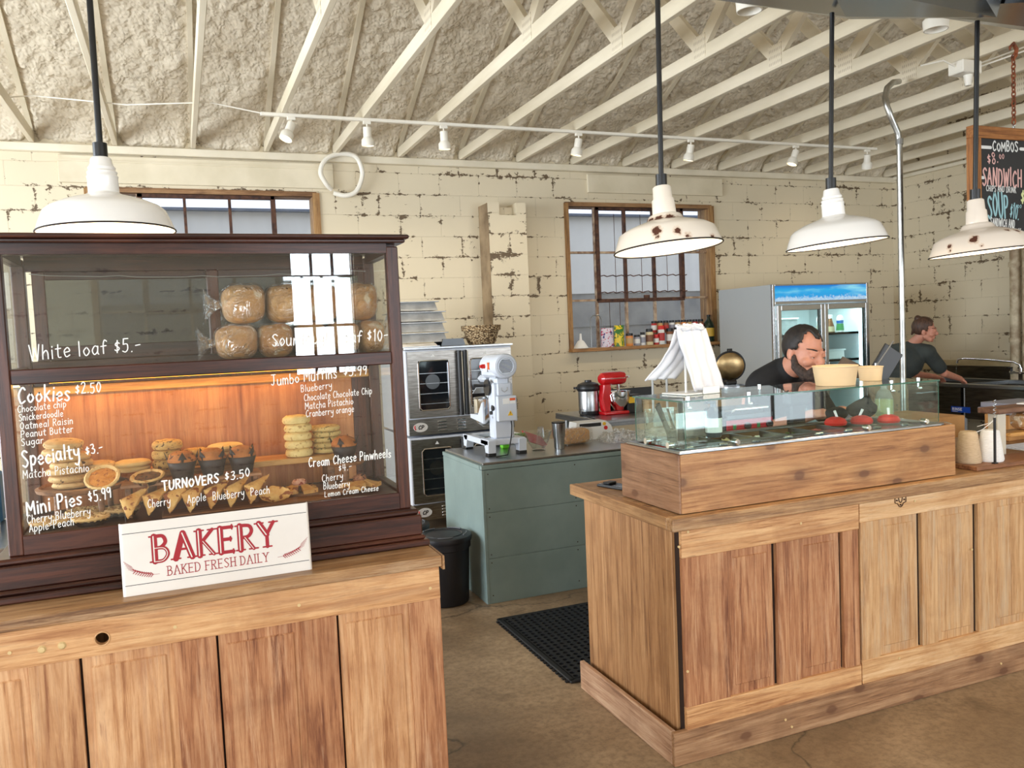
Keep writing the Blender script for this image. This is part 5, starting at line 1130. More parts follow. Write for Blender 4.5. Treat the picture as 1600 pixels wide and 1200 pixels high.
crumple('plastic_bag', 'crumpled clear plastic bag on the green counter beside the wrapped bread', 'plastic bag', 2.75, 4.92, .859, .13, .10, .08, m_film2, 3)
crumple('plastic_bag', 'flattened clear bag with white contents nearest the sandwich counter guard', 'plastic bag', 2.95, 4.98, .859, .11, .10, .05, m_film2, 9)
m_cloth = noisy('white_towel', (236, 232, 224), (220, 214, 204), 8, .9, .3)
crumple('towel', 'white towel spread on the green counter behind the clear bags', 'towel', 3.16, 5.02, .859, .15, .12, .045, m_cloth, 14)
b = M(); vs = b.lathe([(.020, 0), (.042, 0), (.042, .14), (.020, .14), (.020, 0)], 32); b.tf(vs, RX(pi/2) @ T3(0, 0, -.07)); tag(b.build('paper_roll', m_lab, None, smooth=True, loc=(2.12, 5.22, .90)), 'white paper roll lying behind the mixer', 'paper roll')
b = M(); b.box(-.085, .085, -.07, .07, 0, .004); o = b.build('folder', m_redp, None, loc=(2.20, 5.08, .90)); o.rotation_euler = (.5, .35, .2); tag(o, 'red folder propped up behind the glass bowl', 'folder')
b = M()
for i in range(7): b.tube([(i*.006, 0, 0), (i*.008-.01, .01, .05), (i*.012-.03, .02, .10)], .004, 6)
tag(b.build('herb_bunch', noisy('herb_green', (120, 160, 60), (80, 120, 40), 20), None, loc=(2.06, 5.02, .858)), 'bunch of green stems between the mixer and the glass bowl', 'herbs')
b = M(); b.box(-.03, .03, -.02, .02, 0, .08, .008); tag(b.build('packet', plain('lime_green', (120, 220, 40), .4), None, loc=(1.985, 5.10, .858)), 'bright green packet under the mixer', 'packet')

# black floor mat with round holes
t = thing('rubber_mat', 'black perforated anti-fatigue rubber mat on the floor behind the counters', 'mat', (1.60, 3.36, 0))
MW, ML, nx, ny = .86, .90, 22, 23; b = M(); dx = MW/nx; dy = ML/ny; rows = {}
for i in range(nx):
    for j in range(ny):
        cx_, cy_ = dx*(i+.5), dy*(j+.5); sq = []; ci = []
        for k_ in range(8):
            a = pi/4*k_+pi/8*0; s_ = 1/max(abs(cos(a)), abs(sin(a)))
            sq.append(b.bm.verts.new((cx_+dx/2*cos(a)*s_, cy_+dy/2*sin(a)*s_, .013))); ci.append(b.bm.verts.new((cx_+dx*.34*cos(a), cy_+dy*.34*sin(a), .013)))
        lo = [b.bm.verts.new((v.co.x, v.co.y, .004)) for v in ci]
        for k_ in range(8):
            n2 = (k_+1) % 8; b.bm.faces.new((sq[k_], sq[n2], ci[n2], ci[k_])); b.bm.faces.new((ci[k_], ci[n2], lo[n2], lo[k_]))
m_rub = plain('black_rubber', (26, 26, 30), .45)
b.build('perforated_sheet', m_rub, t)
b = M(); b.box(0, MW, 0, ML, 0.0005, .004); b.build('underside', plain('mat_shadow', (10, 10, 11), .8), t)
b = M(); b.box(-.03, 0, -.02, ML+.02, .001, .012, .004); b.box(-.03, MW, -.03, 0, .001, .012, .004); b.box(-.03, MW, ML, ML+.03, .001, .012, .004)
for j in range(26): b.box(-.045, -.03, j*.0355-.01, j*.0355+.008, .001, .008)
b.build('edge_strip', m_rub, t)

# round black bins
def bin_(x, y, rz, label):
    t = thing('trash_bin', label, 'bin', (x, y, 0), rz, 'round black bins')
    b = M(); b.lathe([(0, .005), (.135, .005), (.140, .012), (.155, .34), (.165, .345), (.166, .40), (.160, .40), (.150, .345), (0, .02)], 44); b.build('drum', m_rub, t, smooth=True)
    b = M(); b.lathe([(.172, .385), (.176, .40), (.172, .418), (.150, .425), (.120, .421), (.116, .427), (.110, .421), (.05, .422), (0, .426)], 44); b.build('lid', m_rub, t, smooth=True)
    for k_ in range(5): b = M(); b.tube([(.142*cos(a), .142*sin(a), .427) for a in [k_*1.257+.22*i/5*3 for i in range(6)]], .004, 6); b.build('lid_rib', plain('bin_scuff', (96, 98, 102), .5), t)
    for s_ in (0, pi): b = M(); b.box(.155, .185, -.035, .035, .33, .365, .006, R=RZ(s_)); b.build('handle', m_rub, t)
bin_(1.42, 4.755, .4, 'round black bin in front, against the end of the green counter'); bin_(1.27, 5.16, 2, 'round black bin behind, partly hidden by the pastry case')

# double convection oven
m_ovst = noisy('oven_steel', (170, 164, 156), (134, 128, 122), 10, .3, .03, 1, stretch=(1, 8, 8)); m_ovside = plain('oven_side_white', (214, 218, 226), .4); m_ovgl = plain('oven_glass', (22, 26, 30), .08, coat=.5)
OV = thing('convection_oven', 'double-deck stainless convection oven with windowed doors against the back wall', 'oven', (1.72, 6.60, 0))
def O_(nm, b, m_, par=OV, **k): return b.build(nm, m_, par, **k)
W_ = .95
for x in (.04, W_-.04):
    for y in (.06, .85): b = M(); b.cone((x, y, 0), (x, y, .09), .022, seg=14); O_('leg', b, m_steeld)
m_fire = noisy('amber_glow_plate', (150, 140, 128), (120, 112, 104), 5, .3, 0, 1)
for dk, z0 in enumerate((.09, .81)):
    h = .70 if dk == 0 else .715
    b = M(); b.box(0, W_, .012, .92, z0, z0+h, .004); body = O_('deck_body', b, m_ovside)
    b = M(); b.box(.0, W_, 0, .014, z0, z0+.135, .003); cp = b.build('control_panel', m_ovst, body)
    b = M(); vs = b.lathe([(0, 0), (.05, 0), (.05, .003), (0, .003)], 28); b.tf(vs, T3(.10, -.001, z0+.068) @ RX(pi/2) @ Matrix.Diagonal((1.25, .78, 1, 1))); bd = b.build('oval_badge', plain('badge_silver', (214, 208, 200), .3), cp)
    b = M(); write(b.bm, 'CPG', .078, z0+.052, .148, z0+.052, .03, .007, -.0052, italic=.2); b.build('lettering', m_blkp, cp)
    b = M(); b.tube([(.052, -.004, z0+.085), (.048, -.004, z0+.065), (.058, -.004, z0+.05)], .005, 6); b.build('red_swoosh', m_redp, cp)
    for vx in (.25, .42, .80):
        b = M()
        for k_ in range(4): b.box(vx, vx+.085, -.012, 0, z0+.022+k_*.026, z0+.036+k_*.026, .004)
        b.build('vent_louvre', m_chrome, cp)
    for s_, (xa, xb) in enumerate(((.012, .44), (.53, W_-.012))):
        b = M(); zz0, zz1 = z0+.148, z0+h-.015
        wx0, wx1 = (xa+.09, xb-.075) if s_ == 0 else (xa+.03, xb-.10); wz0, wz1 = zz0+.06, zz1-.08
        wall = [(xa, zz0, xb, wz0), (xa, wz1, xb, zz1), (xa, wz0, wx0, wz1), (wx1, wz0, xb, wz1)]
        for a, c_, d_, e_ in wall: b.box(a, d_, -.012, .012, c_, e_)
        dr_ = O_('door', b, m_ovst, body)
        b = M(); b.box(wx0, wx1, -.002, .004, wz0, wz1); b.build('door_window', m_ovgl, dr_)
        b = M(); P = [(wx0+.0, wz0+.02), (wx0+.02, wz0), (wx1-.02, wz0), (wx1, wz0+.02), (wx1, wz1-.02), (wx1-.02, wz1), (wx0+.02, wz1), (wx0, wz1-.02)]
        b.tube([(x, -.013, z) for x, z in P], .006, 8, closed=True); b.build('window_bezel', m_chrome, dr_)
        b = M()
        for k_ in range(4): b.box(wx0+.01, wx1-.01, -.004, -.001, wz0+.05+k_*.085, wz0+.055+k_*.085)
        b.build('rack', m_steel, dr_)
        b = M(); vs = b.lathe([(.0, 0), (.06, 0), (.063, .002), (.058, .002)], 30); b.tf(vs, T3((wx0+wx1)/2-.01, -.003, (wz0+wz1)/2+.03) @ RX(pi/2)); b.build('fan', m_steeld, dr_)
        b = M(); b.prism([(0, 0), (.034, 0), (.017, .028)], .001, R=T3((wx0+wx1)/2-.017, -.0125, zz1-.048) @ RX(pi/2)); b.build('warning_triangle', plain('sticker_white', (230, 230, 226), .5), dr_)
    for xh in (.455, .505):
        b = M(); b.cone((xh, -.045, z0+.15), (xh, -.045, z0+h-.02), .020, seg=20); b.box(xh-.012, xh+.012, -.045, .0, z0+.17, z0+.2); b.box(xh-.012, xh+.012, -.045, .0, z0+h-.07, z0+h-.04); hd = O_('door_handle', b, m_blkp, body, smooth=True)
        b = M(); b.box(xh-.021, xh-.010, -.066, -.055, z0+.16, z0+h-.03, .002); 
        b.bm.free()
        b = M(); b.cone((xh+.018, -.058, z0+.16), (xh+.018, -.058, z0+h-.03), .006, seg=10); O_('chrome_strip', b, m_chrome, body, smooth=True)
b = M(); b.box(-.01, W_+.01, -.01, .93, 1.527, 1.545, .003); O_('top_panel', b, m_steel)
# things on the oven
m_pan = noisy('satin_pan_steel', (214, 214, 212), (186, 186, 184), 9, .5, .05, .85)

pans = [(-.08, 1.546, .46, .50, .035, 0), (.02, 1.585, .46, .40, .085, 0), (.015, 1.675, .44, .40, .085, 0), (.015, 1.765, .44, .40, .085, 0), (.0, 1.855, .36, .38, .082, 0)]
for i, (dx_, z, w_, d_, h_, _) in enumerate(pans):
    t = thing('steel_pan', 'stainless hotel pan, %s from the top of the pile on the oven' % ORD[4-i], 'pan', (1.72+.17+dx_, 6.95, z), 0, 'steel pans piled on the oven')
    b = M(); a0, a1 = w_/2, w_/2-.02; y0, y1 = d_/2, d_/2-.02
    lo = [b.bm.verts.new((sx*a0, sy*y0, 0)) for sx, sy in ((-1, -1), (1, -1), (1, 1), (-1, 1))]; hi = [b.bm.verts.new((sx*a1, sy*y1, h_*.86)) for sx, sy in ((-1, -1), (1, -1), (1, 1), (-1, 1))]
    for k_ in range(4): b.bm.faces.new((lo[k_], lo[(k_+1) % 4], hi[(k_+1) % 4], hi[k_]))
    b.bm.faces.new(hi); b.build('pan_body', m_pan, t)
    b = M(); b.box(-a0-.012, a0+.012, -y0-.012, y0+.012, h_*.86, h_*.96, .003) if i else b.box(-a0-.01, a0+.01, -y0-.01, y0+.01, 0, .006); b.build('rim', m_steel, t)
b = M(); b.prism([(-.11, 0), (.11, 0), (.09, .06), (-.09, .06)], .24, R=T3(0, .14, 0) @ RX(pi/2)); tag(b.build('roasting_tin', m_steeld, None, loc=(2.185, 6.83, 1.546)), 'dark steel tin lying upside down between the pans and the basket', 'tin')
# basket
n = N('woven_seagrass'); v = n.co((1, 1, 1)); w1 = n.n('ShaderNodeTexVoronoi', {'Vector': n.co((55, 55, 90)), 'Scale': 1.0}).outputs[0]
n.P(col=n.ramp(w1, [(.15, S((226, 204, 164))), (.5, S((150, 120, 82))), (.8, S((60, 44, 30)))]), rough=.9, nrm=n.bump(w1, 1, .01))
t = thing('basket', 'round woven seagrass basket on top of the oven', 'basket', (2.47, 6.80, 1.546))
b = M(); b.lathe([(0, 0), (.11, 0), (.125, .02), (.155, .115), (.172, .12), (.176, .165), (.160, .165), (.15, .12), (.11, .02), (0, .02)], 48); b.build('weave', n.m, t, smooth=True)

# steel table with urn, red mixer and boxes
TB = thing('steel_table', 'stainless steel table on tube legs under the red mixer', 'table', (3.0, 5.60, 0))
b = M(); b.box(0, 2.2, 0, .86, .895, .92, .004); b.box(0, 2.2, 0, .02, .87, .895); b.box(0, .02, 0, .86, .87, .895); b.build('tabletop', m_steel, TB)
b = M(); b.box(.05, 2.15, .05, .81, .30, .315); b.build('lower_shelf', m_steeld, TB)
for x in (.08, 2.1):
    for y in (.06, .80): b = M(); b.cone((x, y, 0), (x, y, .895), .02, seg=14); b.build('leg', m_steel, TB)
t = thing('pressure_cooker', 'tall steel cooker with a black lid left of the red mixer', 'cooker', (3.145, 6.10, .92))
b = M(); b.lathe([(0, .0), (.078, 0), (.085, .02), (.085, .035)], 36); b.build('base', m_blkp, t, smooth=True); b = M(); b.lathe([(.085, .035), (.086, .20), (.084, .205)], 36); b.build('body', m_steel, t, smooth=True)
b = M(); b.lathe([(.090, .20), (.098, .215), (.098, .235), (.085, .258), (.05, .272), (.03, .275), (.028, .29), (0, .292)], 36); b.box(.08, .13, -.02, .02, .22, .24, .004); b.box(-.13, -.08, -.02, .02, .22, .24, .004); b.build('lid', m_blkp, t, smooth=True)
b = M(); b.tube([(-.09, -.03, .05), (-.18, -.2, .03), (-.16, -.45, .004), (-.14, -.52, -.15), (-.14, -.515, -.4)], .005, 8); b.build('power_cord', m_blkp, t)
m_kred = plain('gloss_red', (196, 18, 26), .18, coat=.6)
t = thing('stand_mixer', 'glossy red tilt-head stand mixer with a steel bowl on the steel table', 'mixer', (3.30, 6.0, .92))
b = M(); b.box(-.10, .13, -.085, .085, 0, .028, .012, seg=3); b.build('base', m_kred, t, smooth=True)
b = M()
pr = [(-.085, .02), (-.02, .02), (-.035, .12), (-.030, .22), (-.01, .245), (-.01, .26), (-.085, .26), (-.095, .14)]
b.prism(pr, .085, R=T3(0, .0425, 0) @ RX(pi/2)); bmesh.ops.bevel(b.bm, geom=b.bm.edges[:], offset=.012, segments=3, affect='EDGES'); b.build('pedestal', m_kred, t, smooth=True)
b = M(); vs = b.lathe([(0, -.10), (.035, -.098), (.056, -.08), (.062, -.04), (.062, .09), (.055, .125), (.04, .135), (0, .137)], 36); b.tf(vs, T3(.0, 0, .298) @ RY(pi/2) @ Matrix.Diagonal((.9, 1, 1, 1))); b.build('motor_head', m_kred, t, smooth=True)
b = M(); vs = b.lathe([(.0635, -.03), (.0645, -.02), (.0645, .10), (.0630, .11)], 36); b.tf(vs, T3(0, 0, .298) @ RY(pi/2) @ Matrix.Diagonal((.16, 1.0, 1, 1))); b.build('chrome_band', m_chrome, t, smooth=True)
b = M(); b.cone((.135, 0, .30), (.15, 0, .30), .018, seg=18); b.cone((.12, -.055, .31), (.13, -.085, .31), .010, seg=12); b.build('attachment_knob', m_chrome, t, smooth=True)
b = M(); b.cone((.075, 0, .245), (.075, 0, .19), .014, seg=12); b.tube([(.075+.03*sin(a)*(1), .0, .12-.045*cos(a)+.03) for a in [2*pi*i/16 for i in range(16)]], .003, 6, closed=True); b.build('beater', m_chrome, t, smooth=True)
b = M(); b.lathe([(0, .03), (.04, .03), (.045, .035), (.05, .05), (.082, .09), (.094, .13), (.098, .185), (.101, .187), (.094, .185), (.075, .09), (0, .05)], 40, c=(.075, 0, 0)); bw_ = b.build('mixing_bowl', m_chrome, t, smooth=True); b = M(); b.tube([(-.02, -.05, .17), (-.05, -.09, .165), (-.045, -.1, .12), (-.01, -.07, .09)], .004, 8); b.build('bowl_handle', m_chrome, bw_)
def carton(x, y, z, sx, sy, sz, rz, c, label, name='carton', cat='box', parts=()):
    t = thing(name, label, cat, (x, y, z), rz); b = M(); b.box(-sx/2, sx/2, -sy/2, sy/2, 0, sz, .003); b.build('box_body', c, t)
    for (u0, u1, v0, v1, mt) in parts: b = M(); b.box(-sx/2+u0*sx, -sx/2+u1*sx, -sy/2-.0012, -sy/2, v0*sz, v1*sz); b.build('print', mt, t)
    return t
carton(3.50, 6.02, .92, .15, .12, .15, .1, m_blkp, 'black carton with a yellow panel right of the red mixer', parts=((.1, .5, .55, .9, m_yel), (.55, .95, .45, .8, plain('navy_print', (50, 54, 90), .5))))
carton(3.72, 5.95, .92, .26, .20, .10, -.1, noisy('kraft_carton', (186, 144, 96), (168, 126, 80), 5, .8), 'brown cardboard box on the steel table behind the guard')
carton(4.35, 5.80, .92, .30, .24, .12, .05, noisy('kraft_carton2', (176, 140, 100), (150, 116, 80), 5, .8), 'brown box below the open pressure canner')
t = thing('chopping_board', 'black-edged board leaning behind the cartons', 'board', (3.62, 6.2, .92)); b = M(); b.box(-.24, .24, 0, .015, .0, .19, .004, R=RX(-.15)); b.build('board', m_blkp, t)
t = thing('knife', 'green-handled knife lying on the board edge', 'knife', (3.62, 5.98, 1.025)); b = M(); b.box(-.07, .03, -.012, .012, 0, .018, .006); b.build('handle', plain('green_plastic', (30, 90, 66), .4), t); b = M(); b.box(.03, .20, -.002, .002, 0, .03); b.build('blade', m_steel, t)
for x, z1, l in ((3.585, 1.33, 'left of two upright clear rods behind the guard'), (3.72, 1.33, 'right of two upright clear rods behind the guard')):
    b = M(); b.cone((0, 0, 0), (0, 0, z1-1.03), .010, seg=12); tag(b.build('acrylic_rod', plain('acrylic', (206, 208, 206), .2), None, loc=(x, 5.80, 1.02 if False else .92)), l, 'rod')
# open pressure canner: gold-brown lid standing up
t = thing('pressure_canner', 'pressure canner with its round black-rimmed lid standing open beside the fridge', 'canner', (4.36, 5.78, 1.04))
b = M(); b.lathe([(0, 0), (.11, 0), (.12, .01), (.12, .06), (.125, .065), (.118, .065), (.115, .012), (0, .01)], 36); b.build('pot', m_steel, t, smooth=True)
b = M(); vs = b.lathe([(0, .02), (.06, .022), (.10, .010), (.112, 0), (.12, -.004), (.118, .02), (.09, .035), (.04, .045), (0, .046)], 40); b.tf(vs, T3(.02, .05, .225) @ RZ(-.45) @ RX(radians(96))); b.build('lid', noisy('gold_lid', (190, 164, 120), (150, 124, 86), 8, .3, 0, 1), t, smooth=True)
b = M(); b.tube([(.122*cos(a), .122*sin(a), .006) for a in [2*pi*i/40 for i in range(40)]], .012, 8, closed=True); b.tf(b.bm.verts[:], T3(.02, .05, .225) @ RZ(-.45) @ RX(radians(96))); b.box(-.0, .04, .03, .06, .345, .375, .004); b.build('lid_rim', m_blkp, t, smooth=True)
b = M(); b.box(-.05, .06, .0, .09, .065, .105, .01); b.build('hinge', m_blkp, t)

# panini press on the green counter
t = thing('panini_press', 'red-fronted panini press with green switches seen through the guard glass', 'panini press', (2.43, 3.10, .93))
m_pr = plain('press_red', (176, 20, 40), .35)
b = M(); b.box(-.135, .135, 0, .17, .02, .26, .008); b.build('body', m_blkp, t)
b = M(); b.box(-.13, .13, -.008, .0, .190, .250, .002); fp = b.build('front_panel', m_pr, t)
b = M(); b.box(-.13, .13, -.010, .0, .254, .275, .002); b.build('upper_trim', m_steeld, t)
b = M(); b.box(-.135, .135, .02, .17, .26, .30, .012, seg=2); b.build('top_plate', m_blkp, t)
b = M(); b.tube([(-.09, .01, .285), (-.09, -.02, .30), (.09, -.02, .30), (.09, .01, .285)], .007, 10); b.build('handle', m_chrome, t, smooth=True)
for x in (-.02, .105): b = M(); b.cone((x, -.008, .220), (x, -.022, .220), .016, seg=20); b.build('dial', m_blkp, fp, smooth=True)
for x in (-.09, .045): b = M(); b.box(x-.008, x+.008, -.012, -.008, .208, .232); b.build('switch', plain('switch_green', (30, 130, 70), .3), fp)
b = M()
b.box(-.12, .12, .02, .15, 0, .02); b.build('foot', m_blkp, t)

# things inside the guard: knife box, red bowls, bottle, plastic card
t = thing('utensil_box', 'clear plastic box holding black tongs and knives inside the left end of the guard', 'utensil holder', (1.79, 2.74, 1.159))
b = M()
for (a, c_, d_, e_) in ((-.07, .07, -.115, -.112), (-.07, .07, .112, .115), (-.07, -.067, -.112, .112), (.067, .07, -.112, .112)): b.box(a, c_, d_, e_, 0, .135)
b.box(-.07, .07, -.115, .115, 0, .003); b.build('clear_box', m_clear, t)
for i, (x, y, a) in enumerate(((-.03, -.03, .5), (-.01, .02, .35), (.02, -.01, -.2))):
    b = M(); b.box(-.010, .010, -.004, .004, .004, .15, .003, R=T3(x, y, .02) @ RY(-a*.7) @ RX(-.2)); b.box(-.016, .016, -.005, .005, .0, .05, .004, R=T3(x, y, .012)); b.build('black_tool', m_blkp, t)
b = M(); b.box(-.002, .002, -.01, .01, 0, .14, R=T3(.03, .03, .006) @ RY(-.3)); b.build('knife_blade', m_steel, t)
t = thing('sanitizer_bottle', 'pump bottle with a pale label inside the guard near its left corner', 'bottle', (2.03, 2.82, 1.159))
b = M(); b.lathe([(0, 0), (.030, 0), (.034, .01), (.034, .09), (.020, .115), (.012, .125), (.012, .14), (0, .14)], 24); b.build('bottle', plain('smoke_plastic', (70, 74, 84), .2), t, smooth=True); b = M(); b.lathe([(.0345, .02), (.0345, .08)], 24); b.build('label', m_lab, t, smooth=True); b = M(); b.box(-.04, .012, -.006, .006, .14, .15, .002); b.build('pump', m_blkp, t)
for i, (x, y, w_) in enumerate(((2.66, 2.80, 'left'), (2.775, 2.765, 'middle'), (2.885, 2.72, 'right'))):
    t = thing('red_lidded_tub', 'red domed tub with white spoon handle, %s of three inside the guard' % w_, 'tub', (x, y, 1.159), i*2.0, 'red domed tubs')
    b = M(); b.lathe([(0, .0), (.044, 0), (.048, .010), (.040, .026), (.02, .034), (0, .036)], 28); b.build('lid', m_redp, t, smooth=True); b = M(); b.cone((.01, 0, .03), (-.005, .0, .062), .005, .006, seg=10); b.build('spoon_handle', m_lab, t, smooth=True)
t = thing('sauce_bottle', 'clear squeeze bottle half full of yellow dressing behind the guard', 'bottle', (3.24, 3.08, .93), 0)
b = M(); b.lathe([(0, 0), (.040, 0), (.044, .01), (.044, .28), (.030, .325), (.017, .335), (.018, .37), (0, .37)], 28); b.build('bottle', glass('milky_plastic', (.80, .84, .80), .6, .1, dirt=.5), t, smooth=True); b = M(); b.lathe([(0, .19), (.041, .19), (.041, .285), (0, .285)], 24); b.build('dressing', plain('dressing', (200, 204, 110), .4), t, smooth=True)

# bag rack and paper bowls on the guard top, tablet stand
m_tbag = noisy('white_bag_plastic', (222, 223, 228), (204, 205, 212), 6, .45, .15)
t = thing('bag_rack', 'small rack of white plastic carrier bags standing on top of the glass guard', 'bag rack', (1.905, 2.80, 1.349), .12)
b = M(); b.box(-.085, .09, -.075, .075, 0, .006, .002); b.build('base_plate', m_lab, t)
b = M(); b.tube([(-.02, .0, .006), (-.02, .0, .285)], .005, 8); b.tube([(.035, .0, .006), (.035, .0, .285)], .005, 8); b.build('hanger_post', m_lab, t)
for side, (yo, xs, lean) in enumerate(((-1, .01, .0), (1, .01, 0))):
    b = M(); nu, nv = 26, 20; g_ = []
    for j in range(nv+1):
        v = j/nv; row = []
        for i in range(nu+1):
            u = i/nu-.5
            wdt = .155*(1+.05*v); x = u*wdt+.012+(v*.035 if side == 0 else -v*.105*(.35+.65*v)); z = .262-v*(.245 if side == 0 else .20)
            y = yo*(.006+.062*v**1.3)+.006*sin(u*20+v*3+side)*(.3+v)+noise.noise(Vector((u*6, v*4, side*5)))*.008
            row.append(b.bm.verts.new((x, y, max(z, .008))))
        g_.append(row)
    for A, B in zip(g_, g_[1:]):
        for i in range(nu): b.bm.faces.new((A[i], A[i+1], B[i+1], B[i]))
    o = b.build('bag_stack', m_tbag, t, smooth=True, ang=80); md = o.modifiers.new('s', 'SOLIDIFY'); md.thickness = .006
b = M()
for i in range(7): b.tube([(-.055+.13*k_/10, .008*sin(k_*1.3+i)-.01+.003*i, .262+.004*i*.6+.003*sin(k_*2+i)) for k_ in range(11)], .006, 6)
b.build('bag_top_fold', m_tbag, t, smooth=True)
b = M(); b.box(.0, .085, -.082, -.076, .0, .028, .001); b.build('front_tab', m_lab, t)
m_kraft = noisy('kraft_paper', (226, 198, 158), (216, 186, 144), 3, .7); m_kin = plain('kraft_rim', (232, 204, 160), .6)
def tub(x, y, r, h, label, writing=False):
    t = thing('kraft_bowl', label, 'paper bowl', (x, y, 1.349)); b = M(); b.lathe([(0, .003), (r*.86, .003), (r*.87, .0), (r*.885, .012), (r, h), (r*.985, h), (r*.86, .014), (0, .012)], 48); b.build('cup_wall', m_kraft, t, smooth=True)
    b = M(); b.tube([(r*cos(a), r*sin(a), h) for a in [2*pi*i/48 for i in range(48)]], .0022, 8, closed=True); b.build('rolled_rim', m_kin, t, smooth=True)
    b = M(); b.lathe([(r*.884, .0125), (r*.886, .0135)], 48); b.build('seam', m_brn, t)
    if writing:
        b = M(); 
        for k_, s_ in enumerate(('SOUP', 'TO GO', 'CUP')):
            write(b.bm, s_, -.85+k_*0, .020+.010*k_-.0, -.45, .020+.010*k_, .007, .0014, 0, mapf=lambda u, v: ((r*.955)*cos(u-.0), (r*.955)*sin(u), v) if False else ((r*(.89+.11*v/h)+.0006)*cos(u), (r*(.89+.11*v/h)+.0006)*sin(u), v))
        b.build('handwriting', m_blkp, t)
tub(2.535, 2.665, .090, .080, 'large round kraft paper bowl on top of the glass guard')
tub(2.80, 2.735, .052, .060, 'small kraft paper cup with writing, right of the large bowl', True)
t = thing('tablet', 'slim dark tablet on a silver stand behind the kraft bowls', 'tablet', (2.90, 2.80, 1.349), -.35)
b = M(); b.box(-.05, .05, -.003, .003, .0, .16, .003, R=RY(.62) @ RX(-.1)); b.build('screen', m_blkp, t); b = M(); b.cone((-.045, -.012, .0), (.075, -.012, .165), .0035, seg=8); b.cone((0, .0, 0), (.0, .0, .07), .006, seg=10); b.build('stand', m_steel, t)
t = thing('dark_folder', 'dark brown card folder held up behind the large kraft bowl', 'folder', (2.80, 2.87, 1.349), .1)
b = M(); b.prism([(-.075, 0), (.085, 0), (.10, .055), (-.03, .105), (-.07, .06)], .006, R=RX(pi/2)); b.build('card', plain('dark_brown_card', (76, 64, 54), .6), t)
# phone on the counter
t = thing('phone', 'black phone in a case lying on the wooden counter left of the pine box', 'phone', (1.78, 3.14, .931), .35) if False else thing('phone', 'black phone in a case lying on the wooden counter behind the pine box', 'phone', (1.735, 3.14, .93), .3)
b = M(); b.box(-.04, .04, -.078, .078, 0, .011, .004, seg=2); b.build('body', m_blkp, t); b = M(); b.box(-.034, .034, -.072, .072, .011, .0116); b.build('screen', m_ovgl, t); b = M(); b.box(-.02, .03, .02, .06, .0115, .020, .003); b.build('wallet_clip', m_blkp, t)

t = thing('card_terminal', 'upright black terminal seen dark through the middle of the guard glass', 'terminal', (2.72, 3.12, .93), .1)
b = M(); b.box(-.05, .05, -.02, .02, .0, .34, .01); b.box(-.075, .075, -.03, .02, .29, .40, .015, seg=2); b.build('body', m_blkp, t); b = M(); b.box(-.08, .08, -.07, .07, 0, .02, .005); b.build('foot', m_blkp, t)
for (x, y, s_, l) in ((2.765, 2.90, .055, 'small black cloth bundle behind the left red tub'), (2.90, 2.885, .075, 'larger black cloth bundle behind the middle red tub')):
    b = M(); b.ell((0, 0, s_*.62), (s_, s_*.6, s_*.62), 4)
    for v in b.bm.verts: v.co += v.co*noise.noise(v.co*22+Vector((x*9, 0, 0)))*.25; v.co.z = max(v.co.z, .0)
    tag(b.build('cloth_bundle', noisy('black_cloth', (26, 26, 30), (14, 14, 17), 12, .8, .3), None, smooth=True, loc=(x, y, 1.160)), l, 'cloth', 'black cloth bundles')
# ------------------------------------------------------------------ drinks fridge
FR = thing('display_fridge', 'tall grey two-door glass fridge with a blue lit sign on top', 'fridge', (5.50, 6.60, 0))
def F_(nm, b, m_, par=FR, **k): return b.build(nm, m_, par, **k)
FW, FD, FH = 1.25, .88, 2.0
m_fg = plain('fridge_grey', (180, 183, 182), .35); m_fin = plain('fridge_liner', (214, 222, 222), .5); m_alu = plain('aluminium_frame', (190, 190, 190), .25, 1)
b = M(); b.box(0, .03, .03, FD, .05, FH); b.box(FW-.03, FW, .03, FD, .05, FH); b.box(.03, FW-.03, FD-.03, FD, .05, FH); b.box(.03, FW-.03, .03, FD, FH-.03, FH); b.box(.03, FW-.03, .03, FD-.03, .05, .20); F_('cabinet', b, m_fg)
b = M(); b.box(.031, .035, .05, FD-.03, .2, 1.8); b.box(FW-.035, FW-.031, .05, FD-.03, .2, 1.8); b.box(.03, FW-.03, FD-.036, FD-.031, .2, 1.8); b.box(.03, FW-.03, .05, FD-.03, 1.79, 1.8); F_('liner', b, m_fin)
b = M(); b.box(-.002, .028, 0, .03, .05, FH, .003); b.box(FW-.028, FW+.002, 0, .03, .05, FH, .003); b.box(.028, FW-.028, 0, .03, 1.80, 1.83, .003); b.box(.028, FW-.028, 0, .03, FH-.015, FH, .003); b.box(.028, FW-.028, 0, .03, .05, .2, .003); F_('front_frame', b, m_alu)
n = N('blue_lightbox'); v = n.co(); sp = n.n('ShaderNodeSeparateXYZ', {0: v}); zn = n.math('MULTIPLY_ADD', sp.outputs[2], 1/.155, -1.83/.155)
ice = n.noise(v, 26, 5, .7, .5); icem = n.ramp(n.math('ADD', n.math('MULTIPLY', ice, 1.0), n.math('MULTIPLY', zn, -.9)), [(.22, (0, 0, 0)), (.36, (1, 1, 1))])
cl = n.ramp(n.noise(n.co((1, 1, 5)), 2.2, 3), [(.5, (0, 0, 0)), (.75, (1, 1, 1))])
blue = n.ramp(zn, [(0, S((30, 150, 226))), (.7, S((40, 176, 236))), (1, S((20, 120, 214)))])
c = n.mix(cl, blue, S((150, 226, 250))); c = n.mix(icem, c, n.mix(n.noise(v, 70, 3), S((70, 170, 230)), S((240, 250, 255))))
n.P(col=(0, 0, 0, 1), emc=c, ems=1.35, rough=.2); b = M(); b.box(.028, FW-.028, .004, .03, 1.83, FH-.015); F_('light_box', b, n.m)
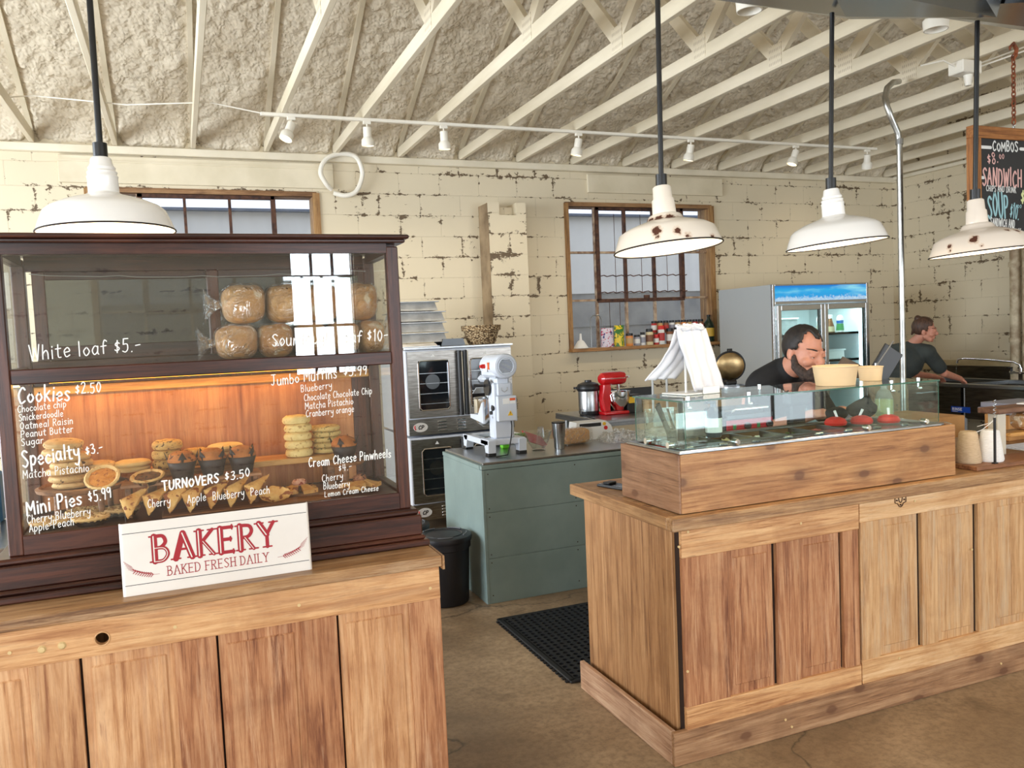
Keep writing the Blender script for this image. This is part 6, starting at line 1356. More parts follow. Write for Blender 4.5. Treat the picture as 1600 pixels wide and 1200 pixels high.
for i, xa in enumerate((.03, FW/2+.002)):
    xb = xa+FW/2-.032; b = M(); b.box(xa, xa+.045, -.035, -.002, .21, 1.79, .004); b.box(xb-.045, xb, -.035, -.002, .21, 1.79, .004); b.box(xa+.045, xb-.045, -.035, -.002, 1.735, 1.79, .004); b.box(xa+.045, xb-.045, -.035, -.002, .21, .27, .004)
    d = F_('door', b, m_alu); b = M(); b.box(xa+.045, xb-.045, -.020, -.016, .27, 1.735); b.build('door_glass', glass('fridge_glass', (.88, .97, .96), .8, 0, .01), d)
    b = M(); b.box(xb-.065, xb-.045, -.012, .0, .27, 1.735); b.build('door_seal', m_blkp, d)
    b = M(); b.cone((xa+.5*(xb-xa)+.0, 0, 0), (xa+.5*(xb-xa), 0, .001), .001, seg=4); b.bm.free()
    b = M(); hxx = xb-.022 if i == 0 else xa+.022; b.box(hxx-.008, hxx+.008, -.065, -.05, .9, 1.2, .003); b.box(hxx-.006, hxx+.006, -.05, -.035, .92, .94); b.box(hxx-.006, hxx+.006, -.05, -.035, 1.16, 1.18); b.build('handle', m_alu, d)
for z in (.55, .90, 1.20, 1.48):
    b = M(); b.box(.04, FW-.04, .08, FD-.06, z-.004, z); 
    for k_ in range(2): b.box(.04, FW-.04, .078, .084, z-.012, z+.012)
    F_('shelf', b, plain('shelf_white', (226, 232, 232), .4))
b = M(); b.box(FW-.075, FW-.055, .05, .07, .3, 1.72, .004); F_('led_strip', b, emis('led_white', (230, 244, 255), 14))
b = M(); b.box(FW/2-.012, FW/2+.012, .05, .06, .3, 1.72); F_('led_strip', b, emis('led_white_dim', (220, 240, 250), 3))
al = area('fridge_lamp', (5.50+.62, 6.60+.12, 1.76), (5.50+.62, 7.0, .6), 1.1, .06, 9, (.85, .97, 1)); al.parent = FR; al.location = Vector(al.location)-FR.location
m_tubc = glass('translucent_tub', (.80, .86, .86), .6, .1, dirt=.8)
def fbox(x, y, z, sx, sy, sz, mt, label, name='food_tub', cat='tub', grp='tubs in the fridge'):
    t = thing(name, label, cat, (5.50+x, 6.60+y, z), 0, grp); b = M(); b.box(-sx/2, sx/2, -sy/2, sy/2, 0, sz, .01); b.build('tub', mt, t); b = M(); b.box(-sx/2-.008, sx/2+.008, -sy/2-.008, sy/2+.008, sz-.006, sz+.010, .003); b.build('lid', plain('tub_lid', (226, 232, 230), .4), t)
fbox(.27, .30, 1.481, .34, .30, .17, m_tubc, 'translucent lidded tub on the top shelf behind the left fridge door')
fbox(.28, .30, 1.201, .36, .30, .13, m_tubc, 'lidded tub on the second shelf behind the left fridge door')
fbox(.26, .30, .901, .36, .30, .16, m_tubc, 'lidded tub on the third shelf behind the left fridge door')
fbox(.95, .30, 1.201, .26, .26, .10, plain('white_bundle', (228, 230, 226), .6), 'white bundle on the second shelf behind the right fridge door')
fbox(.92, .30, .901, .30, .26, .16, m_tubc, 'lidded tub on the third shelf behind the right fridge door')
def bottle(x, y, z, pr, mt, label, parts=(), name='bottle', cat='bottle', grp=None):
    t = thing(name, label, cat, (x, y, z), 0, grp); b = M(); b.lathe(pr, 24); b.build('bottle_body', mt, t, smooth=True)
    for nm, p2, m2 in parts: b = M(); b.lathe(p2, 24); b.build(nm, m2, t, smooth=True)
fx, fy = 5.50, 6.60
bottle(fx+.72, fy+.14, 1.481, [(0, 0), (.034, 0), (.036, .01), (.036, .17), (.030, .18), (0, .18)], m_tubc, 'jar half full of yellow sauce on the fridge top shelf', (('sauce', [(0, .004), (.033, .004), (.033, .09), (0, .09)], plain('yellow_sauce', (206, 190, 60), .4)),))
bottle(fx+.86, fy+.14, 1.481, [(0, 0), (.042, 0), (.045, .01), (.040, .07), (.022, .13), (.017, .16), (0, .16)], plain('dressing_brown', (124, 78, 40), .3), 'brown dressing bottle with a cream label in the fridge', (('label', [(.0455, .02), (.0415, .075)], plain('cream_label', (224, 204, 160), .5)), ('cap', [(.018, .158), (.020, .16), (.020, .195), (0, .197)], m_lab)))
bottle(fx+.99, fy+.14, 1.481, [(0, 0), (.036, 0), (.040, .02), (.034, .10), (.036, .16), (.02, .185), (0, .19)], m_lab, 'white squeeze bottle with blue and green label in the fridge', (('label', [(.0405, .03), (.0345, .10)], plain('green_label', (70, 160, 90), .5)), ('upper_label', [(.0350, .102), (.0362, .135)], plain('blue_label', (40, 110, 190), .5))))

# ------------------------------------------------------------------ window sill goods
zs = 1.441; ys_ = YB-.035
t = thing('funnel', 'white plastic funnel upside down at the left end of the window sill', 'funnel', (3.885, ys_, zs)); b = M(); b.lathe([(.078, 0), (.080, .004), (.035, .075), (.014, .09), (.010, .155), (.007, .155), (.010, .09), (.030, .07), (.076, .0)], 36); b.build('cone', m_lab, t, smooth=True)
b = M(); b.tube([(.0, 0, 0), (.0, 0, .30), (.03, 0, .34), (.10, 0, .34), (.13, 0, .30), (.13, 0, .02)], .006, 8); tag(b.build('wire_hoop', m_steel, None, smooth=True, loc=(4.02, ys_+.02, zs)), 'bent wire hoop standing on the sill beside the white funnel', 'wire')
def pouch(x, w_, h, mt, label, pm):
    t = thing('pouch', label, 'pouch', (x, ys_, zs), -.1); b = M(); N1 = 10; g_ = {}
    for s_ in (1, -1):
        for i in range(N1+1):
            for j in range(N1+1):
                u, v = i/N1-.5, j/N1; th = .032*(1-(2*abs(u))**3)*(1-v**2.5)+.002; g_[s_, i, j] = b.bm.verts.new((u*w_*(1-.1*v)+noise.noise(Vector((u*5, v*5, x)))*.006, s_*th, v*h+.0))
        for i in range(N1):
            for j in range(N1): b.bm.faces.new((g_[s_, i, j], g_[s_, i+1, j], g_[s_, i+1, j+1], g_[s_, i, j+1]))
    b.build('bag', mt, t, smooth=True)
n = N('candy_pouch'); k = n.noise(n.co(), 22, 3, .6, 1); k2 = n.noise(n.co(loc=(3, 0, 0)), 18, 2); c = n.mix(n.ramp(k, [(.56, (0, 0, 0)), (.58, (1, 1, 1))]), S((226, 216, 230)), S((190, 30, 80))); c = n.mix(n.ramp(k2, [(.62, (0, 0, 0)), (.64, (1, 1, 1))]), c, S((60, 60, 130))); n.P(col=c, rough=.35)
pouch(4.20, .145, .20, n.m, 'white pouch with pink and navy print on the window sill', None)
n = N('snack_pouch'); k = n.noise(n.co(), 13, 3, .6, 1); c = n.mix(n.ramp(k, [(.48, (0, 0, 0)), (.50, (1, 1, 1))]), S((236, 206, 40)), S((60, 120, 50))); k2 = n.noise(n.co(loc=(3, 0, 0)), 24, 2); c = n.mix(n.ramp(k2, [(.64, (0, 0, 0)), (.66, (1, 1, 1))]), c, S((40, 50, 40))); n.P(col=c, rough=.35)
pouch(4.345, .12, .225, n.m, 'yellow and green pouch on the window sill', None)
JP = {}
lidc = {'black': m_blkp, 'red': m_redp}
cols_ = {'orange': (226, 140, 70), 'grey': (150, 150, 160), 'red': (180, 50, 44), 'cream': (222, 204, 160), 'brown': (128, 84, 56), 'white': (226, 224, 218), 'tan': (196, 160, 110)}
def jar(x, y, z, r, h, lc, cc, label, grp, band='white'):
    key = (r, h, lc, cc, band)
    if key in JP: return dup(JP[key], (x, y, z), label=label, group=grp)
    t = thing('spice_jar', label, 'spice jar', (x, y, z), random.random()*.5, grp); JP[key] = t
    b = M(); b.lathe([(0, 0), (r*.95, 0), (r, .006), (r, h*.76), (r*.85, h*.82), (0, h*.82)], 20); b.build('glass_body', plain('jar_'+cc, cols_[cc], .3), t, smooth=True)
    b = M(); b.lathe([(r+.0008, h*.20), (r+.0008, h*.62)], 20); b.build('label_band', plain('band_'+band, cols_[band], .5), t, smooth=True)
    b = M(); b.lathe([(0, h*.80), (r*.92, h*.80), (r*.92, h*.98), (r*.85, h), (0, h)], 20); b.build('lid', lidc[lc], t, smooth=True)
row = [(4.452, .040, .135, 'black', 'orange', 'tan'), (4.545, .034, .115, 'black', 'grey', 'white'), (4.615, .028, .140, 'black', 'white', 'grey'), (4.700, .040, .175, 'black', 'cream', 'brown'), (4.785, .028, .11, 'red', 'red', 'white'), (4.850, .036, .200, 'red', 'white', 'red'), (4.955, .038, .170, 'black', 'brown', 'white'), (5.045, .030, .175, 'black', 'orange', 'brown'), (5.118, .026, .14, 'black', 'cream', 'white'), (5.190, .034, .165, 'black', 'brown', 'cream'), (5.27, .03, .15, 'black', 'tan', 'red')]
nth = ['first', 'second', 'third', 'fourth', 'fifth', 'sixth', 'seventh', 'eighth', 'ninth', 'tenth', 'eleventh']
for i, (x, r, h, lc, cc, bd) in enumerate(row): jar(x, ys_-.03, zs, r, h, lc, cc, 'spice jar with %s lid in the front sill row, %s from the left' % (lc, nth[i]), 'spice jars in the front row of the sill', bd)
SB = thing('spice_riser', 'low ledge lifting the back row of spice jars above the sill', 'shelf', (4.78, YB+.02, zs)); b = M(); b.box(0, .68, -.03, .03, .12, .13); b.build('plank', m_case, SB); b = M(); b.box(0, .02, -.03, .03, 0, .12); b.build('support', m_case, SB); b = M(); b.box(.66, .68, -.03, .03, 0, .12); b.build('support', m_case, SB)
for i in range(9): jar(4.815+i*.076, YB+.02, zs+.131, .031, .125, 'black', ['red', 'tan', 'brown', 'white', 'tan', 'orange', 'tan', 'red', 'brown'][i], 'spice jar with black lid in the raised back row, %s from the left' % nth[i], 'spice jars in the raised back row', ['white', 'orange', 'red', 'grey', 'white', 'tan', 'orange', 'white', 'red'][i])
m_dkgl = plain('dark_green_bottle', (24, 40, 24), .12, coat=.5)
bottle(5.50, YB-.02, zs, [(0, 0), (.058, 0), (.062, .01), (.062, .17), (.052, .21), (.020, .255), (.018, .285), (0, .285)], m_dkgl, 'dark green oil bottle with a yellow label at the right end of the sill', (('label', [(.0625, .06), (.0625, .155)], plain('oil_label', (206, 166, 60), .5)), ('cap', [(.020, .28), (.022, .30), (0, .302)], m_blkp)), name='oil_bottle')

# ------------------------------------------------------------------ three compartment sink on the side wall
SKX0, SKX1, SKY0, SKY1 = 7.50, 8.22, 4.2, 6.95
SK = thing('compartment_sink', 'long dark stainless compartment sink along the side wall, marked RINSE', 'sink', (SKX0, SKY0, 0))
def K2(nm, b, m_, par=None, **k): return rel(b.build(nm, m_, SK, **k), SK) if par is None else b.build(nm, m_, par)
m_ssd = noisy('sink_steel', (120, 112, 100), (92, 86, 78), 6, .32, .03, 1, stretch=(1, 1, 10))
b = M(); ins = [(6.15, 6.88), (5.35, 6.08), (4.55, 5.28)]
b.box(SKX0, SKX0+.05, SKY0, SKY1, .86, .905, .008); b.box(SKX1-.06, SKX1, SKY0, SKY1, .86, .905, .004)
ye = [SKY0]+[v for p in reversed(ins) for v in p]+[SKY1]
for a, c_ in zip(ye[::2], ye[1::2]): b.box(SKX0+.05, SKX1-.06, a, c_, .86, .90)
K2('rim', b, m_steel)
for i, (a, c_) in enumerate(ins):
    b = M(); b.box(SKX0+.015, SKX0+.03, a-.01, c_+.01, .55, .862); b.box(SKX1-.08, SKX1-.06, a, c_, .55, .862); b.box(SKX0+.03, SKX1-.08, a-.01, a, .55, .862); b.box(SKX0+.03, SKX1-.08, c_, c_+.01, .55, .862); b.box(SKX0+.02, SKX1-.06, a, c_, .54, .552); K2('basin', b, m_ssd)
b = M(); b.box(SKX1-.02, SKX1+.01, SKY0, SKY1, .905, 1.02); b.box(SKX1-.025, SKX1+.05, SKY0, SKY1, 1.02, 1.04); K2('backsplash', b, m_ssd)
for y in (SKY0+.08, 5.31, 6.11, SKY1-.06):
    for x in (SKX0+.05, SKX1-.1): b = M(); b.cone((x, y, 0), (x, y, .86), .02, seg=12); K2('leg', b, m_steel)
b = M(); b.box(SKX0+.008, SKX0+.015, 6.03, 6.25, .60, .66); pt = K2('rinse_sticker', b, plain('sticker_blue', (20, 70, 170), .4)); pt['label'] = 'blue sticker reading RINSE'
b = M(); write(b.bm, 'RINSE', -6.235, .620, -6.115, .620, .026, .006, 0, jit=0, italic=0, mapf=lambda u, v: (SKX0+.0072, -u, v)); ribbon(b.bm, [(-6.235, .609), (-6.17, .609)], .004, lambda u, v: (SKX0+.0072, -u, v)); b.build('lettering', m_lab, pt)
FC = thing('sink_faucet', 'wall-mounted chrome faucet with a long swivel spout over the dark sink', 'faucet', (SKX1-.03, 5.95, .985))
b = M(); b.cone((-.03, -.12, .0), (-.03, .12, 0), .014, seg=14); b.cone((-.03, -.10, 0), (.02, -.10, 0), .02, seg=14); b.cone((-.03, .10, 0), (.02, .10, 0), .02, seg=14); b.cone((-.03, 0, -.01), (-.03, 0, .05), .018, seg=14); b.build('body', m_chrome, FC, smooth=True)
b = M(); b.tube([(-.03, 0, .04), (-.035, .005, .08), (-.07, .05, .115), (-.20, .25, .145), (-.33, .43, .16), (-.36, .475, .15), (-.365, .485, .11)], .012, 12); b.build('spout', m_chrome, FC, smooth=True)
for y in (-.10, .10): b = M(); b.cone((-.035, y, 0), (-.035, y, .045), .010, seg=12); b.box(-.10, -.02, y-.010, y+.010, .045, .056, .003); b.build('lever', m_blkp, FC)
b = M(); b.cone((-.365, .487, .11), (-.375, .50, -.09), .004, seg=8); tag(b.build('water_stream', glass('water', (.9, .95, .97), 1.2, .0, .05), None, smooth=True, loc=FC.location), 'thin stream of water falling from the faucet', 'water')

# ------------------------------------------------------------------ right end of the sandwich counter
TH = thing('twine_holder', 'two-tone cone of twine on a black spindle with a wooden base board', 'twine cone', (3.335, 2.625, .93))
b = M(); b.box(-.13, .42, -.085, .075, 0, .020, .002); b.build('base_board', m_dkboard, TH)
m_twine = noisy('cream_twine', (206, 180, 146), (186, 158, 124), 60, .9, .4, stretch=(1, 1, 9)); m_twine2 = noisy('white_twine', (246, 242, 236), (232, 226, 218), 60, .9, .4, stretch=(1, 1, 9))
for x, mt, nm in ((-.07, m_twine, 'brown_twine_cone'), (.055, m_twine2, 'white_twine_cone')):
    b = M(); b.lathe([(0, .021), (.052, .021), (.056, .030), (.038, .155), (.032, .163), (0, .164)], 36, c=(x*.85, .015 if x < 0 else -.012, 0)); b.build(nm, mt, TH, smooth=True)
b = M(); b.box(-.006, .004, -.075, -.067, .02, .225, .001); b.box(-.012, .010, -.079, -.063, .02, .026); b.build('spindle', m_blkp, TH)
b = M(); b.tube([(-.001, -.07, .215+.0)]+[(.006*cos(i*1.2), -.07+.006*sin(i*1.2), .218+i*.0035) for i in range(26)], .0018, 6); b.build('spring_guide', m_steel, TH)
b = M(); b.tube([(0, -.07, .22), (-.015, -.06, .20), (-.03, -.03, .17), (-.055, 0, .15), (-.07, .0, .14)], .0016, 6); b.tube([(0, -.07, .22), (.018, -.05, .205), (.022, -.01, .19), (.018, .03, .176)], .0016, 6); b.build('loose_twine', m_twine2, TH)
RS = thing('rustic_shelf', 'distressed white-legged rustic shelf on the counter at the right edge', 'shelf', (3.585, 2.735, .93))
m_dist = enamel('distressed_white', (206, 196, 178), .62)
for x, y in ((0, 0), (.75, 0)): b = M(); b.box(x-.028, x+.028, y-.028, y+.028, .0, .215, .004); b.build('leg', m_dist, RS)
b = M(); b.box(-.055, .85, -.055, .06, .215, .24, .003); b.build('top_board', wood('rustic_brown', (72, 46, 32), (112, 76, 54), (140, 102, 76), 'x', .6), RS)
b = M(); b.box(.028, .722, -.05, .06, .10, .118, .003); b.build('lower_board', m_board, RS)
loaf(3.80, 2.745, 1.0495, .15, .10, .085, .1, 'bagged loaf on the rustic shelf at the right edge', None)
loaf(3.74, 3.22, .931, .22, .16, .11, .3, 'bagged loaf lying behind the rustic shelf', None)
t = thing('wire_rack', 'white wire rack lying under the rustic shelf', 'rack', (3.85, 2.76, .951))
b = M()
for i in range(9): b.cone((-.13, -.08+i*.02, .008), (.15, -.08+i*.02, .008), .002, seg=6)
b.cone((-.13, -.08, .006), (-.13, .08, .006), .003, seg=6); b.cone((.15, -.08, .006), (.15, .08, .006), .003, seg=6); b.build('wires', m_lab, t)
t = thing('bag_rack', 'second rack of clear and white bags standing on the rustic shelf', 'bag rack', (3.84, 2.74, 1.171), .2)
b = M(); b.box(-.06, .06, -.045, .045, 0, .005); b.build('base_plate', m_lab, t); b = M(); b.tube([(.02, 0, .005), (.02, 0, .19)], .005, 8); b.build('hanger_post', m_lab, t)
b = M()
for j in range(14):
    for i in range(10): pass
g_ = []
for j in range(13):
    v = j/12; row = [b.bm.verts.new(((u-.5)*.07-v*.085*(.4+.6*v), -.01-.03*v+.004*sin(u*14+v*5), .17-v*.165)) for u in [i/12 for i in range(13)]]; g_.append(row)
for A, B in zip(g_, g_[1:]):
    for i in range(12): b.bm.faces.new((A[i], A[i+1], B[i+1], B[i]))
o = b.build('bag_stack', noisy('printed_bag', (226, 228, 230), (150, 160, 176), 12, .3), t, smooth=True); md = o.modifiers.new('s', 'SOLIDIFY'); md.thickness = .006
t = carton(4.32, 3.95, .0, .55, .45, .98, 0, noisy('kraft_carton3', (214, 160, 100), (190, 136, 80), 4, .8), 'tall brown carton standing behind the counter by the sink')
t = carton(4.20, 3.12, .93, .24, .14, .14, .05, noisy('kraft_carton4', (206, 152, 92), (186, 130, 76), 6, .8), 'small brown carton behind the rustic shelf', parts=((.3, .9, .15, .45, plain('box_print', (110, 80, 54), .6)),))
b = M(); b.box(-.16, .16, -.1, .1, 0, .03, .002); b.box(-.15, .15, -.09, .09, .031, .058, .002); tag(b.build('paper_stack', plain('grey_blue_paper', (150, 150, 166), .6), None, loc=(4.23, 3.12, 1.075)), 'grey and white paper stack on the small carton', 'paper')
# strip of cardboard sticking out behind the pine box
b = M(); b.prism([(0, 0), (.05, 0), (0, .10)], .004, R=T3(3.067, 2.58, .932) @ RX(pi/2)); tag(b.build('cardboard_corner', m_brn if False else plain('tan_card', (206, 160, 106), .7)), 'tan corner of card poking out at the right end of the pine box', 'card')

# ------------------------------------------------------------------ left background: table behind the pastry case
TL = thing('side_table', 'metal table with trays behind the pastry case at the left edge', 'table', (-1.9, 3.55, 0))
b = M(); b.box(0, 1.25, 0, .75, .86, .90, .004); b.build('tabletop', m_steel, TL)
for x in (.05, 1.2):
    for y in (.05, .70): b = M(); b.box(x-.02, x+.02, y-.02, y+.02, 0, .86); b.build('leg', m_steel, TL)
b = M(); b.box(.02, 1.23, .02, .73, .30, .33); b.build('lower_shelf', m_case, TL)
b = M(); b.box(-.20, .20, -.15, .15, 0, .02, .004); b.box(-.21, .21, -.16, -.15, 0, .04); b.box(-.21, .21, .15, .16, 0, .04); tag(b.build('tray', m_lab, None, loc=(-.95, 3.78, .90)), 'white tray on the table at the far left', 'tray')
crumple('plastic_bag', 'crumpled clear bag on the far left table', 'plastic bag', -.95, 3.80, .925, .17, .13, .14, m_film2, 21)
b = M(); b.box(-.12, .12, -.05, .05, 0, .22, .01); tag(b.build('blue_box', plain('blue_box', (60, 110, 150), .5), None, loc=(-.88, 4.15, .90)), 'blue box behind the bags at the far left edge', 'box')
for i, (x, y) in enumerate(((-1.35, 3.8), (-1.55, 4.1))): loaf(x, y, .90, .2, .14, .12, .4*i, 'bagged loaf on the far left table, %s one' % ['nearer', 'farther'][i], None)
# ------------------------------------------------------------------ people
def blob(name, caps, mat, parent, vox=.006, smooth=4, disp=None):
    """tapered limbs and rounded masses fused into one continuous skin"""
    b = M()
    for c in caps:
        if c[0] == 'c':
            _, p0, p1, r0, r1 = c; p0 = Vector(p0); p1 = Vector(p1); d = p1-p0; L = max(d.length, 1e-5); prof = []
            for i in range(7): a = -pi/2+pi/2*i/6; prof.append((r0*cos(a) if i else 0, r0*sin(a)))
            for i in range(7): a = pi/2*i/6; prof.append((r1*cos(a) if i < 6 else 0, L+r1*sin(a)))
            vs = b.lathe(prof, 20); Rm = d.to_track_quat('Z', 'Y').to_matrix().to_4x4(); Rm.translation = p0; b.tf(vs, Rm)
        else:
            _, p, r, Rm = c; b.ell(p, r, 3, R=Rm)
    o = b.build(name, mat, parent, smooth=True)
    if disp:
        for v in o.data.vertices: pass
    md = o.modifiers.new('r', 'REMESH'); md.mode = 'VOXEL'; md.voxel_size = vox; md.use_smooth_shade = True
    if smooth: md = o.modifiers.new('s', 'SMOOTH'); md.iterations = smooth; md.factor = .5
    if disp:
        tx = bpy.data.textures.new(name, 'CLOUDS'); tx.noise_scale = disp[1]; md = o.modifiers.new('d', 'DISPLACE'); md.texture = tx; md.strength = disp[0]; md.mid_level = .5
    return o
def head_caps(H, k, woman=False):
    """head in its own frame (face -Y, chin z=0, top z=.24) placed by matrix H, scale k"""
    E = []; R3 = H.to_3x3().normalized().to_4x4()
    def e(p, r): E.append(('e', H @ (Vector(p)*k), tuple(v*k for v in r), R3))
    def c(p, q, r0, r1): E.append(('c', H @ (Vector(p)*k), H @ (Vector(q)*k), r0*k, r1*k))
    e((0, .018, .150), (.076, .096, .092)); e((0, -.022, .105), (.065, .072, .088)); e((0, -.040, .048), (.050, .048, .042)); e((0, -.072, .022), (.022, .018, .018))
    for s in (-1, 1):
        e((s*.040, -.062, .088), (.026, .026, .024)); c((s*.012, -.090, .139), (s*.045, -.072, .140), .011, .010); e((s*.079, .012, .112), (.010, .020, .032)); e((s*.083, .004, .092), (.007, .010, .012))
        c((s*.050, -.01, .06), (s*.03, -.055, .03), .022, .02); e((s*.013, -.104, .086), (.011, .012, .009)); e((s*.031, -.0815, .1225), (.018, .0150, .0125))
    c((0, -.088, .132), (0, -.112, .094), .009, .0125); e((0, -.113, .090), (.012, .012, .010))
    c((-.018, -.089, .060), (.018, -.089, .060), .007, .007); c((-.015, -.088, .048), (.015, -.088, .048), .0085, .0085); c((0, -.095, .075), (0, -.090, .062), .008, .008)
    return E
def eye_parts(H, k, par, iris):
    for s in (-1, 1):
        b = M(); b.ell((0, 0, 0), (.0108*k, .0108*k, .0108*k), 2); b.tf(b.bm.verts[:], H @ T3(s*.031*k, -.0815*k, .118*k)); e_ = b.build('eye', plain('eye_white', (226, 220, 214), .2), par, smooth=True)
        b = M(); b.cone((s*.031*k, -.0905*k, .1165*k), (s*.031*k, -.0925*k, .1163*k), .005*k, .004*k, seg=14); b.tf(b.bm.verts[:], H); b.build('iris', plain('iris_dark', iris, .2), e_, smooth=True)
        b = M(); b.tube([tuple(H @ (Vector((s*(.014+.010*i), -.094+.0022*i*i, .1435+.0030*min(i, 2)))*k)) for i in range(5)], [.0026*k, .0036*k, .0036*k, .003*k, .0015*k], 8); b.build('eyebrow', m_hair if iris[0] < 60 else m_hair2, par, smooth=True)
def skin_mat(name, c1, c2):
    n = N(name); a = n.noise(n.co(), 22, 4); n.P(col=n.mix(a, S(c1), S(c2)), rough=.5, sss=.08); return n.m
m_skin = skin_mat('skin_man', (204, 146, 120), (184, 122, 98)); m_skin2 = skin_mat('skin_woman', (210, 148, 122), (190, 122, 98))
m_hair = noisy('dark_hair', (40, 32, 28), (22, 18, 16), 60, .6, .6, stretch=(1, 1, .3)); m_hair2 = noisy('brown_hair', (92, 62, 44), (58, 38, 28), 60, .55, .6, stretch=(1, 1, .3)); m_beard = noisy('dark_beard', (70, 54, 46), (34, 26, 22), 70, .75, 1.0)
def hand_caps(w, f, pn, k=1, curl=.5, thumb_side=1):
    """palm from wrist w along f, palm normal pn; four unequal bent fingers and a side thumb"""
    w = Vector(w); f = Vector(f).normalized(); pn = (Vector(pn)-f*Vector(pn).dot(f)).normalized(); s = f.cross(pn)*thumb_side; C_ = []
    C_.append(('c', w, w+f*.05*k, .022*k, .026*k)); 
    for i, L in enumerate((.070, .080, .075, .058)):
        off = s*(.030-.019*i)*k; r = (.0088-.0005*i)*k; a = w+f*.03*k+off*.7; p = w+f*.088*k+off; C_.append(('c', a, p, .0115*k, r*1.1))
        d1 = (f*cos(curl)+pn*sin(curl)); q = p+d1*L*.42*k; d2_ = (f*cos(curl*2.1)+pn*sin(curl*2.1)); q2 = q+d2_*L*.33*k; d3 = (f*cos(curl*2.9)+pn*sin(curl*2.9)); q3 = q2+d3*L*.25*k
        C_ += [('c', p, q, r, r*.95), ('c', q, q2, r*.95, r*.88), ('c', q2, q3, r*.88, r*.75)]
    a = w+f*.018*k+s*.022*k; b_ = a+(s*.75+f*.6+pn*.25).normalized()*.038*k; c_ = b_+(s*.25+f*.9+pn*.35).normalized()*.030*k; d_ = c_+(f+pn*.5).normalized()*.022*k
    C_ += [('c', a, b_, .013*k, .010*k), ('c', b_, c_, .010*k, .009*k), ('c', c_, d_, .009*k, .0078*k)]
    return C_
# --- the man behind the sandwich counter
PM = thing('person', 'bearded man with short dark hair in a black T-shirt, looking down behind the guard', 'person', (2.98, 3.66, 0))
o0 = Vector((2.98, 3.66, 0))
def L_(p): return Vector(p)-o0
kh = 1.08; Hm = T3(*L_((2.975, 3.37, 1.335))) @ RZ(radians(3)) @ RX(radians(12)) @ RY(radians(2))
caps = head_caps(Hm, kh)
nb = L_((2.975, 3.475, 1.365)); hb = Hm @ (Vector((0, .03, .06))*kh)
caps += [('c', hb, nb, .064, .068)]
shL = L_((2.855, 3.54, 1.285)); shR = L_((3.17, 3.56, 1.285)); ch = L_((2.97, 3.58, 1.17)); be = L_((2.98, 3.62, .98)); pv = L_((2.98, 3.66, .90))
caps += [('c', shL, shR, .07, .07), ('e', ch, (.19, .13, .17), None), ('e', be, (.17, .13, .16), None), ('e', pv, (.17, .13, .12), None)]
elL = L_((2.75, 3.47, 1.05)); wrL = L_((2.93, 3.24, 1.15)); elR = L_((3.28, 3.47, 1.05)); wrR = L_((3.13, 3.26, 1.15))
caps += [('c', shL, elL, .056, .044), ('c', elL, wrL, .042, .028), ('c', shR, elR, .056, .044), ('c', elR, wrR, .042, .028)]
caps += hand_caps(wrL, Vector((.35, -.8, .1)), Vector((.3, 0, -1)), 1.05, .35, 1); caps += hand_caps(wrR, Vector((-.45, -.8, .1)), Vector((-.3, 0, -1)), 1.05, .35, -1)
legs = []
for s in (-1, 1):
    hp = pv+Vector((s*.09, 0, -.04)); kn = L_((2.98+s*.11, 3.64, .49)); an = L_((2.98+s*.12, 3.68, .09)); legs += [('c', hp, kn, .095, .062), ('c', kn, an, .058, .042)]
caps += [('c', c[1], c[2], c[3]*.9, c[4]*.9) for c in legs]
blob('body', caps, m_skin, PM, .0055, 3)
sh = [('c', shL, shR, .082, .082), ('c', nb+Vector((0, .01, -.01)), nb+(hb-nb)*.32, .086, .071), ('c', nb+Vector((-.03, .035, -.025)), shL+Vector((.02, 0, .01)), .082, .088), ('c', nb+Vector((.03, .035, -.025)), shR+Vector((-.02, 0, .01)), .082, .088), ('e', ch, (.185, .145, .17), None), ('e', be, (.190, .15, .18), None), ('e', pv+Vector((0, 0, .02)), (.19, .15, .12), None), ('c', shL, shL+(elL-shL)*.68, .074, .066), ('c', shR, shR+(elR-shR)*.68, .074, .066), ('c', nb+Vector((0, .035, -.02)), ch, .088, .13)]
m_tee = noisy('black_tee', (24, 24, 27), (14, 14, 16), 12, .85, .2)
blob('t_shirt', sh, m_tee, PM, .008, 5)
blob('trousers', [('c', c[1], c[2], c[3]+.012, c[4]+.014) for c in legs]+[('e', pv, (.18, .14, .13), None)], plain('dark_trousers', (38, 38, 44), .8), PM, .01, 4)
for s in (-1, 1): b = M(); b.ell(tuple(L_((2.98+s*.12, 3.63, .05))), (.05, .13, .05), 3); b.build('shoe', m_blkp, PM, smooth=True)
def shell(name, H, k, c, r, pred, mt, par, th=.012, nz=.004, sub=4):
    b = M(); g = bmesh.ops.create_icosphere(b.bm, subdivisions=sub, radius=1)
    for v in g['verts']: v.co = Vector((c[0]+v.co.x*r[0], c[1]+v.co.y*r[1], c[2]+v.co.z*r[2]))
    bmesh.ops.delete(b.bm, geom=[v for v in b.bm.verts if not pred(v.co)], context='VERTS')
    for v in b.bm.verts: q = v.co*80; v.co += Vector((noise.noise(q), noise.noise(q+Vector((3, 0, 0))), noise.noise(q+Vector((0, 3, 0)))))*nz
    for v in b.bm.verts: v.co = H @ (v.co*k)
    o = b.build(name, mt, par, smooth=True, ang=90); md = o.modifiers.new('s', 'SOLIDIFY'); md.thickness = th*k; md.offset = -.6; return o
def hairm(p):
    if p.z > .17: return p.y > -.052-(.02 if abs(p.x) < .018 else 0)+(.018 if .025 < abs(p.x) < .06 else 0)
    if p.z > .135: return p.y > -.030
    if p.z > .105: return p.y > -.005
    return p.z > .045 and p.y > .034
shell('hair', Hm, kh, (0, .020, .150), (.083, .103, .099), hairm, m_hair, PM, .014, .003)
bc = []
def Hb(p): return Hm @ (Vector(p)*kh)
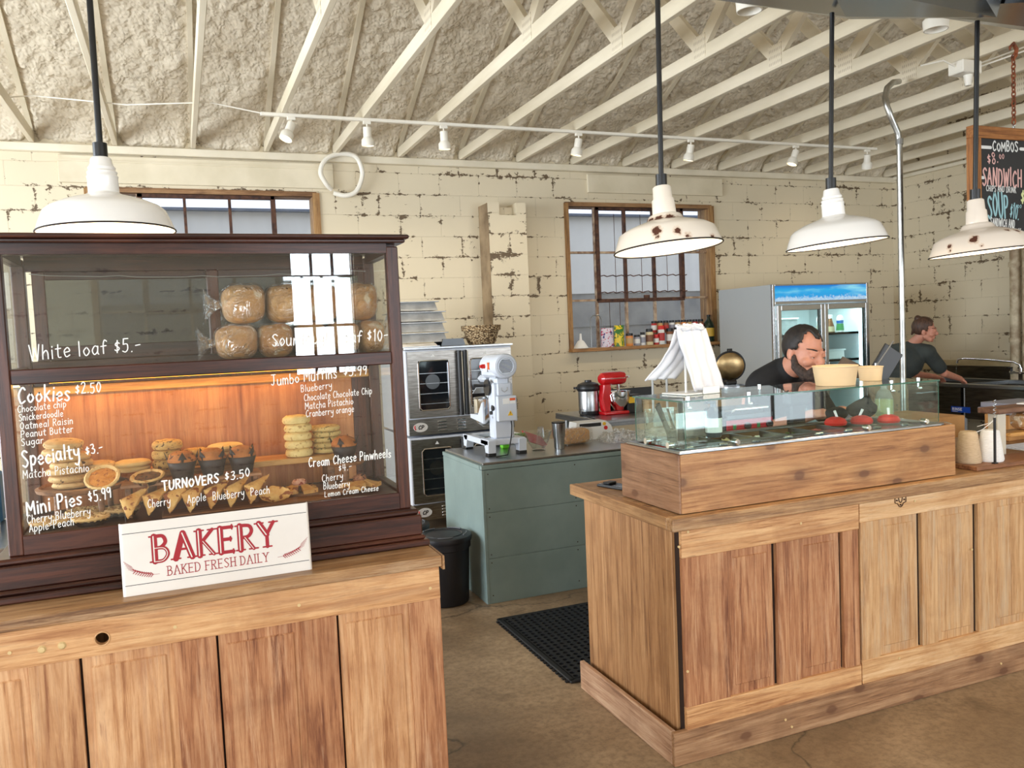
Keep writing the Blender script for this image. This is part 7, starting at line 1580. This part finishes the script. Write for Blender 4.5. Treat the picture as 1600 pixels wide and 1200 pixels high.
for s in (-1, 1):
    bc += [('c', Hb((s*.070, -.002, .100)), Hb((s*.062, -.022, .055)), .013*kh, .020*kh), ('c', Hb((s*.062, -.022, .055)), Hb((s*.036, -.062, .022)), .022*kh, .028*kh), ('c', Hb((s*.034, -.085, .048)), Hb((s*.030, -.080, .02)), .012*kh, .020*kh), ('c', Hb((s*.004, -.098, .071)), Hb((s*.030, -.088, .056)), .0075*kh, .009*kh)]
bc += [('c', Hb((-.02, -.078, .016)), Hb((.02, -.078, .016)), .026*kh, .026*kh), ('c', Hb((0, -.074, .012)), Hb((0, -.080, -.030)), .030*kh, .022*kh)]
blob('beard', bc, m_beard, PM, .0045, 2, disp=(.006, .008))
eye_parts(Hm, kh, PM, (40, 28, 20))
b = M(); b.prism([(-.07, 0), (.07, 0), (.07, .08), (-.07, .08)], .004, R=T3(3.0, 3.03, 1.17) @ RZ(.3) @ RX(-.5)); tag(b.build('paper_ticket', plain('pale_blue_paper', (196, 212, 228), .6)), 'pale paper sheet under the hands of the bearded man', 'paper')

# --- the woman at the sink
PW = thing('person', 'woman with tied-up brown hair in a dark green T-shirt bending over the sink', 'person', (6.78, 6.42, 0))
o1 = Vector((6.78, 6.42, 0))
def Lw(p): return Vector(p)-o1
kw = 1.03; Hw = T3(*Lw((7.02, 6.16, 1.36))) @ RZ(radians(42)) @ RX(radians(8)) @ RY(radians(-10))
cw_ = head_caps(Hw, kw, True); nb = Lw((6.985, 6.26, 1.335)); hb = Hw @ (Vector((0, .03, .05))*kw)
shB = Lw((6.93, 6.50, 1.25)); shF = Lw((7.03, 6.12, 1.25)); ch = Lw((6.93, 6.33, 1.17)); be = Lw((6.84, 6.40, 1.04)); pv = Lw((6.76, 6.37, .93))
elF = Lw((7.20, 6.07, 1.03)); wrF = Lw((7.50, 6.13, .955)); elB = Lw((7.18, 6.50, 1.02)); wrB = Lw((7.48, 6.42, .97))
cw_ += [('c', hb, nb, .05, .058), ('c', shB, shF, .06, .06), ('e', ch, (.13, .18, .15), None), ('e', be, (.13, .17, .14), None), ('e', pv, (.15, .18, .14), None), ('c', shF, elF, .05, .042), ('c', elF, wrF, .040, .027), ('c', shB, elB, .05, .042), ('c', elB, wrB, .04, .027)]
cw_ += hand_caps(wrF, Vector((.75, .2, -.35)), Vector((0, .3, -1)), .95, .4, -1)+hand_caps(wrB, Vector((.8, -.1, -.3)), Vector((0, -.3, -1)), .95, .4, 1)
legs = []
for s in (-1, 1):
    hp = pv+Vector((0, s*.09, -.06)); kn = Lw((6.80, 6.37+s*.11, .48)); an = Lw((6.74, 6.37+s*.12, .09)); legs += [('c', hp, kn, .10, .062), ('c', kn, an, .058, .04)]
cw_ += [('c', c[1], c[2], c[3]*.9, c[4]*.9) for c in legs]
blob('body', cw_, m_skin2, PW, .006, 3)
m_gtee = noisy('dark_green_tee', (60, 64, 60), (46, 50, 47), 8, .85, .3)
blob('t_shirt', [('c', shB, shF, .075, .075), ('c', nb+Vector((-.03, .02, -.035)), shF, .072, .085), ('c', nb+Vector((-.03, .02, -.035)), shB, .072, .085), ('e', ch, (.175, .215, .19), None), ('e', be, (.180, .200, .17), None), ('e', pv+Vector((0, -.01, .05)), (.165, .185, .10), None), ('c', shF, shF+(elF-shF)*.72, .075, .070), ('c', shB, shB+(elB-shB)*.72, .075, .070)], m_gtee, PW, .009, 6)
n = N('apron_print'); k = n.noise(n.co(), 13, 4, .7); n.P(col=n.mix(n.ramp(k, [(.56, (0, 0, 0)), (.60, (1, 1, 1))]), S((176, 146, 112)), S((110, 96, 76))), rough=.8)
blob('patterned_trousers', [('c', c[1], c[2], c[3]+.022, c[4]+.018) for c in legs]+[('e', pv+Vector((-.01, 0, -.01)), (.185, .185, .14), None)], n.m, PW, .01, 5)
for s in (-1, 1): b = M(); b.ell(tuple(Lw((6.80, 6.37+s*.12, .045))), (.12, .045, .045), 3); b.build('shoe', m_blkp, PW, smooth=True)
def hairw(p):
    if p.z > .165: return p.y > -.062
    if p.z > .12: return p.y > -.028
    return p.z > .075 and p.y > .022
shell('hair', Hw, kw, (0, .020, .150), (.083, .103, .100), hairw, m_hair2, PW, .014, .003)
bn = [('e', Hw @ (Vector((0, .075, .225))*kw), (.036, .034, .034), None), ('c', Hw @ (Vector((0, .05, .20))*kw), Hw @ (Vector((0, .08, .23))*kw), .04, .03), ('c', Hw @ (Vector((0, .10, .10))*kw), Hw @ (Vector((.01, .112, .06))*kw), .02, .008)]
blob('hair_bun', bn, m_hair2, PW, .005, 1, disp=(.008, .012))
eye_parts(Hw, kw, PW, (70, 50, 36))
